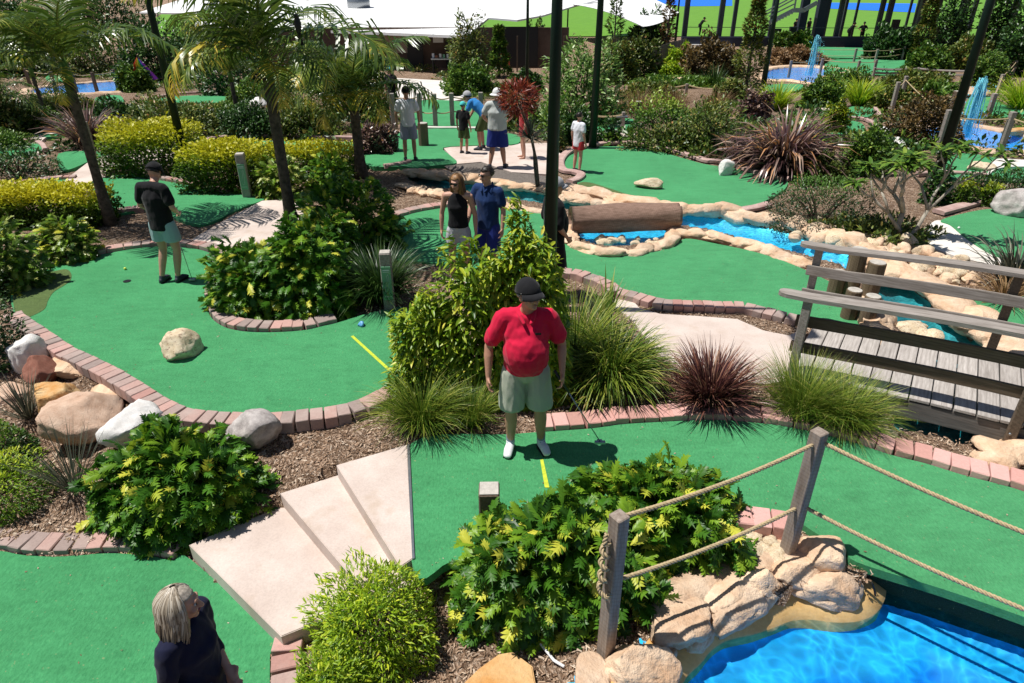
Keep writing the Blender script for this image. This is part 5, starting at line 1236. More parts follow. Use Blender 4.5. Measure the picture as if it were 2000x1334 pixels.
bush(-45,80,832,930,'mid','rounded green shrub behind the lime one at the left edge',3000,.045,kind='small',k=.9,seed=17,lump=.12,topc=.6)
bush(-70,118,895,1030,'lime','rounded lime shrub on the mulch bank at the left edge',5000,.05,k=.9,seed=18,lump=.12,wid=.8,topc=.7)
tuft(55,815,738,110,'grey','grey spiky tuft beside the brown boulder at the left',110,.016,.6,.15,name='spiky_plant',cat='plant',seed=19,base=.1)
tuft(145,955,835,120,'grey','thin spiky tuft left of the lobed bush',90,.013,.55,.15,name='spiky_plant',cat='plant',seed=20,base=.1)
bush(-70,62,560,735,'dark','dark feathery conifer shrub at the left edge above the boulders',3500,.06,kind='small',k=.9,seed=21)
bush(-60,45,470,600,'dark','dark shrub at the left edge beside the olive turf',1500,.06,kind='small',k=.9,seed=22)
# --- hedges with golden tops
gH = 'golden topped hedges'
bush(235,388,245,347,'gold','tall clipped hedge with golden top behind the man in black',7000,.06,'small','hedge','hedge',.8,'box',31,.1,gH,.8)
bush(385,520,283,378,'gold','long clipped golden hedge around the course marker post',5000,.06,'small','hedge','hedge',.7,'box',32,.1,gH,.8)
bush(505,690,283,345,'gold','far end of the golden hedge behind the tall palm trunk',4500,.06,'small','hedge','hedge',.5,'box',33,.1,gH,.8)
bush(-60,205,366,445,'gold','low golden hedge along the left edge before the slim palm',9000,.055,'small','hedge','hedge',.35,'box',34,.09,gH,.95)
bush(-40,122,288,360,'dark','dark spiky bush at the far left above the golden hedge',1500,.12,k=.8,seed=35,spread=.9)
tuft(175,285,205,150,'flax','dark purple strappy clump between the left palm and the hedge',260,.05,.6,1.2,name='flax_plant',cat='plant',seed=36)
# --- right side plants
tuft(1525,335,205,180,'flax','huge bronze purple flax clump hanging over the far green edge',620,.085,.75,1.9,name='flax_plant',cat='plant',seed=41,base=.14)
tuft(1440,320,250,110,'flax','smaller flax clump at the left of the huge one',150,.04,.7,1.4,name='flax_plant',cat='plant',seed=42)
tuft(1975,555,450,150,'grey','grey green flax clump cut by the right edge',220,.035,.7,1.2,name='flax_plant',cat='plant',seed=43)
tuft(1960,590,520,120,'tan','dry straw coloured tuft right of the bridge railing',200,.02,.8,1.2,name='grass_tuft',seed=44)
bush(1492,1690,345,462,'dark','dark green rounded shrub overhanging the stones by the creek',7000,.05,'small',k=.75,seed=45,lump=.08,topc=.9)
bush(1600,1800,425,478,'brgreen','low dark shrub mass beneath the frangipani',2500,.07,k=.7,seed=46)
bush(1225,1345,190,285,'mid','rounded green shrub left of the bronze bushes',4500,.06,'small',k=.8,seed=47,topc=.9)
bush(1320,1440,200,300,'brgreen','bronze green shrub next to the huge flax clump',3500,.07,k=.8,seed=48)
bush(1225,1400,245,300,'brgreen','low reddish shrub along the kerb of the far green',3000,.07,k=.5,seed=49)
for i, (x, y, yt, w) in enumerate(((1180,228,172,90),(1250,225,172,90),(1320,215,172,90),(1395,215,178,90))):
    tuft(x, y, yt, w, 'tan', ('tan grass tuft %s' % ('at the left end of the rope rail', 'under the middle left of the rope rail', 'under the middle right of the rope rail', 'at the right end of the rope rail')[i]), 420, .012, .5, .8, seed=60+i, base=.25, group='tan grasses under the rope rail')
bush(1060,1215,120,250,'pale','leafy tree with white tipped leaves beside the tallest lamp pole',4200,.13,k=.8,seed=50,wid=1.2,name='variegated_tree',cat='tree',hfix=2.3)
bush(1055,1160,190,275,'mid','dark leafy undergrowth behind the pink play group',1800,.1,k=.7,seed=51)
bush(1075,1105,240,300,'brgreen','small bronze bush at the foot of the lamp pole in the distance',500,.08,seed=52)
bush(1170,1214,232,282,'dark','small dark leafy bush by the ball tray stand',450,.09,seed=53)
bush(1855,1897,352,404,'gold','small yellow green shrub near the large grey rock, left one',1200,.05,seed=54,topc=.5,group='small yellow shrubs at the right')
bush(1905,1950,358,404,'gold','small yellow green shrub touching the large grey rock, right one',1200,.05,seed=55,topc=.5,group='small yellow shrubs at the right')
bush(1835,2060,335,400,'dark','long dark low hedge before the right fountain pool',6000,.06,'small',k=.4,seed=56,lump=.1)
bush(1795,1845,330,400,'dark','dark shrub wrapped round the base of the right lamp pole',900,.08,seed=57)
tuft(1675,208,148,90,'lime','bright yellow strappy clump beyond the huge flax',420,.045,.6,.9,name='strappy_plant',cat='plant',seed=58)
tuft(1515,215,160,90,'lime','bright yellow strappy clump behind the flax top',380,.045,.6,.9,name='strappy_plant',cat='plant',seed=59)
tuft(1990,215,140,110,'lime','yellow green grassy mound at the far right edge',500,.04,.7,1.2,name='strappy_plant',cat='plant',seed=71)
tuft(1395,170,122,70,'grassd','spiky green agave in front of the thin conifer',80,.06,.6,.2,name='agave',cat='plant',seed=72)
# midground and background shrubs: x0,x1,ytop,ybase,mat,n,leaf,label
BK = [(1590,1690,138,190,'mid','green shrub left of the yellow clump beyond the back pool'),(1725,1850,140,182,'brgreen','bronze shrub beneath the long timber rail'),
 (1730,1860,192,292,'brown','reddish brown open shrub left of the right lamp pole'),(1602,1650,205,262,'gold','yellow shrub right of the huge flax clump'),
 (1330,1440,78,150,'brown','reddish brown shrub beside the thin conifer'),(1300,1356,95,135,'lime','bright yellow cloud shaped bush under the fence'),
 (1280,1330,128,160,'lime','small yellow bush above the rope rail'),(1240,1400,150,172,'mid','low green ground shrub above the rope rail'),
 (1684,1782,57,118,'dark','dark clipped box hedge before the range bays'),(1503,1545,65,92,'mid','round clipped bush left of the back fountain, left one'),(1540,1580,65,95,'mid','round clipped bush left of the back fountain, right one'),
 (1840,1930,82,140,'brgreen','bronze shrubs right of the long timber rail'),(1880,1960,110,175,'mid','green shrubs behind the right fountain'),(1930,2010,60,150,'dark','dark shrub mass near the far right edge'),
 (1760,1850,95,150,'mid','green flowering shrubs below the range bays'),(1230,1300,30,100,'dark','dark bushes behind the shade sail'),(1210,1290,80,160,'brgreen','purple brown shrub under the shade sail tip'),
 (1180,1240,90,165,'brgreen','dark shrub right of the white tipped tree'),(880,955,40,165,'brgreen','dark climbing plant column before the veranda'),(870,960,130,190,'mid','leafy base of the climbing plant before the veranda'),
 (955,1000,70,130,'grassd','spiky bush right of the climbing column'),(1030,1070,50,130,'mid','bright green bush by the thin veranda pole'),(1000,1060,140,180,'dark','dark bush under the red topped plant'),
 (260,450,198,275,'brgreen','brown green hedge mass behind the golden hedges'),(440,560,205,272,'dark','dark bush left of the tall palm trunk at mid height'),(540,660,200,272,'brgreen','mixed brown shrubs right of the tall palm trunk'),
 (-60,80,190,270,'brgreen','brown green shrubs at the far left edge'),(20,120,215,262,'mid','shrubs round the little far left green'),(180,300,200,262,'dark','dark shrubs beside the left palm crown'),
 (-50,110,70,150,'dark','dark tree mass at the far left behind the pool'),(90,240,60,150,'brgreen','olive tree mass behind the left pool'),(240,380,55,160,'dark','dark tree behind the colourful figure'),
 (-60,120,0,80,'dark','dark tree at the top left corner'),(120,290,-30,70,'dark','dark trees left of the clubhouse roof'),(330,460,60,140,'mid','banana like plants left of the clubhouse wall'),
 (400,560,90,190,'dark','dark shrub mass before the clubhouse left end'),(560,700,95,180,'dark','dark shrub mass behind the middle palm'),(640,770,150,235,'brgreen','shrubs behind the middle palm and the white shirted man'),
 (700,780,245,305,'flax','dark purple bush beside the man in white and grey'),(450,540,165,215,'mid','green shrubs above the white round rock'),(235,300,130,180,'mid','light green shrub right of the left pool'),
 (60,200,190,230,'brgreen','brown shrubs in front of the left pool'),(340,480,205,250,'mid','green shrubs behind the tall hedge'),(955,1060,200,255,'mid','shrubs behind the man in the white hat'),
 (1090,1160,225,285,'dark','dark shrubs left of the boy in white'),(1800,1880,0,110,'dark','dark conifer row right of the range bays'),(1900,1960,-30,110,'dark','tall dark tree near the top right corner'),(1955,2060,-30,120,'dark','dark tree in the top right corner'),
 (1390,1460,160,205,'brgreen','bronze shrubs at the foot of the thin conifer'),(1440,1500,185,250,'flax','spiky dark shrub left of the flax top'),(1560,1640,160,212,'mid','green shrubs before the back pool'),(1500,1600,95,125,'tan','tan grasses beyond the back pool'),
 (1700,1780,175,215,'brgreen','bronze shrub below the timber rail left part'),(1780,1860,165,215,'mid','green shrub below the timber rail right part'),(-80,60,255,300,'mid','green shrubs at the left edge above the dark spiky bush'),
 (1220,1320,165,200,'brgreen','bronze shrub above the dark square post'),(1640,1720,262,345,'mid','tangled shrubs behind the frangipani trunk'),(1560,1640,305,360,'brgreen','low shrub between the flax and the frangipani')]
for i, (x0, x1, yt, yb, mat, lab) in enumerate(BK):
    d = depth(hit((x0+x1)/2, yb)); lf = max(.07, d*.0042); bush(x0, x1, yt, yb, mat if mat != 'flax' else 'flax', lab, int(min(5200, 1500+(x1-x0)*28)), lf, 'small' if i % 3 else 'lance', seed=200+i, k=.7, spread=.6, lump=.2)
# conifers
def conifer(x, yb, yt, wpx, label, mat='dark', n=2600):
    p = hit(x, yb); h = height_at(p, yt); Rr = wpx/2/FPX*depth(p); r = np.random.RandomState(int(x)); root = thing('conifer_tree', label, 'tree', p)
    z = r.rand(n)**.9; rad = Rr*(1-z*.85)*(.5+.5*np.sqrt(r.rand(n)))*(1+.3*np.sin(z*22)); a = r.rand(n)*6.28
    o_ = np.stack([np.cos(a)*rad, np.sin(a)*rad, .1+z*h], 1); D = np.stack([np.cos(a), np.sin(a), .4+r.normal(0, .4, n)], 1); tv, tf = T_small()
    V, F, t = place(tv, tf, o_, D, np.tile([0, 0, 1.], (n, 1))+r.normal(0, .4, (n, 3)), depth(p)*.006*r.uniform(.6, 1.3, n), np.clip(r.normal(.45, .25, n), 0, 1))
    tag(link('foliage', mesh('foliage', V, F, LM[mat], False, t), root), kind='stuff'); mb = MB(); mb.tube([(0, 0, 0), (0, 0, h*.95)], [.09, .02], 8); mb.obj('trunk', MT['bark'], root)
conifer(1452,200,-30,66,'thin ragged conifer rising left of the back pool','brgreen',3600); conifer(1792,118,-30,36,'narrow conifer at the right end of the clipped box hedge','brgreen'); conifer(975,150,55,40,'feathery conifer beside the climbing plant column','mid'); conifer(1300,110,-20,30,'bare thin tree rising past the shade sail tip','brown',700)
conifer(1195,150,-10,50,'thin twiggy tree in front of the shade sail','mid',900)
# --- palms
def frond_me(seed, L=1.0, n=36, droop=1.0, ll=.46, mat='palm', hue=.45):
    r = np.random.RandomState(seed); pts = []; p = np.array([0., 0., 0.]); th = 1.15; m_ = 16
    for i in range(m_+1):
        pts.append(p.copy()); th -= droop*(1.9/m_)*(.45+i/m_*1.1)*.8; p = p+np.array([math.cos(th), 0, math.sin(th)])*L/m_
    pts = np.array(pts); V = []; F = []; T = []
    for i in range(m_+1):                                        # rachis
        w = .014*(1-i/m_)+.003; V += [pts[i]+(0, -w, 0), pts[i]+(0, w, 0), pts[i]+(0, 0, w)]; T += [.75]*3
    for i in range(m_):
        for j in range(3): a, b_ = 3*i+j, 3*i+(j+1) % 3; F.append((a, b_, b_+3, a+3))
    for i in range(n):
        t = .1+.9*i/n; f = t*m_; k = min(int(f), m_-1); q = pts[k]+(pts[k+1]-pts[k])*(f-k); tg = pts[k+1]-pts[k]; tg = tg/np.linalg.norm(tg)
        ln = ll*L*math.sin(math.pi*min(1, .18+.80*t))**.8*r.uniform(.85, 1.1)
        for s in (-1, 1):
            side = np.array([0, s, 0.]); up = np.cross(tg, side)*(1 if s < 0 else -1); up = up if up[2] > 0 else -up
            d = side*.8+tg*(.45+.4*t)+up*.18+r.normal(0, .07, 3); d = d/np.linalg.norm(d); w = .0085*L+.003; k0 = len(V); pp = q.copy(); c_ = np.clip(hue+r.normal(0, .16)+.25*(t > .8), 0, 1)
            for j in range(4):
                ww = w*(.6, 1, .75, .08)[j]; pr = tg*ww; V += [pp-pr, pp+pr]; T += [c_]*2
                pp = pp+d*ln/3; d = d+np.array([0, 0, -.62*droop*(j+1)*.7]); d = d/np.linalg.norm(d)
            for j in range(3): a = k0+2*j; F.append((a, a+1, a+3, a+2))
    return mesh('frond', np.array(V), np.array(F), LM[mat], False, np.array(T))
FR = [frond_me(i, droop=d, hue=h) for i, (d, h) in enumerate(((1.0, .4), (1.25, .5), (.8, .35)))]; FRY = frond_me(9, droop=1.45, mat='palmy', hue=.55)
def palm(x, yb, yc, rad, label, n, L, spread, seed, z=None, low=(), lean=0.0, trunk=True, young=.25):
    p = hit(x, yb) if z is None else at_z(x, yb, z); h = height_at(p, yc); r = random.Random(seed); root = thing('palm_tree', label, 'palm tree', p)
    if trunk:
        pts = [(lean*math.sin(i/8*1.5)*h*.1, 0, h*i/8-.05*(i == 0)) for i in range(9)]; mb = MB(); mb.tube(pts, [rad*(1.35-.45*min(1, i/3)) for i in range(9)], 14); mb.obj('trunk', MT['trunkwood'], root, True)
        top = Vector(pts[-1]); mb = MB(); mb.tube([top, top+Vector((0, 0, .18)), top+Vector((0, 0, .4))], [rad*.95, rad*1.1, rad*.45], 12); mb.obj('crownshaft', MT['stalk'], root, True)
    else: top = Vector((0, 0, 0))
    for i in range(n):
        a = 2.399*i+r.uniform(-.25, .25); f = i/n; o = link('frond', FR[i % 3], root); s = L*r.uniform(.85, 1.1)*(1 if f < .8 else .8)
        o.location = top+Vector((0, 0, .25)); o.scale = (s, s, s); o.rotation_euler = (r.uniform(-.25, .25), spread*(.55-f*1.0)+r.uniform(-.12, .12), a)
    for a, pt, s, y in low:
        o = link('frond', FRY if y else FR[1], root); o.location = top+Vector((0, 0, .22)); o.scale = (s,)*3; o.rotation_euler = (0, pt, a)
    return root
palm(577,478,150,.095,'tallest palm with yellow tipped fronds in front of the clubhouse roof',8,2.2,1.0,1,z=0,low=((3.25,.55,1.85,1),(3.75,.6,1.5,0),(-.5,.6,1.5,0),(2.7,.1,1.7,0),(5.2,.8,1.3,1)))
palm(217,438,160,.09,'slim palm at the left beside the man in black',8,1.9,1.0,2,z=0,low=((3.4,.45,1.5,0),(5.0,.9,1.0,1)))
palm(706,345,215,.12,'shorter palm left of the man in white and grey',13,2.1,1.0,3,z=0,low=((5.4,.5,1.6,1),(4.3,.6,1.5,1)))
palm(470,255,160,.07,'small young palm between the hedge and the tallest palm',9,1.1,1.0,4)
palm(5,265,215,.08,'palm cut by the left edge of the picture',11,1.5,1.0,5)
palm(400,160,120,.07,'small palm left of the clubhouse wall',9,1.3,1.0,6)
palm(90,230,150,.07,'small palm in front of the left pool',9,1.2,1.0,7)
palm(640,250,200,.07,'low young palm behind the tallest palm',10,1.2,1.0,8)
pole(368,338,.10,'dark lamp pole standing in the golden hedge at the left')
# --- red topped cordyline
p = at_z(1052,372,0); root = thing('red_topped_plant', 'slender plant with a round red crown beside the tallest lamp pole', 'plant', p)
h = height_at(p, 205); mb = MB(); mb.tube([(0,0,0),(-.06,0,h*.35),(-.2,0,h*.7),(-.42,.05,h)], [.035,.03,.03,.045], 8); mb.tube([(-.03,0,0),(-.1,.03,h*.3),(-.12,.04,h*.5)], [.03,.025,.02], 7); mb.obj('stem', MT['bark'], root, True)
r = np.random.RandomState(5); n = 900; u = nrm(r.normal(size=(n, 3))); rr_ = .42*(.5+.5*r.rand(n)**.5); O = u*rr_[:, None]*np.array([1, 1, .85])+np.array([-.45, .05, h+.12]); tv, tf = T_lance(.16, .3, .6, 4); tf = tri(tf)
V, F, t = place(tv, tf, O-u*.05, u+np.array([0, 0, .2])+r.normal(0, .5, (n, 3)), r.normal(size=(n, 3)), .15*r.uniform(.6, 1.3, n), r.rand(n)); tag(link('flower_head', mesh('flower_head', V, F, LM['red'], False, t), root), kind='stuff')
V, F, t = blades(np.random.RandomState(6), 90, .05, .62, .03, 1.1, .9); V = V+np.array([-.2, 0, h*.62]); tag(link('leaves', mesh('leaves', V, F, LM['grey'], False, t), root), kind='stuff')
# --- frangipani
p = at_z(1757,468,0); root = thing('frangipani_tree', 'open frangipani tree with pale bare branches and leaf tufts at the tips', 'tree', p); rr = random.Random(8); mb = MB(); tips = []
def br(a, d, L, rad, lvl):
    mid_ = a+d*L*.5+Vector((rr.uniform(-.05, .05), rr.uniform(-.05, .05), 0)); b_ = a+d*L; mb.tube([a, mid_, b_], [rad, rad*.85, rad*.72], 7)
    if lvl == 0: tips.append((b_, d)); return
    for k in range(rr.choice((2, 3)) if lvl > 1 else 2):
        nd = (d+Vector((rr.uniform(-.8, .8), rr.uniform(-.6, .6), rr.uniform(-.1, .35)))).normalized(); br(b_, nd, L*rr.uniform(.62, .85), rad*.7, lvl-1)
br(Vector((0, 0, -.05)), Vector((-.12, .05, 1)).normalized(), .55, .06, 4); br(Vector((.05, -.05, -.05)), Vector((.5, .1, 1)).normalized(), .65, .04, 3); br(Vector((0, 0, .1)), Vector((-.7, 0, .8)).normalized(), .5, .038, 3)
mb.obj('branches', MT['barkpale'], root, True); VV = []; FF = []; TT = []; kk = 0; r = np.random.RandomState(9); tv, tf = T_lance(.26, .3, .35, 4); tf = tri(tf)
for b_, d in tips:
    n = 16; a = r.rand(n)*6.28; D = np.stack([np.cos(a), np.sin(a), r.uniform(-.2, .9, n)], 1); O = np.tile(np.array(b_), (n, 1)); V, F, t = place(tv, tf, O, D, np.tile([0, 0, 1.], (n, 1)), r.uniform(.14, .27, n), np.clip(r.normal(.55, .2, n), 0, 1)); VV.append(V); FF.append(F+kk); TT.append(t); kk += len(V)
tag(link('foliage', mesh('foliage', np.concatenate(VV), np.concatenate(FF), LM['mid'], False, np.concatenate(TT)), root), kind='stuff')
# --- the colourful cloth figure by the left pool
pf = hit(285,178); root = thing('rainbow_windsock', 'rainbow coloured cloth figure on a pole beside the left pool', 'windsock', pf)
mb = MB(); mb.tube([(0,0,0),(0,0,1.7)], .03, 8); mb.obj('pole', MT['black'], root)
for i, c in enumerate(((.6,.03,.02),(.7,.3,.02),(.7,.6,.03),(.03,.4,.12),(.02,.15,.6),(.25,.03,.4))):
    mb = MB(); a = i*.5-1.2; mb.add([(0,0,1.65),(math.sin(a)*.25,-.1,1.3),(math.sin(a+.45)*.6,-.05,.55),(math.sin(a+.1)*.75,.1,.6)], [(0,1,2),(0,2,3)]); o = mb.obj('streamer', plain('streamer_cloth', c, .7, 0, .05), root); md = o.modifiers.new('s', 'SOLIDIFY'); md.thickness = .02

# --- dark bird perched on a frond
p = at_z(582,50,2.9)
def bird():
    mb = MB(); mb.tube([(0,0,-.12),(0,0,-.05),(0,0,.04),(0,0,.10),(0,-.02,.14),(0,-.05,.145),(0,-.09,.135)], [.012,.035,.05,.035,.03,.018,.003], 10); mb.bar((0,.02,-.08),(0,.08,-.24),.05,.012); return mb
q = Vector(at_y(582,52,at_z(577,478,0).y-.9)); o = bird().obj('bird', plain('black_feathers', (.01,.01,.012), .5, 0, .1), None, True); o.location = q; tag(o, 'black bird perched on a frond of the tallest palm', 'bird')

# --- low ground cover between the distant plants
r = np.random.RandomState(91); nc = 1500; py = 95+235*r.rand(nc)**.8; px = r.uniform(-120, 2120, nc); C_ = []
for x, y in zip(px, py):
    v_ = noise.noise(Vector((x*.012, y*.03, 3)))
    if v_ > -.12: C_.append(tuple(hit(x, y)))
C_ = np.array(C_); ok = np.ones(len(C_), bool)
for P_, kind, val in CARVE: ok &= ~pip(C_[:, 0], C_[:, 1], P_) & (edist(C_[:, 0], C_[:, 1], P_) > .45)
C_ = C_[ok]; m_ = 70; nC = len(C_)
for k_, (mt, part) in enumerate((('mid', 0), ('brgreen', 1), ('dark', 2))):
    Q = C_[part::3]; n = len(Q)*m_; u = nrm(r.normal(size=(n, 3))); u[:, 2] = np.abs(u[:, 2]); sz = np.repeat(r.uniform(.25, .75, len(Q)), m_)
    O = np.repeat(Q, m_, 0)+u*sz[:, None]*np.array([1.2, .9, .7])*(.5+.5*r.rand(n))[:, None]; tv, tf = T_small()
    V, F, t = place(tv, tf, O, u+r.normal(0, .5, (n, 3)), np.tile([0, 0, 1.], (n, 1))+r.normal(0, .4, (n, 3)), .17*r.uniform(.6, 1.3, n), np.clip(r.normal(.45, .25, n), 0, 1), 1.2)
    tag(link('ground_cover', mesh('ground_cover', V, F, LM[mt], False, t)), kind='stuff')
RED_P = RED
# ================================================================ PEOPLE
def skin(name, c): 
    m, nt, b = newmat(name); n1 = noise_out(nt, coords(nt, True), 9, 4)
    col = ramp(nt, n1, [(.3, tuple(q*.85 for q in c)), (.7, c)]); nt.links.new(col, b.inputs['Base Color']); b.inputs['Roughness'].default_value = .5
    b.inputs['Subsurface Weight'].default_value = .0; b.inputs['Specular IOR Level'].default_value = .35; return m
def cloth(name, c, rough=.85, fold=.5, scale=7):
    m, nt, b = newmat(name); co = coords(nt, True); n1 = noise_out(nt, co, scale, 3, .5, (1, 1, .45)); n2 = noise_out(nt, co, 240, 2)
    col = mixc(nt, .25, (*c, 1), ramp(nt, n2, [(.3, (.7, .7, .7)), (.7, (1.1, 1.1, 1.1))]), 'MULTIPLY'); nt.links.new(col, b.inputs['Base Color'])
    b.inputs['Roughness'].default_value = rough; b.inputs['Specular IOR Level'].default_value = .15; b.inputs['Sheen Weight'].default_value = .1; bump(nt, b, n1, fold, .035); return m
SKT = skin('tanned_skin', (.48, .25, .165)); SKF = skin('fair_skin', (.56, .31, .22)); HAIRD = plain('dark_hair', (.018, .012, .009), .45, 0, .3, 60, .3)
MT['lens'] = plain('dark_lens', (.006, .006, .007), .08, 0, 0, 5, 0, .6); MT['lip'] = skin('lip', (.36, .12, .10)); MT['eye'] = plain('eye_white', (.6, .58, .55), .3, 0, 0); MT['shoe'] = plain('white_shoe', (.72, .72, .74), .6, 0, .06, 30)
MT['sock'] = cloth('sock', (.25, .3, .42)); MT['shoed'] = plain('dark_shoe', (.03, .035, .05), .6, 0, .1); MT['sole'] = plain('black_sole', (.02, .02, .02), .8, 0, .1)
class Blob:
    """collects overlapping tapered limbs that a voxel remesh fuses into one skin"""
    def __init__(s): s.mb = MB()
    def limb(s, pts, rad, flat=None, n=12):
        # rad: radius or (rx, ry) per point; rounded ends
        pts = [Vector(p) for p in pts]; rad = [(q, q) if not hasattr(q, '__len__') else q for q in rad]
        P = []; Rr = []
        d0 = (pts[0]-pts[1]).normalized(); d1 = (pts[-1]-pts[-2]).normalized()
        for f, k in ((.92, .3), (.62, .75)): P.append(pts[0]+d0*min(rad[0])*f); Rr.append(tuple(q*k for q in rad[0]))
        P += pts; Rr += rad
        for f, k in ((.62, .75), (.92, .3)): P.append(pts[-1]+d1*min(rad[-1])*f); Rr.append(tuple(q*k for q in rad[-1]))
        k0 = len(s.mb.V); X = Vector((1, 0, 0))
        for i, p in enumerate(P):
            t = (P[min(i+1, len(P)-1)]-P[max(i-1, 0)]).normalized(); x = X-t*X.dot(t)
            if x.length < .2: x = Vector((0, 1, 0))-t*t.y
            x.normalize(); y = t.cross(x)
            for j in range(n): a = 2*math.pi*j/n; s.mb.V.append(p+x*math.cos(a)*Rr[i][0]+y*math.sin(a)*Rr[i][1])
        for i in range(len(P)-1):
            for j in range(n): s.mb.F.append((k0+i*n+j, k0+i*n+(j+1) % n, k0+(i+1)*n+(j+1) % n, k0+(i+1)*n+j))
        s.mb.F += [tuple(k0+j for j in range(n))[::-1], tuple(k0+(len(P)-1)*n+j for j in range(n))]
    def ball(s, c, r, M=None):
        bm = bmesh.new(); bmesh.ops.create_uvsphere(bm, u_segments=16, v_segments=10, radius=1); c = Vector(c)
        r = (r, r, r) if not hasattr(r, '__len__') else r; bm.verts.index_update()
        V = [c+((M @ Vector((v.co.x*r[0], v.co.y*r[1], v.co.z*r[2]))) if M else Vector((v.co.x*r[0], v.co.y*r[1], v.co.z*r[2]))) for v in bm.verts]
        s.mb.add(V, [tuple(v.index for v in f.verts) for f in bm.faces]); bm.free()
    def make(s, name, mat, parent, vox=.01, smooth=3, disp=0, scale=1.0, hem=None):
        me = mesh(name, [tuple(v) for v in s.mb.V], s.mb.F); o = bpy.data.objects.new(name, me); COL.objects.link(o)
        md = o.modifiers.new('r', 'REMESH'); md.mode = 'VOXEL'; md.voxel_size = vox
        ms = o.modifiers.new('s', 'SMOOTH'); ms.iterations = smooth; ms.factor = .5
        dg = bpy.context.evaluated_depsgraph_get(); m2 = bpy.data.meshes.new_from_object(o.evaluated_get(dg)); bpy.data.objects.remove(o)
        m2.name = name; m2.materials.clear(); m2.materials.append(mat)
        n = len(m2.vertices); co = np.empty(n*3); m2.vertices.foreach_get('co', co); co = co.reshape(-1, 3)
        if disp:
            no = np.empty(n*3); m2.vertices.foreach_get('normal', no); no = no.reshape(-1, 3)
            f = np.array([(.5-abs(noise.noise(Vector((x*10+z*4, y*8, z*5-abs(x)*6)))))*2.2-.4+.5*noise.noise(Vector((x*24, y*20, z*11))) for x, y, z in co]); co = co+no*f[:, None]*disp
        if hem is not None: co[:, 2] = np.where(co[:, 2] < hem, hem+(co[:, 2]-hem)*.06, co[:, 2])
        m2.vertices.foreach_set('co', (co*scale).ravel()); m2.polygons.foreach_set('use_smooth', [True]*len(m2.polygons)); m2.update()
        return link(name, m2, parent)
def lerp(a, b, t): return Vector(a)*(1-t)+Vector(b)*t
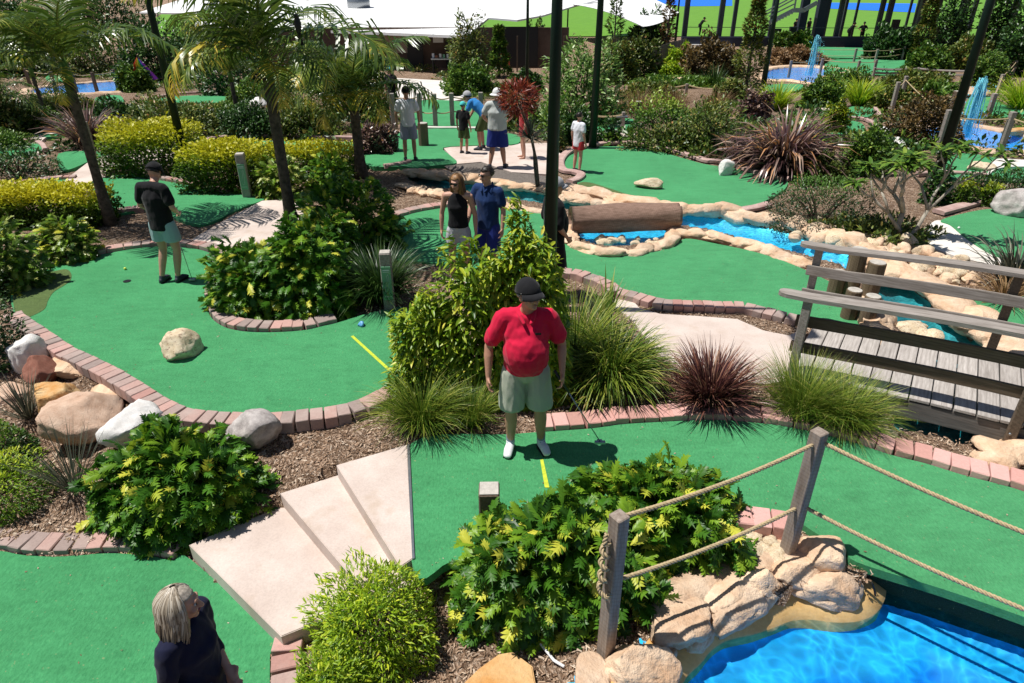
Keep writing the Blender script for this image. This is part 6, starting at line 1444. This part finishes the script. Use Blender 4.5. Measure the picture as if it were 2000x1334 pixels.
def person(label, loc, facing, height, J={}, top=None, bottom=None, skinm=SKT, shoes='shoe', vox=.012, belly=0, fat=1.0, hair='short', hairm=HAIRD, hat=None, sleeve=.55, shorts=.85, glasses=False, hl=(0, 0), collar=False, socks=False, female=False, near=False, tank=False, group=None, hand_scale=1.0, bend=0):
    """joint positions are for a 1.75 m figure that faces -Y; x to the viewer's right"""
    root = thing('person', label, 'person', loc, facing, group); S = height/1.75
    D = dict(pel=(0, 0, .93), waist=(0, 0, 1.05), chest=(0, .0, 1.27), neck=(0, .015, 1.46), head=(0, -.015, 1.625),
             shL=(-.185, .01, 1.41), elL=(-.25, .03, 1.13), wrL=(-.27, -.03, .89), shR=(.185, .01, 1.41), elR=(.25, .03, 1.13), wrR=(.27, -.03, .89),
             hipL=(-.09, 0, .90), knL=(-.11, -.02, .49), anL=(-.12, .02, .085), hipR=(.09, 0, .90), knR=(.11, -.02, .49), anR=(.12, .02, .085), toeL=(-.14, -.15, .03), toeR=(.14, -.15, .03))
    D.update(J); D = {k: Vector(v) for k, v in D.items()}; f = fat; wv = .88 if female else 1.0
    B = Blob()
    B.limb([D['pel']-Vector((0, 0, .06)), D['pel']+Vector((0, 0, .04)), D['waist'], lerp(D['waist'], D['chest'], .5), D['chest'], lerp(D['chest'], D['neck'], .55)],
           [(.15*f, .105*f), (.165*f, .115*f), (.14*f*wv, .10*f), (.15*f*wv, .105*f), (.175*f*wv, .115*f), (.14*f*wv, .085)], n=16)
    B.limb([D['shL'], lerp(D['shL'], D['shR'], .5)+Vector((0, 0, .02)), D['shR']], [.058*f, .07*f, .058*f])
    B.limb([D['neck']-Vector((0, 0, .05)), D['neck'], D['head']-Vector((0, 0, .05))], [.068, .056*wv, .055*wv])
    for s in 'LR':
        a, e, w = D['sh'+s], D['el'+s], D['wr'+s]; B.limb([a, lerp(a, e, .35), e, lerp(e, w, .3), w], [.055*f, .05*f, .039*f**.5, .041*f**.5, .026])
        h, k, n = D['hip'+s], D['kn'+s], D['an'+s]; B.limb([h, lerp(h, k, .4), k, lerp(k, n, .35), n], [.092*f, .08*f, .055*f**.5, .058*f**.5, .036])
        if shoes is None: t = D['toe'+s]; B.limb([n-Vector((0, 0, .04)), lerp(n, t, .6)-Vector((0, 0, .02)), t], [.036, .034, .02])
    hd = D['head']; MR = Matrix.Rotation(hl[0], 3, 'Z') @ Matrix.Rotation(hl[1], 3, 'X')
    def hp(x, y, z): return hd+MR @ Vector((x, y, z))
    B.ball(hd+MR @ Vector((0, .012, .02)), (.077, .095, .095), MR); B.ball(hp(0, -.018, -.045), (.058, .066, .07), MR); B.ball(hp(0, -.065, -.092), (.026, .022, .02), MR)
    B.limb([hp(0, -.088, .012), hp(0, -.104, -.018), hp(0, -.108, -.034)], [.010, .013, .017]); B.ball(hp(0, -.082, .032), (.05, .018, .011), MR)
    B.ball(hp(.078, .01, -.01), (.012, .022, .032), MR); B.ball(hp(-.078, .01, -.01), (.012, .022, .032), MR); B.ball(hp(.036, -.072, -.03), (.022, .02, .02), MR); B.ball(hp(-.036, -.072, -.03), (.022, .02, .02), MR)
    # hands: palm, four curled fingers, thumb
    hs = hand_scale
    for s, sx in (('L', -1), ('R', 1)):
        w = D['wr'+s]; d = (w-D['el'+s]).normalized(); fw = Vector((0, -1, 0)); fw = (fw-d*fw.dot(d)).normalized(); ins = d.cross(fw)*(1 if sx < 0 else -1); ins = Vector((-sx, 0, 0))-d*(-sx*d.x); ins.normalize()
        pc = w+d*.055*hs; B.limb([w+d*.01, w+d*.045, w+d*.085*hs], [(.024, .024), (.019, .036), (.017, .040)] if abs(d.z) > .5 else [.026, .03, .03])
        for i in range(4):
            b0 = w+d*.085*hs+fw*(.029-.0195*i); L = (.036, .042, .039, .031)[i]*hs; c1 = (d*.9+ins*.25).normalized(); c2 = (d*.55+ins*.75).normalized(); c3 = (d*.0+ins*1).normalized()
            q1 = b0+c1*L; q2 = q1+c2*L*.75; q3 = q2+c3*L*.5; B.limb([b0-d*.02, q1, q2, q3], [.0105, .0098, .0092, .0082], n=8)
        tb = w+d*.03+fw*.03; B.limb([tb, tb+(d*.6+fw*.7+ins*.3).normalized()*.035, tb+(d*.6+fw*.7+ins*.3).normalized()*.035+(d*.8+ins*.5).normalized()*.032], [.0135, .012, .0095], n=8)
    B.make('body', skinm, root, vox, 2 if near else 3, 0, S)
    def S_(v): return Vector(v)*S
    # shirt
    if top:
        m_, ln = top; T = Blob(); g = .016; w_ = D['waist']; lo = D['pel']+Vector((0, 0, ln)); bl = belly
        mid_ = lerp(w_, D['chest'], .45)
        T.limb([lo, w_, mid_, D['chest'], lerp(D['chest'], D['neck'], .55)], [(.165*f+g, .12*f+g), (.152*f*wv+g+.01, .112*f+g), (.158*f*wv+g, .115*f+g), (.18*f*wv+g, .122*f+g), (.15*f*wv+g, .095+g)], n=18)
        if bl: T.ball(lerp(w_, D['chest'], .22)+Vector((0, -.03-bl*.45, .0)), (.165*f+bl*.35, .11+bl*.9, .23)); T.ball(lerp(w_, D['chest'], .75)+Vector((0, -.035, 0)), (.165*f, .11+bl*.4, .20))
        if female and not tank: T.ball(D['chest']+Vector((0, -.075, -.01)), (.13, .07, .075))
        if tank: 
            T.ball(D['chest']+Vector((0, -.07, -.01)), (.12, .065, .07))
        else:
            T.limb([D['shL'], lerp(D['shL'], D['shR'], .5)+Vector((0, 0, .018)), D['shR']], [.066*f+.004, .074*f, .066*f+.004])
            for s in 'LR':
                a, e, w = D['sh'+s], D['el'+s], D['wr'+s]
                if sleeve <= 1: T.limb([a, lerp(a, e, sleeve*.6), lerp(a, e, sleeve)], [.066*f+.006, .064*f+.008, .064*f+.010])
                else: T.limb([a, lerp(a, e, .5), e, lerp(e, w, sleeve-1)], [.066*f, .060*f+.004, .052*f+.004, .045*f])
        if bend: pass
        sh = T.make('shirt', m_, root, vox*1.0, 7 if near else 4, .0085 if near else .004, S, hem=lo.z-.015)
        if collar:
            C_ = Blob(); nk = D['neck']
            for sg in (-1, 1): C_.limb([nk+Vector((sg*.02, .085, .035)), nk+Vector((sg*.082, .01, .01)), nk+Vector((sg*.055, -.07, -.01)), nk+Vector((sg*.03, -.125, -.05))], [.015, .02, .02, .016], n=8)
            C_.limb([nk+Vector((0, -.085, -.06)), nk+Vector((.004, -.118, -.15))], [(.014, .006), (.012, .006)], n=8)
            C_.make('collar', m_, root, .006, 2, 0, S)
    if bottom:
        m_, fr_, flare = bottom; T = Blob(); pl_ = D['pel']
        T.limb([pl_-Vector((0, 0, .05)), pl_+Vector((0, 0, .03)), pl_+Vector((0, 0, .085))], [(.165*f, .122*f), (.172*f+.006, .124*f+.006), (.155*f+.01, .115*f+.012)], n=16)
        for s in 'LR':
            h, k, n = D['hip'+s], D['kn'+s], D['an'+s]
            if fr_ <= 1: T.limb([h, lerp(h, k, fr_*.5), lerp(h, k, fr_-.03), lerp(h, k, fr_)], [.104*f, .098*f+flare*.5, .085*f+flare, .085*f+flare])
            else: T.limb([h, lerp(h, k, .5), k, lerp(k, n, fr_-1)], [.104*f, .09*f, .07, .06])
        T.make('shorts' if fr_ <= 1.2 else 'trousers', m_, root, vox*1.0, 4, .006 if near else .003, S, hem=(lerp(D['hipL'], D['knL'], fr_).z-.01) if fr_ <= 1.2 else None)
    if shoes:
        for s in 'LR':
            n, t = D['an'+s], D['toe'+s]; T = Blob(); g0 = Vector((n.x, n.y, 0)); T.limb([Vector((n.x, n.y+.035, .04)), Vector((n.x, n.y, .045)), lerp(n, t, .6)*1.0, Vector((t.x, t.y, .03))], [(.036, .036), (.042, .042), (.046, .034), (.04, .024)])
            T.limb([n-Vector((0, 0, .01)), n+Vector((0, 0, .0))], [.045, .043]); T.make('shoe', MT[shoes], root, .008, 2, 0, S)
            q = MB(); q.tube([Vector((n.x, n.y+.05, .008))*S, Vector((n.x, n.y, .008))*S, Vector((t.x, t.y, .008))*S], [.035*S, .045*S, .042*S], 12); so = q.obj('sole', MT['sole'], root)
            for v in so.data.vertices: v.co.z = max(-.001, min(v.co.z, .014))
            if socks: T = Blob(); T.limb([n+Vector((0, 0, .02)), n+Vector((0, 0, .075))], [.042, .044]); T.make('sock', MT['sock'], root, .008, 2, 0, S)
    # hair
    if hair:
        bm = bmesh.new(); bmesh.ops.create_uvsphere(bm, u_segments=40, v_segments=26, radius=1)
        rad = Vector((.088, .106, .104)); kill = []
        for v in bm.verts:
            x, y, z = v.co; face = (y < -.12 and z < .38) if hair != 'long' else (y < -.35 and z < .42)
            if face or (z < -.35 and (hair == 'short')) or z < -.8: kill.append(v)
        bmesh.ops.delete(bm, geom=kill, context='VERTS')
        for v in bm.verts:
            nn = 1+.05*noise.noise(v.co*5)+.04*noise.noise(v.co*14); v.co = Vector((v.co.x*rad.x*nn, v.co.y*rad.y*nn, v.co.z*rad.z*nn)); v.co = (hd+MR @ (v.co+Vector((0, .016, .022))))*S
        me = bpy.data.meshes.new('hair'); bm.to_mesh(me); bm.free(); me.materials.append(hairm); me.polygons.foreach_set('use_smooth', [True]*len(me.polygons)); ho = link('hair', me, root)
        md = ho.modifiers.new('s', 'SOLIDIFY'); md.thickness = .012; md.offset = -1
        if hair == 'long':
            q = MB(); r = random.Random(3)
            for i in range(420 if near else 130):
                a = r.uniform(.12, math.pi*2-.12)+math.pi*1.5; x, y = math.cos(a), math.sin(a)
                if y < -.55: y = -.5
                st = Vector((x*.012+.01, .016+y*.02, .128+r.uniform(-.004, .006))); st2 = Vector((x*.055, .018+y*.065, .108)); p1 = Vector((x*.092, .02+y*.108, .05)); L = r.uniform(.15, .27)
                p2 = Vector((x*.097, .024+y*.112, -.05)); p3 = Vector((x*(.094+r.uniform(-.02, .025)), .035+y*.10+r.uniform(-.015, .015), -.05-L*.55)); p4 = Vector((x*(.08+r.uniform(-.02, .035)), .045+y*.085, -.05-L))
                k0_ = len(q.V); tv_ = r.random()
                q.tube([(hd+(MR @ p))*S for p in catmull([st, st2, p1, p2, p3, p4], False, 2)], [.004*S, .0045*S, .005*S, .006*S, .0075*S, .008*S, .008*S, .0075*S, .006*S, .004*S, .0015*S], 5, False)
                TT_ = (TT_ if i else [])+[tv_]*(len(q.V)-k0_)
            tag(link('hair_strands', mesh('hair_strands', [tuple(v) for v in q.V], q.F, HSTR[hairm.name], True, TT_), root), kind='stuff')
        elif near or True:
            q = MB(); r = random.Random(4)
            for i in range(90):
                u = Vector((r.gauss(0, 1), r.gauss(0, 1)+.3, abs(r.gauss(0, 1)))).normalized()
                if u.y < -.3 and u.z < .45: continue
                b0 = Vector((u.x*.086, u.y*.104+.016, u.z*.102+.022)); q.tube([(hd+MR @ b0)*S, (hd+MR @ (b0+u*.010+Vector((r.uniform(-.02, .02), r.uniform(-.02, .02), r.uniform(-.012, .006)))))*S], [.006*S, .002*S], 4, False)
            tag(q.obj('hair_strands', hairm, root, True), kind='stuff')
    for sx in (-1, 1):
        if not glasses and near: q = Blob(); q.ball(hp(sx*.031, -.083, .01), (.014, .008, .007), MR); q.make('eye', MT['eye'], root, .004, 1, 0, S); q = Blob(); q.ball(hp(sx*.031, -.090, .01), (.006, .004, .006), MR); q.make('iris', MT['lens'], root, .002, 1, 0, S)
    if near or glasses:
        q = Blob(); q.limb([hp(-.02, -.088, -.062), hp(0, -.093, -.062), hp(.02, -.088, -.062)], [.004, .0065, .004], n=8); q.make('mouth', MT['lip'], root, .003, 1, 0, S)
    if glasses:
        q = Blob()
        for sx in (-1, 1): q.ball(hp(sx*.033, -.094, .012), (.031, .010, .020), MR); q.limb([hp(sx*.06, -.088, .016), hp(sx*.082, -.03, .014), hp(sx*.08, .02, .01)], [.004, .004, .003], n=6)
        q.limb([hp(-.012, -.100, .016), hp(.012, -.100, .016)], [.004, .004], n=6); q.make('sunglasses', MT['lens'], root, .004, 1, 0, S)
    if hat:
        kind, hm = hat
        bm = bmesh.new(); bmesh.ops.create_uvsphere(bm, u_segments=32, v_segments=20, radius=1); bmesh.ops.delete(bm, geom=[v for v in bm.verts if v.co.z < -.02], context='VERTS')
        for v in bm.verts: v.co = (hd+MR @ Vector((v.co.x*.098, v.co.y*.116+.012, v.co.z*.115+.035)))*S
        me = bpy.data.meshes.new('hat_crown'); bm.to_mesh(me); bm.free(); me.materials.append(hm); me.polygons.foreach_set('use_smooth', [True]*len(me.polygons)); o = link('cap' if kind == 'cap' else 'hat', me, root); md = o.modifiers.new('s', 'SOLIDIFY'); md.thickness = .006; md.offset = 1
        V = []; F = []; n = 28
        for i in range(n+1):
            a = (math.pi*(1.12+.76*i/n)) if kind == 'cap' else 2*math.pi*i/n
            for j, rr_ in enumerate((.97, 1.25, 1.52) if kind == 'cap' else (.97, 1.3, 1.65)):
                ey = .116*rr_*(1.05 if kind == 'cap' else 1); x = math.cos(a)*.098*rr_**(.35 if kind == 'cap' else 1); y = math.sin(a)*ey*(1 if kind != 'cap' else (1 if j == 0 else .98))+.012
                V.append((hd+MR @ Vector((x, y, .037-(.012*j*(1+abs(math.cos(a))) if kind == 'cap' else .016*j))))*S)
        for i in range(n):
            for j in range(2): a = 3*i+j; F.append((a, a+3, a+4, a+1))
        b_ = link('brim', mesh('brim', V, F, hm, True), o if False else root); md = b_.modifiers.new('s', 'SOLIDIFY'); md.thickness = .006
        if kind == 'cap': q = Blob(); q.ball(hp(0, .012, .152), (.009, .009, .006), MR); q.make('button', hm, root, .003, 1, 0, S)
    return root, D, S
RED = cloth('red_polo', (.60, .010, .05), .8, .5, 5); KHAKI = cloth('khaki_shorts', (.40, .42, .34)); BLK = cloth('black_shirt', (.008, .008, .010)); NAVY = cloth('navy_top', (.010, .012, .035)); NAVYP = cloth('navy_polo', (.012, .035, .12))
WHT = cloth('white_tee', (.74, .76, .82)); GRYS = cloth('grey_shorts', (.30, .32, .42)); BLUS = cloth('blue_shorts', (.02, .035, .22)); MINT = cloth('pale_blue_shorts', (.30, .44, .46)); DENIM = cloth('pale_denim', (.50, .49, .52), .85, .8, 14); JEAN = cloth('blue_jeans', (.03, .06, .2)); REDS = cloth('red_shorts', (.5, .04, .05)); BLUT = cloth('blue_tee', (.03, .22, .55)); GREYH = plain('grey_blond_hair', (.38, .33, .27), .45, 0, .45, 55, .4); BLOND = plain('fair_brown_hair', (.30, .16, .07), .45, 0, .4, 55, .4)
CAPB = cloth('black_cap', (.012, .012, .014)); CAPW = cloth('white_hat_cloth', (.72, .72, .72)); CAPT = cloth('turquoise_cap', (.08, .55, .55)); CAPG = cloth('pale_grey_cap', (.4, .4, .42)); CAPL = cloth('light_blue_cap', (.05, .5, .7)); GRN = cloth('olive_shorts', (.06, .09, .03))
HSTR = {'grey_blond_hair': leaf_mat('grey_blond_strands', [(0, (.07, .055, .04)), (.4, (.26, .21, .155)), (.75, (.48, .41, .32)), (1, (.66, .62, .56))], .35, .05, .5), 'fair_brown_hair': leaf_mat('fair_brown_strands', [(0, (.07, .03, .012)), (.5, (.24, .12, .05)), (1, (.48, .30, .14))], .35, .05, .5), 'dark_hair': HAIRD}
# man in red
zf = .022
loc = at_z(1025, 876, zf)
root, D, S = person('stout man in a red polo shirt, beige shorts and black cap holding a putter', loc, .06, 1.80,
    dict(shL=(-.195, .02, 1.40), elL=(-.325, .03, 1.11), wrL=(-.335, -.06, .86), shR=(.195, 0, 1.40), elR=(.32, .04, 1.12), wrR=(.315, -.10, .90), hipL=(-.105, 0, .88), hipR=(.105, 0, .88), knL=(-.13, -.02, .49), knR=(.135, -.02, .49), anL=(-.135, .02, .085), anR=(.155, .02, .085), toeL=(-.175, -.14, .03), toeR=(.20, -.13, .03), pel=(0, 0, .93), head=(.015, -.06, 1.63), neck=(0, -.01, 1.46)),
    (RED, -.03), (KHAKI, .93, .03), SKT, 'shoe', .009, .075, 1.08, 'short', plain('grey_hair', (.3, .28, .26), .5, 0, .3, 50), ('cap', CAPB), .72, glasses=True, hl=(.55, -.12), collar=True, socks=True, near=True)
q = MB(); q.box((.085, -.185, 1.335), (.05, .006, .018)); bo = q.obj('chest_logo', MT['black'], root); bo.scale = (S, S, S)
for sx in (-1, 1):
    q = MB()
    for i in range(4): a_ = Vector(D['anL' if sx < 0 else 'anR']); t_ = Vector(D['toeL' if sx < 0 else 'toeR']); c_ = a_.lerp(t_, .25+i*.13); c_.z = .085-i*.012; q.box(c_, (.05, .008, .006), sx*.25)
    bo = q.obj('laces', MT['sock'], root); bo.scale = (S, S, S)
def W_(root, S, v): return root.matrix_basis @ (Vector(v)*S)
def club_(hand, head_pt, label, root_rz=0, putter=True):
    a = Vector(hand); b = Vector(head_pt); d = (b-a).normalized(); t = thing('putter', label, 'putter', a)
    mb = MB(); mb.tube([-d*.12, d*.14], [.013, .011], 8); mb.obj('grip', MT['black'], t, True); mb = MB(); mb.tube([d*.1, b-a], [.006, .005], 8); mb.obj('shaft', MT['metal'], t, True)
    mb = MB(); h = b-a; mb.box(h+Vector((0, 0, -.012)), (.10, .035, .028)); mb.box(h+Vector((0, .03, -.016)), (.05, .035, .018)); mb.obj('club_head', MT['metal'], t, bev=.004); return t
bpy.context.view_layer.update()
hand = W_(root, S, D['wrR']+Vector((-.01, -.02, -.075))); hh = at_y(1170, 858, hand.y+.12)
hh = at_z(1172, 862, .26); club_(hand, hh, 'silver putter held by the man in red, its head just off the green')
# man in black on the left green
loc = at_z(345, 548, zf)
r2, D2, S2 = person('man in a black t-shirt and pale blue shorts seen from behind with head bowed', loc, math.pi-.25, 1.78,
    dict(head=(0.02, -.13, 1.58), neck=(0, -.04, 1.455), chest=(0, -.005, 1.27), knL=(-.12, -.03, .49), anL=(-.06, .02, .085), anR=(.15, .10, .085), toeR=(.18, -.06, .03), toeL=(-.08, -.14, .03), elL=(-.27, .02, 1.14), wrL=(-.16, -.18, 1.0), elR=(.27, .02, 1.14), wrR=(.16, -.18, 1.0)),
    (BLK, -.10), (MINT, .62, .03), SKF, 'shoed', .012, 0, 1.03, 'short', HAIRD, ('cap', CAPB), .65, hl=(0, .55), near=False)
club_(W_(r2, S2, (.02, -.22, .96)), at_z(375, 545, .06), 'dark putter held in front of the man in black')
# couple behind the big shrub
loc = at_z(900, 556, zf)
person('young woman in a black tank top and pale denim shorts wearing sunglasses', loc, -.15, 1.68, dict(elL=(-.25, .02, 1.14), wrL=(-.255, -.02, .90), head=(0, -.03, 1.62)), (BLK, .04), (DENIM, .45, .03), SKF, 'shoe', .011, 0, .9, 'long', BLOND, None, .6, glasses=True, hl=(-.25, .15), female=True, tank=True, near=False)
loc = at_z(955, 548, zf)
person('dark haired man in a navy polo beside the woman in shorts, wearing sunglasses', loc, -.55, 1.74, dict(elL=(-.26, -.04, 1.15), wrL=(-.22, -.20, .95)), (NAVYP, -.06), (BLUS, .9, .03), SKF, 'shoed', .012, 0, 1.0, 'short', HAIRD, None, .6, glasses=True, hl=(-.4, .1), collar=True)
loc = at_z(1078, 575, zf)
person('person in dark clothes and grey cap mostly hidden behind the tallest lamp pole', loc, 1.9, 1.70, dict(wrL=(-.2, -.12, .95), wrR=(.25, -.1, .93)), (BLK, -.15), (BLK, .95, .05), SKT, 'shoed', .014, .05, 1.12, 'short', HAIRD, ('cap', CAPG), .9)
# woman at the bottom left
hz = 1.12
hdp = at_z(340, 1186, -.45+1.55); loc = Vector((hdp.x, hdp.y+.02, -.43))
r3, D3, S3 = person('woman with shoulder length grey blond hair in a navy top at the bottom edge', loc, 1.4, 1.66, dict(head=(.0, -.03, 1.62), shL=(-.16, .01, 1.39), shR=(.16, .01, 1.39), elL=(-.215, .03, 1.12), wrL=(-.10, -.18, 1.02), elR=(.205, .05, 1.12), wrR=(.06, -.15, 1.02)), (NAVY, -.10), (JEAN, 1.8, 0), SKF, 'shoe', .009, 0, .98, 'long', GREYH, None, 1.55, hl=(.45, .05), female=True, near=True)
# players in the background
bgp = 'group of players in the background'
def bgperson(label, x, y, ang, h, J, top, bot, sk=SKT, hat=None, fat=1.0, belly=0, sl=.6, shoes='shoed', hair='short', z=.02, hl=(0, 0), zz=None, hm=HAIRD):
    loc = at_z(x, y, zf) if zz is None else hit(x, y, .05)
    return person(label, loc, ang, h, J, top, bot, sk, shoes, .018, belly, fat, hair, hm, hat, sl, hl=hl, group=bgp)
bgperson('man in white t-shirt and grey shorts seen from behind left of the fence', 802, 314, math.pi+.1, 1.74, dict(elL=(-.27, .02, 1.15), elR=(.27, .02, 1.15)), (WHT, -.06), (GRYS, .85, .03), hat=('cap', CAPB))
bgperson('small child in a dark shirt and turquoise cap', 907, 300, math.pi-.5, 1.28, {}, (BLK, -.1), (GRN, .85, .04), hat=('cap', CAPT))
bgperson('large man with white bucket hat, grey tee and blue shorts seen from behind', 972, 328, math.pi-.1, 1.80, dict(anL=(-.16, -.02, .085), anR=(.17, .08, .085), toeL=(-.2, -.18, .03), toeR=(.2, -.1, .03), elL=(-.32, -.08, 1.16), wrL=(-.24, -.25, 1.05), elR=(.33, -.06, 1.15), wrR=(.26, -.26, 1.0)), (cloth('pale_grey_tee', (.50, .53, .52)), -.04), (BLUS, .95, .05), hat=('brim', CAPW), fat=1.25, belly=.05)
bgperson('stooping person in a blue t-shirt and pale cap behind the large man', 940, 292, -1.9, 1.70, dict(pel=(0, .12, .9), waist=(0, .06, 1.0), chest=(0, -.12, 1.16), neck=(0, -.28, 1.27), head=(0, -.38, 1.36), shL=(-.18, -.22, 1.24), shR=(.18, -.22, 1.24), elL=(-.22, -.3, .98), wrL=(-.15, -.4, .76), elR=(.22, -.3, .98), wrR=(.15, -.4, .76), hipL=(-.09, .12, .88), hipR=(.09, .12, .88)), (BLUT, 0), (GRN, .9, .04), hat=('cap', CAPG))
bgperson('barefoot child in a red top half hidden by the red topped plant', 1022, 309, -1.4, 1.45, {}, (REDS, -.1), (REDS, .5, .03), SKF, shoes=None, hair='long')
bgperson('boy in a white t-shirt and red shorts on the pink kerb', 1127, 336, math.pi-.9, 1.36, {}, (WHT, -.14), (REDS, .5, .03), SKF)
bgperson('person in a light blue cap half hidden by the middle palm', 770, 232, 2.6, 1.7, {}, (BLK, -.1), (GRN, .9, .04), hat=('cap', CAPL), zz=1)
for x, y, a, h, l in ((1680,84,0,1.8,'dark silhouette with hands on hips at the range bays'),(1655,82,1.4,1.8,'dark silhouette leaning forward at the range bays'),(1576,72,.4,1.75,'dark silhouette standing below the stair landing'),(1550,72,.4,1.7,'dark silhouette at the bottom of the staircase'),(1366,70,1.6,1.85,'dark silhouette swinging a club left of the thin conifer')):
    J = dict(elL=(-.42, .05, 1.2), wrL=(-.2, -.05, 1.02), elR=(.42, .05, 1.2), wrR=(.2, -.05, 1.02)) if 'hips' in l else (dict(pel=(0, .1, .92), chest=(0, -.12, 1.25), neck=(0, -.22, 1.4), head=(0, -.3, 1.54), shL=(-.18, -.18, 1.36), shR=(.18, -.18, 1.36), elL=(-.2, -.4, 1.3), wrL=(-.05, -.55, 1.35), elR=(.2, -.4, 1.3), wrR=(.05, -.55, 1.35)) if 'lean' in l or 'swing' in l else {})
    person(l, hit(x, y, .02), a, h, J, (BLK, -.08), (BLK, 1.85, 0), SKT, 'shoed', .03, 0, 1.05, 'short', HAIRD, ('cap', CAPB), .6, group='players at the driving range')

# ================================================================ litter on the greens
r = np.random.RandomState(77); n = 2600; cx = r.uniform(-6.5, 7, n); cy = 2.6+(r.rand(n)**1.3)*10; ok = np.zeros(n, bool); lv = np.zeros(n)
for P_, zz in ((RED_P, .022), (LEFT, .022), (MID, .022), (R1P, .022), (LOW, -.448)):
    i_ = pip(cx, cy, P_); d_ = edist(cx, cy, P_); keep = i_ & (r.rand(n) < np.exp(-d_/.35)*.8+.05); ok |= keep; lv[keep] = zz
cx, cy, lv = cx[ok], cy[ok], lv[ok]; n = len(cx); a = r.rand(n)*6.28; tv, tf = T_small()
V, F, t = place(tv, tf, np.stack([cx, cy, lv+.004], 1), np.stack([np.cos(a), np.sin(a), r.normal(0, .15, n)], 1), np.tile([0, 0, 1.], (n, 1))+r.normal(0, .3, (n, 3)), r.uniform(.008, .032, n), r.rand(n))
tag(link('fallen_leaves', mesh('fallen_leaves', V, F, chipm, False, t)), kind='stuff')
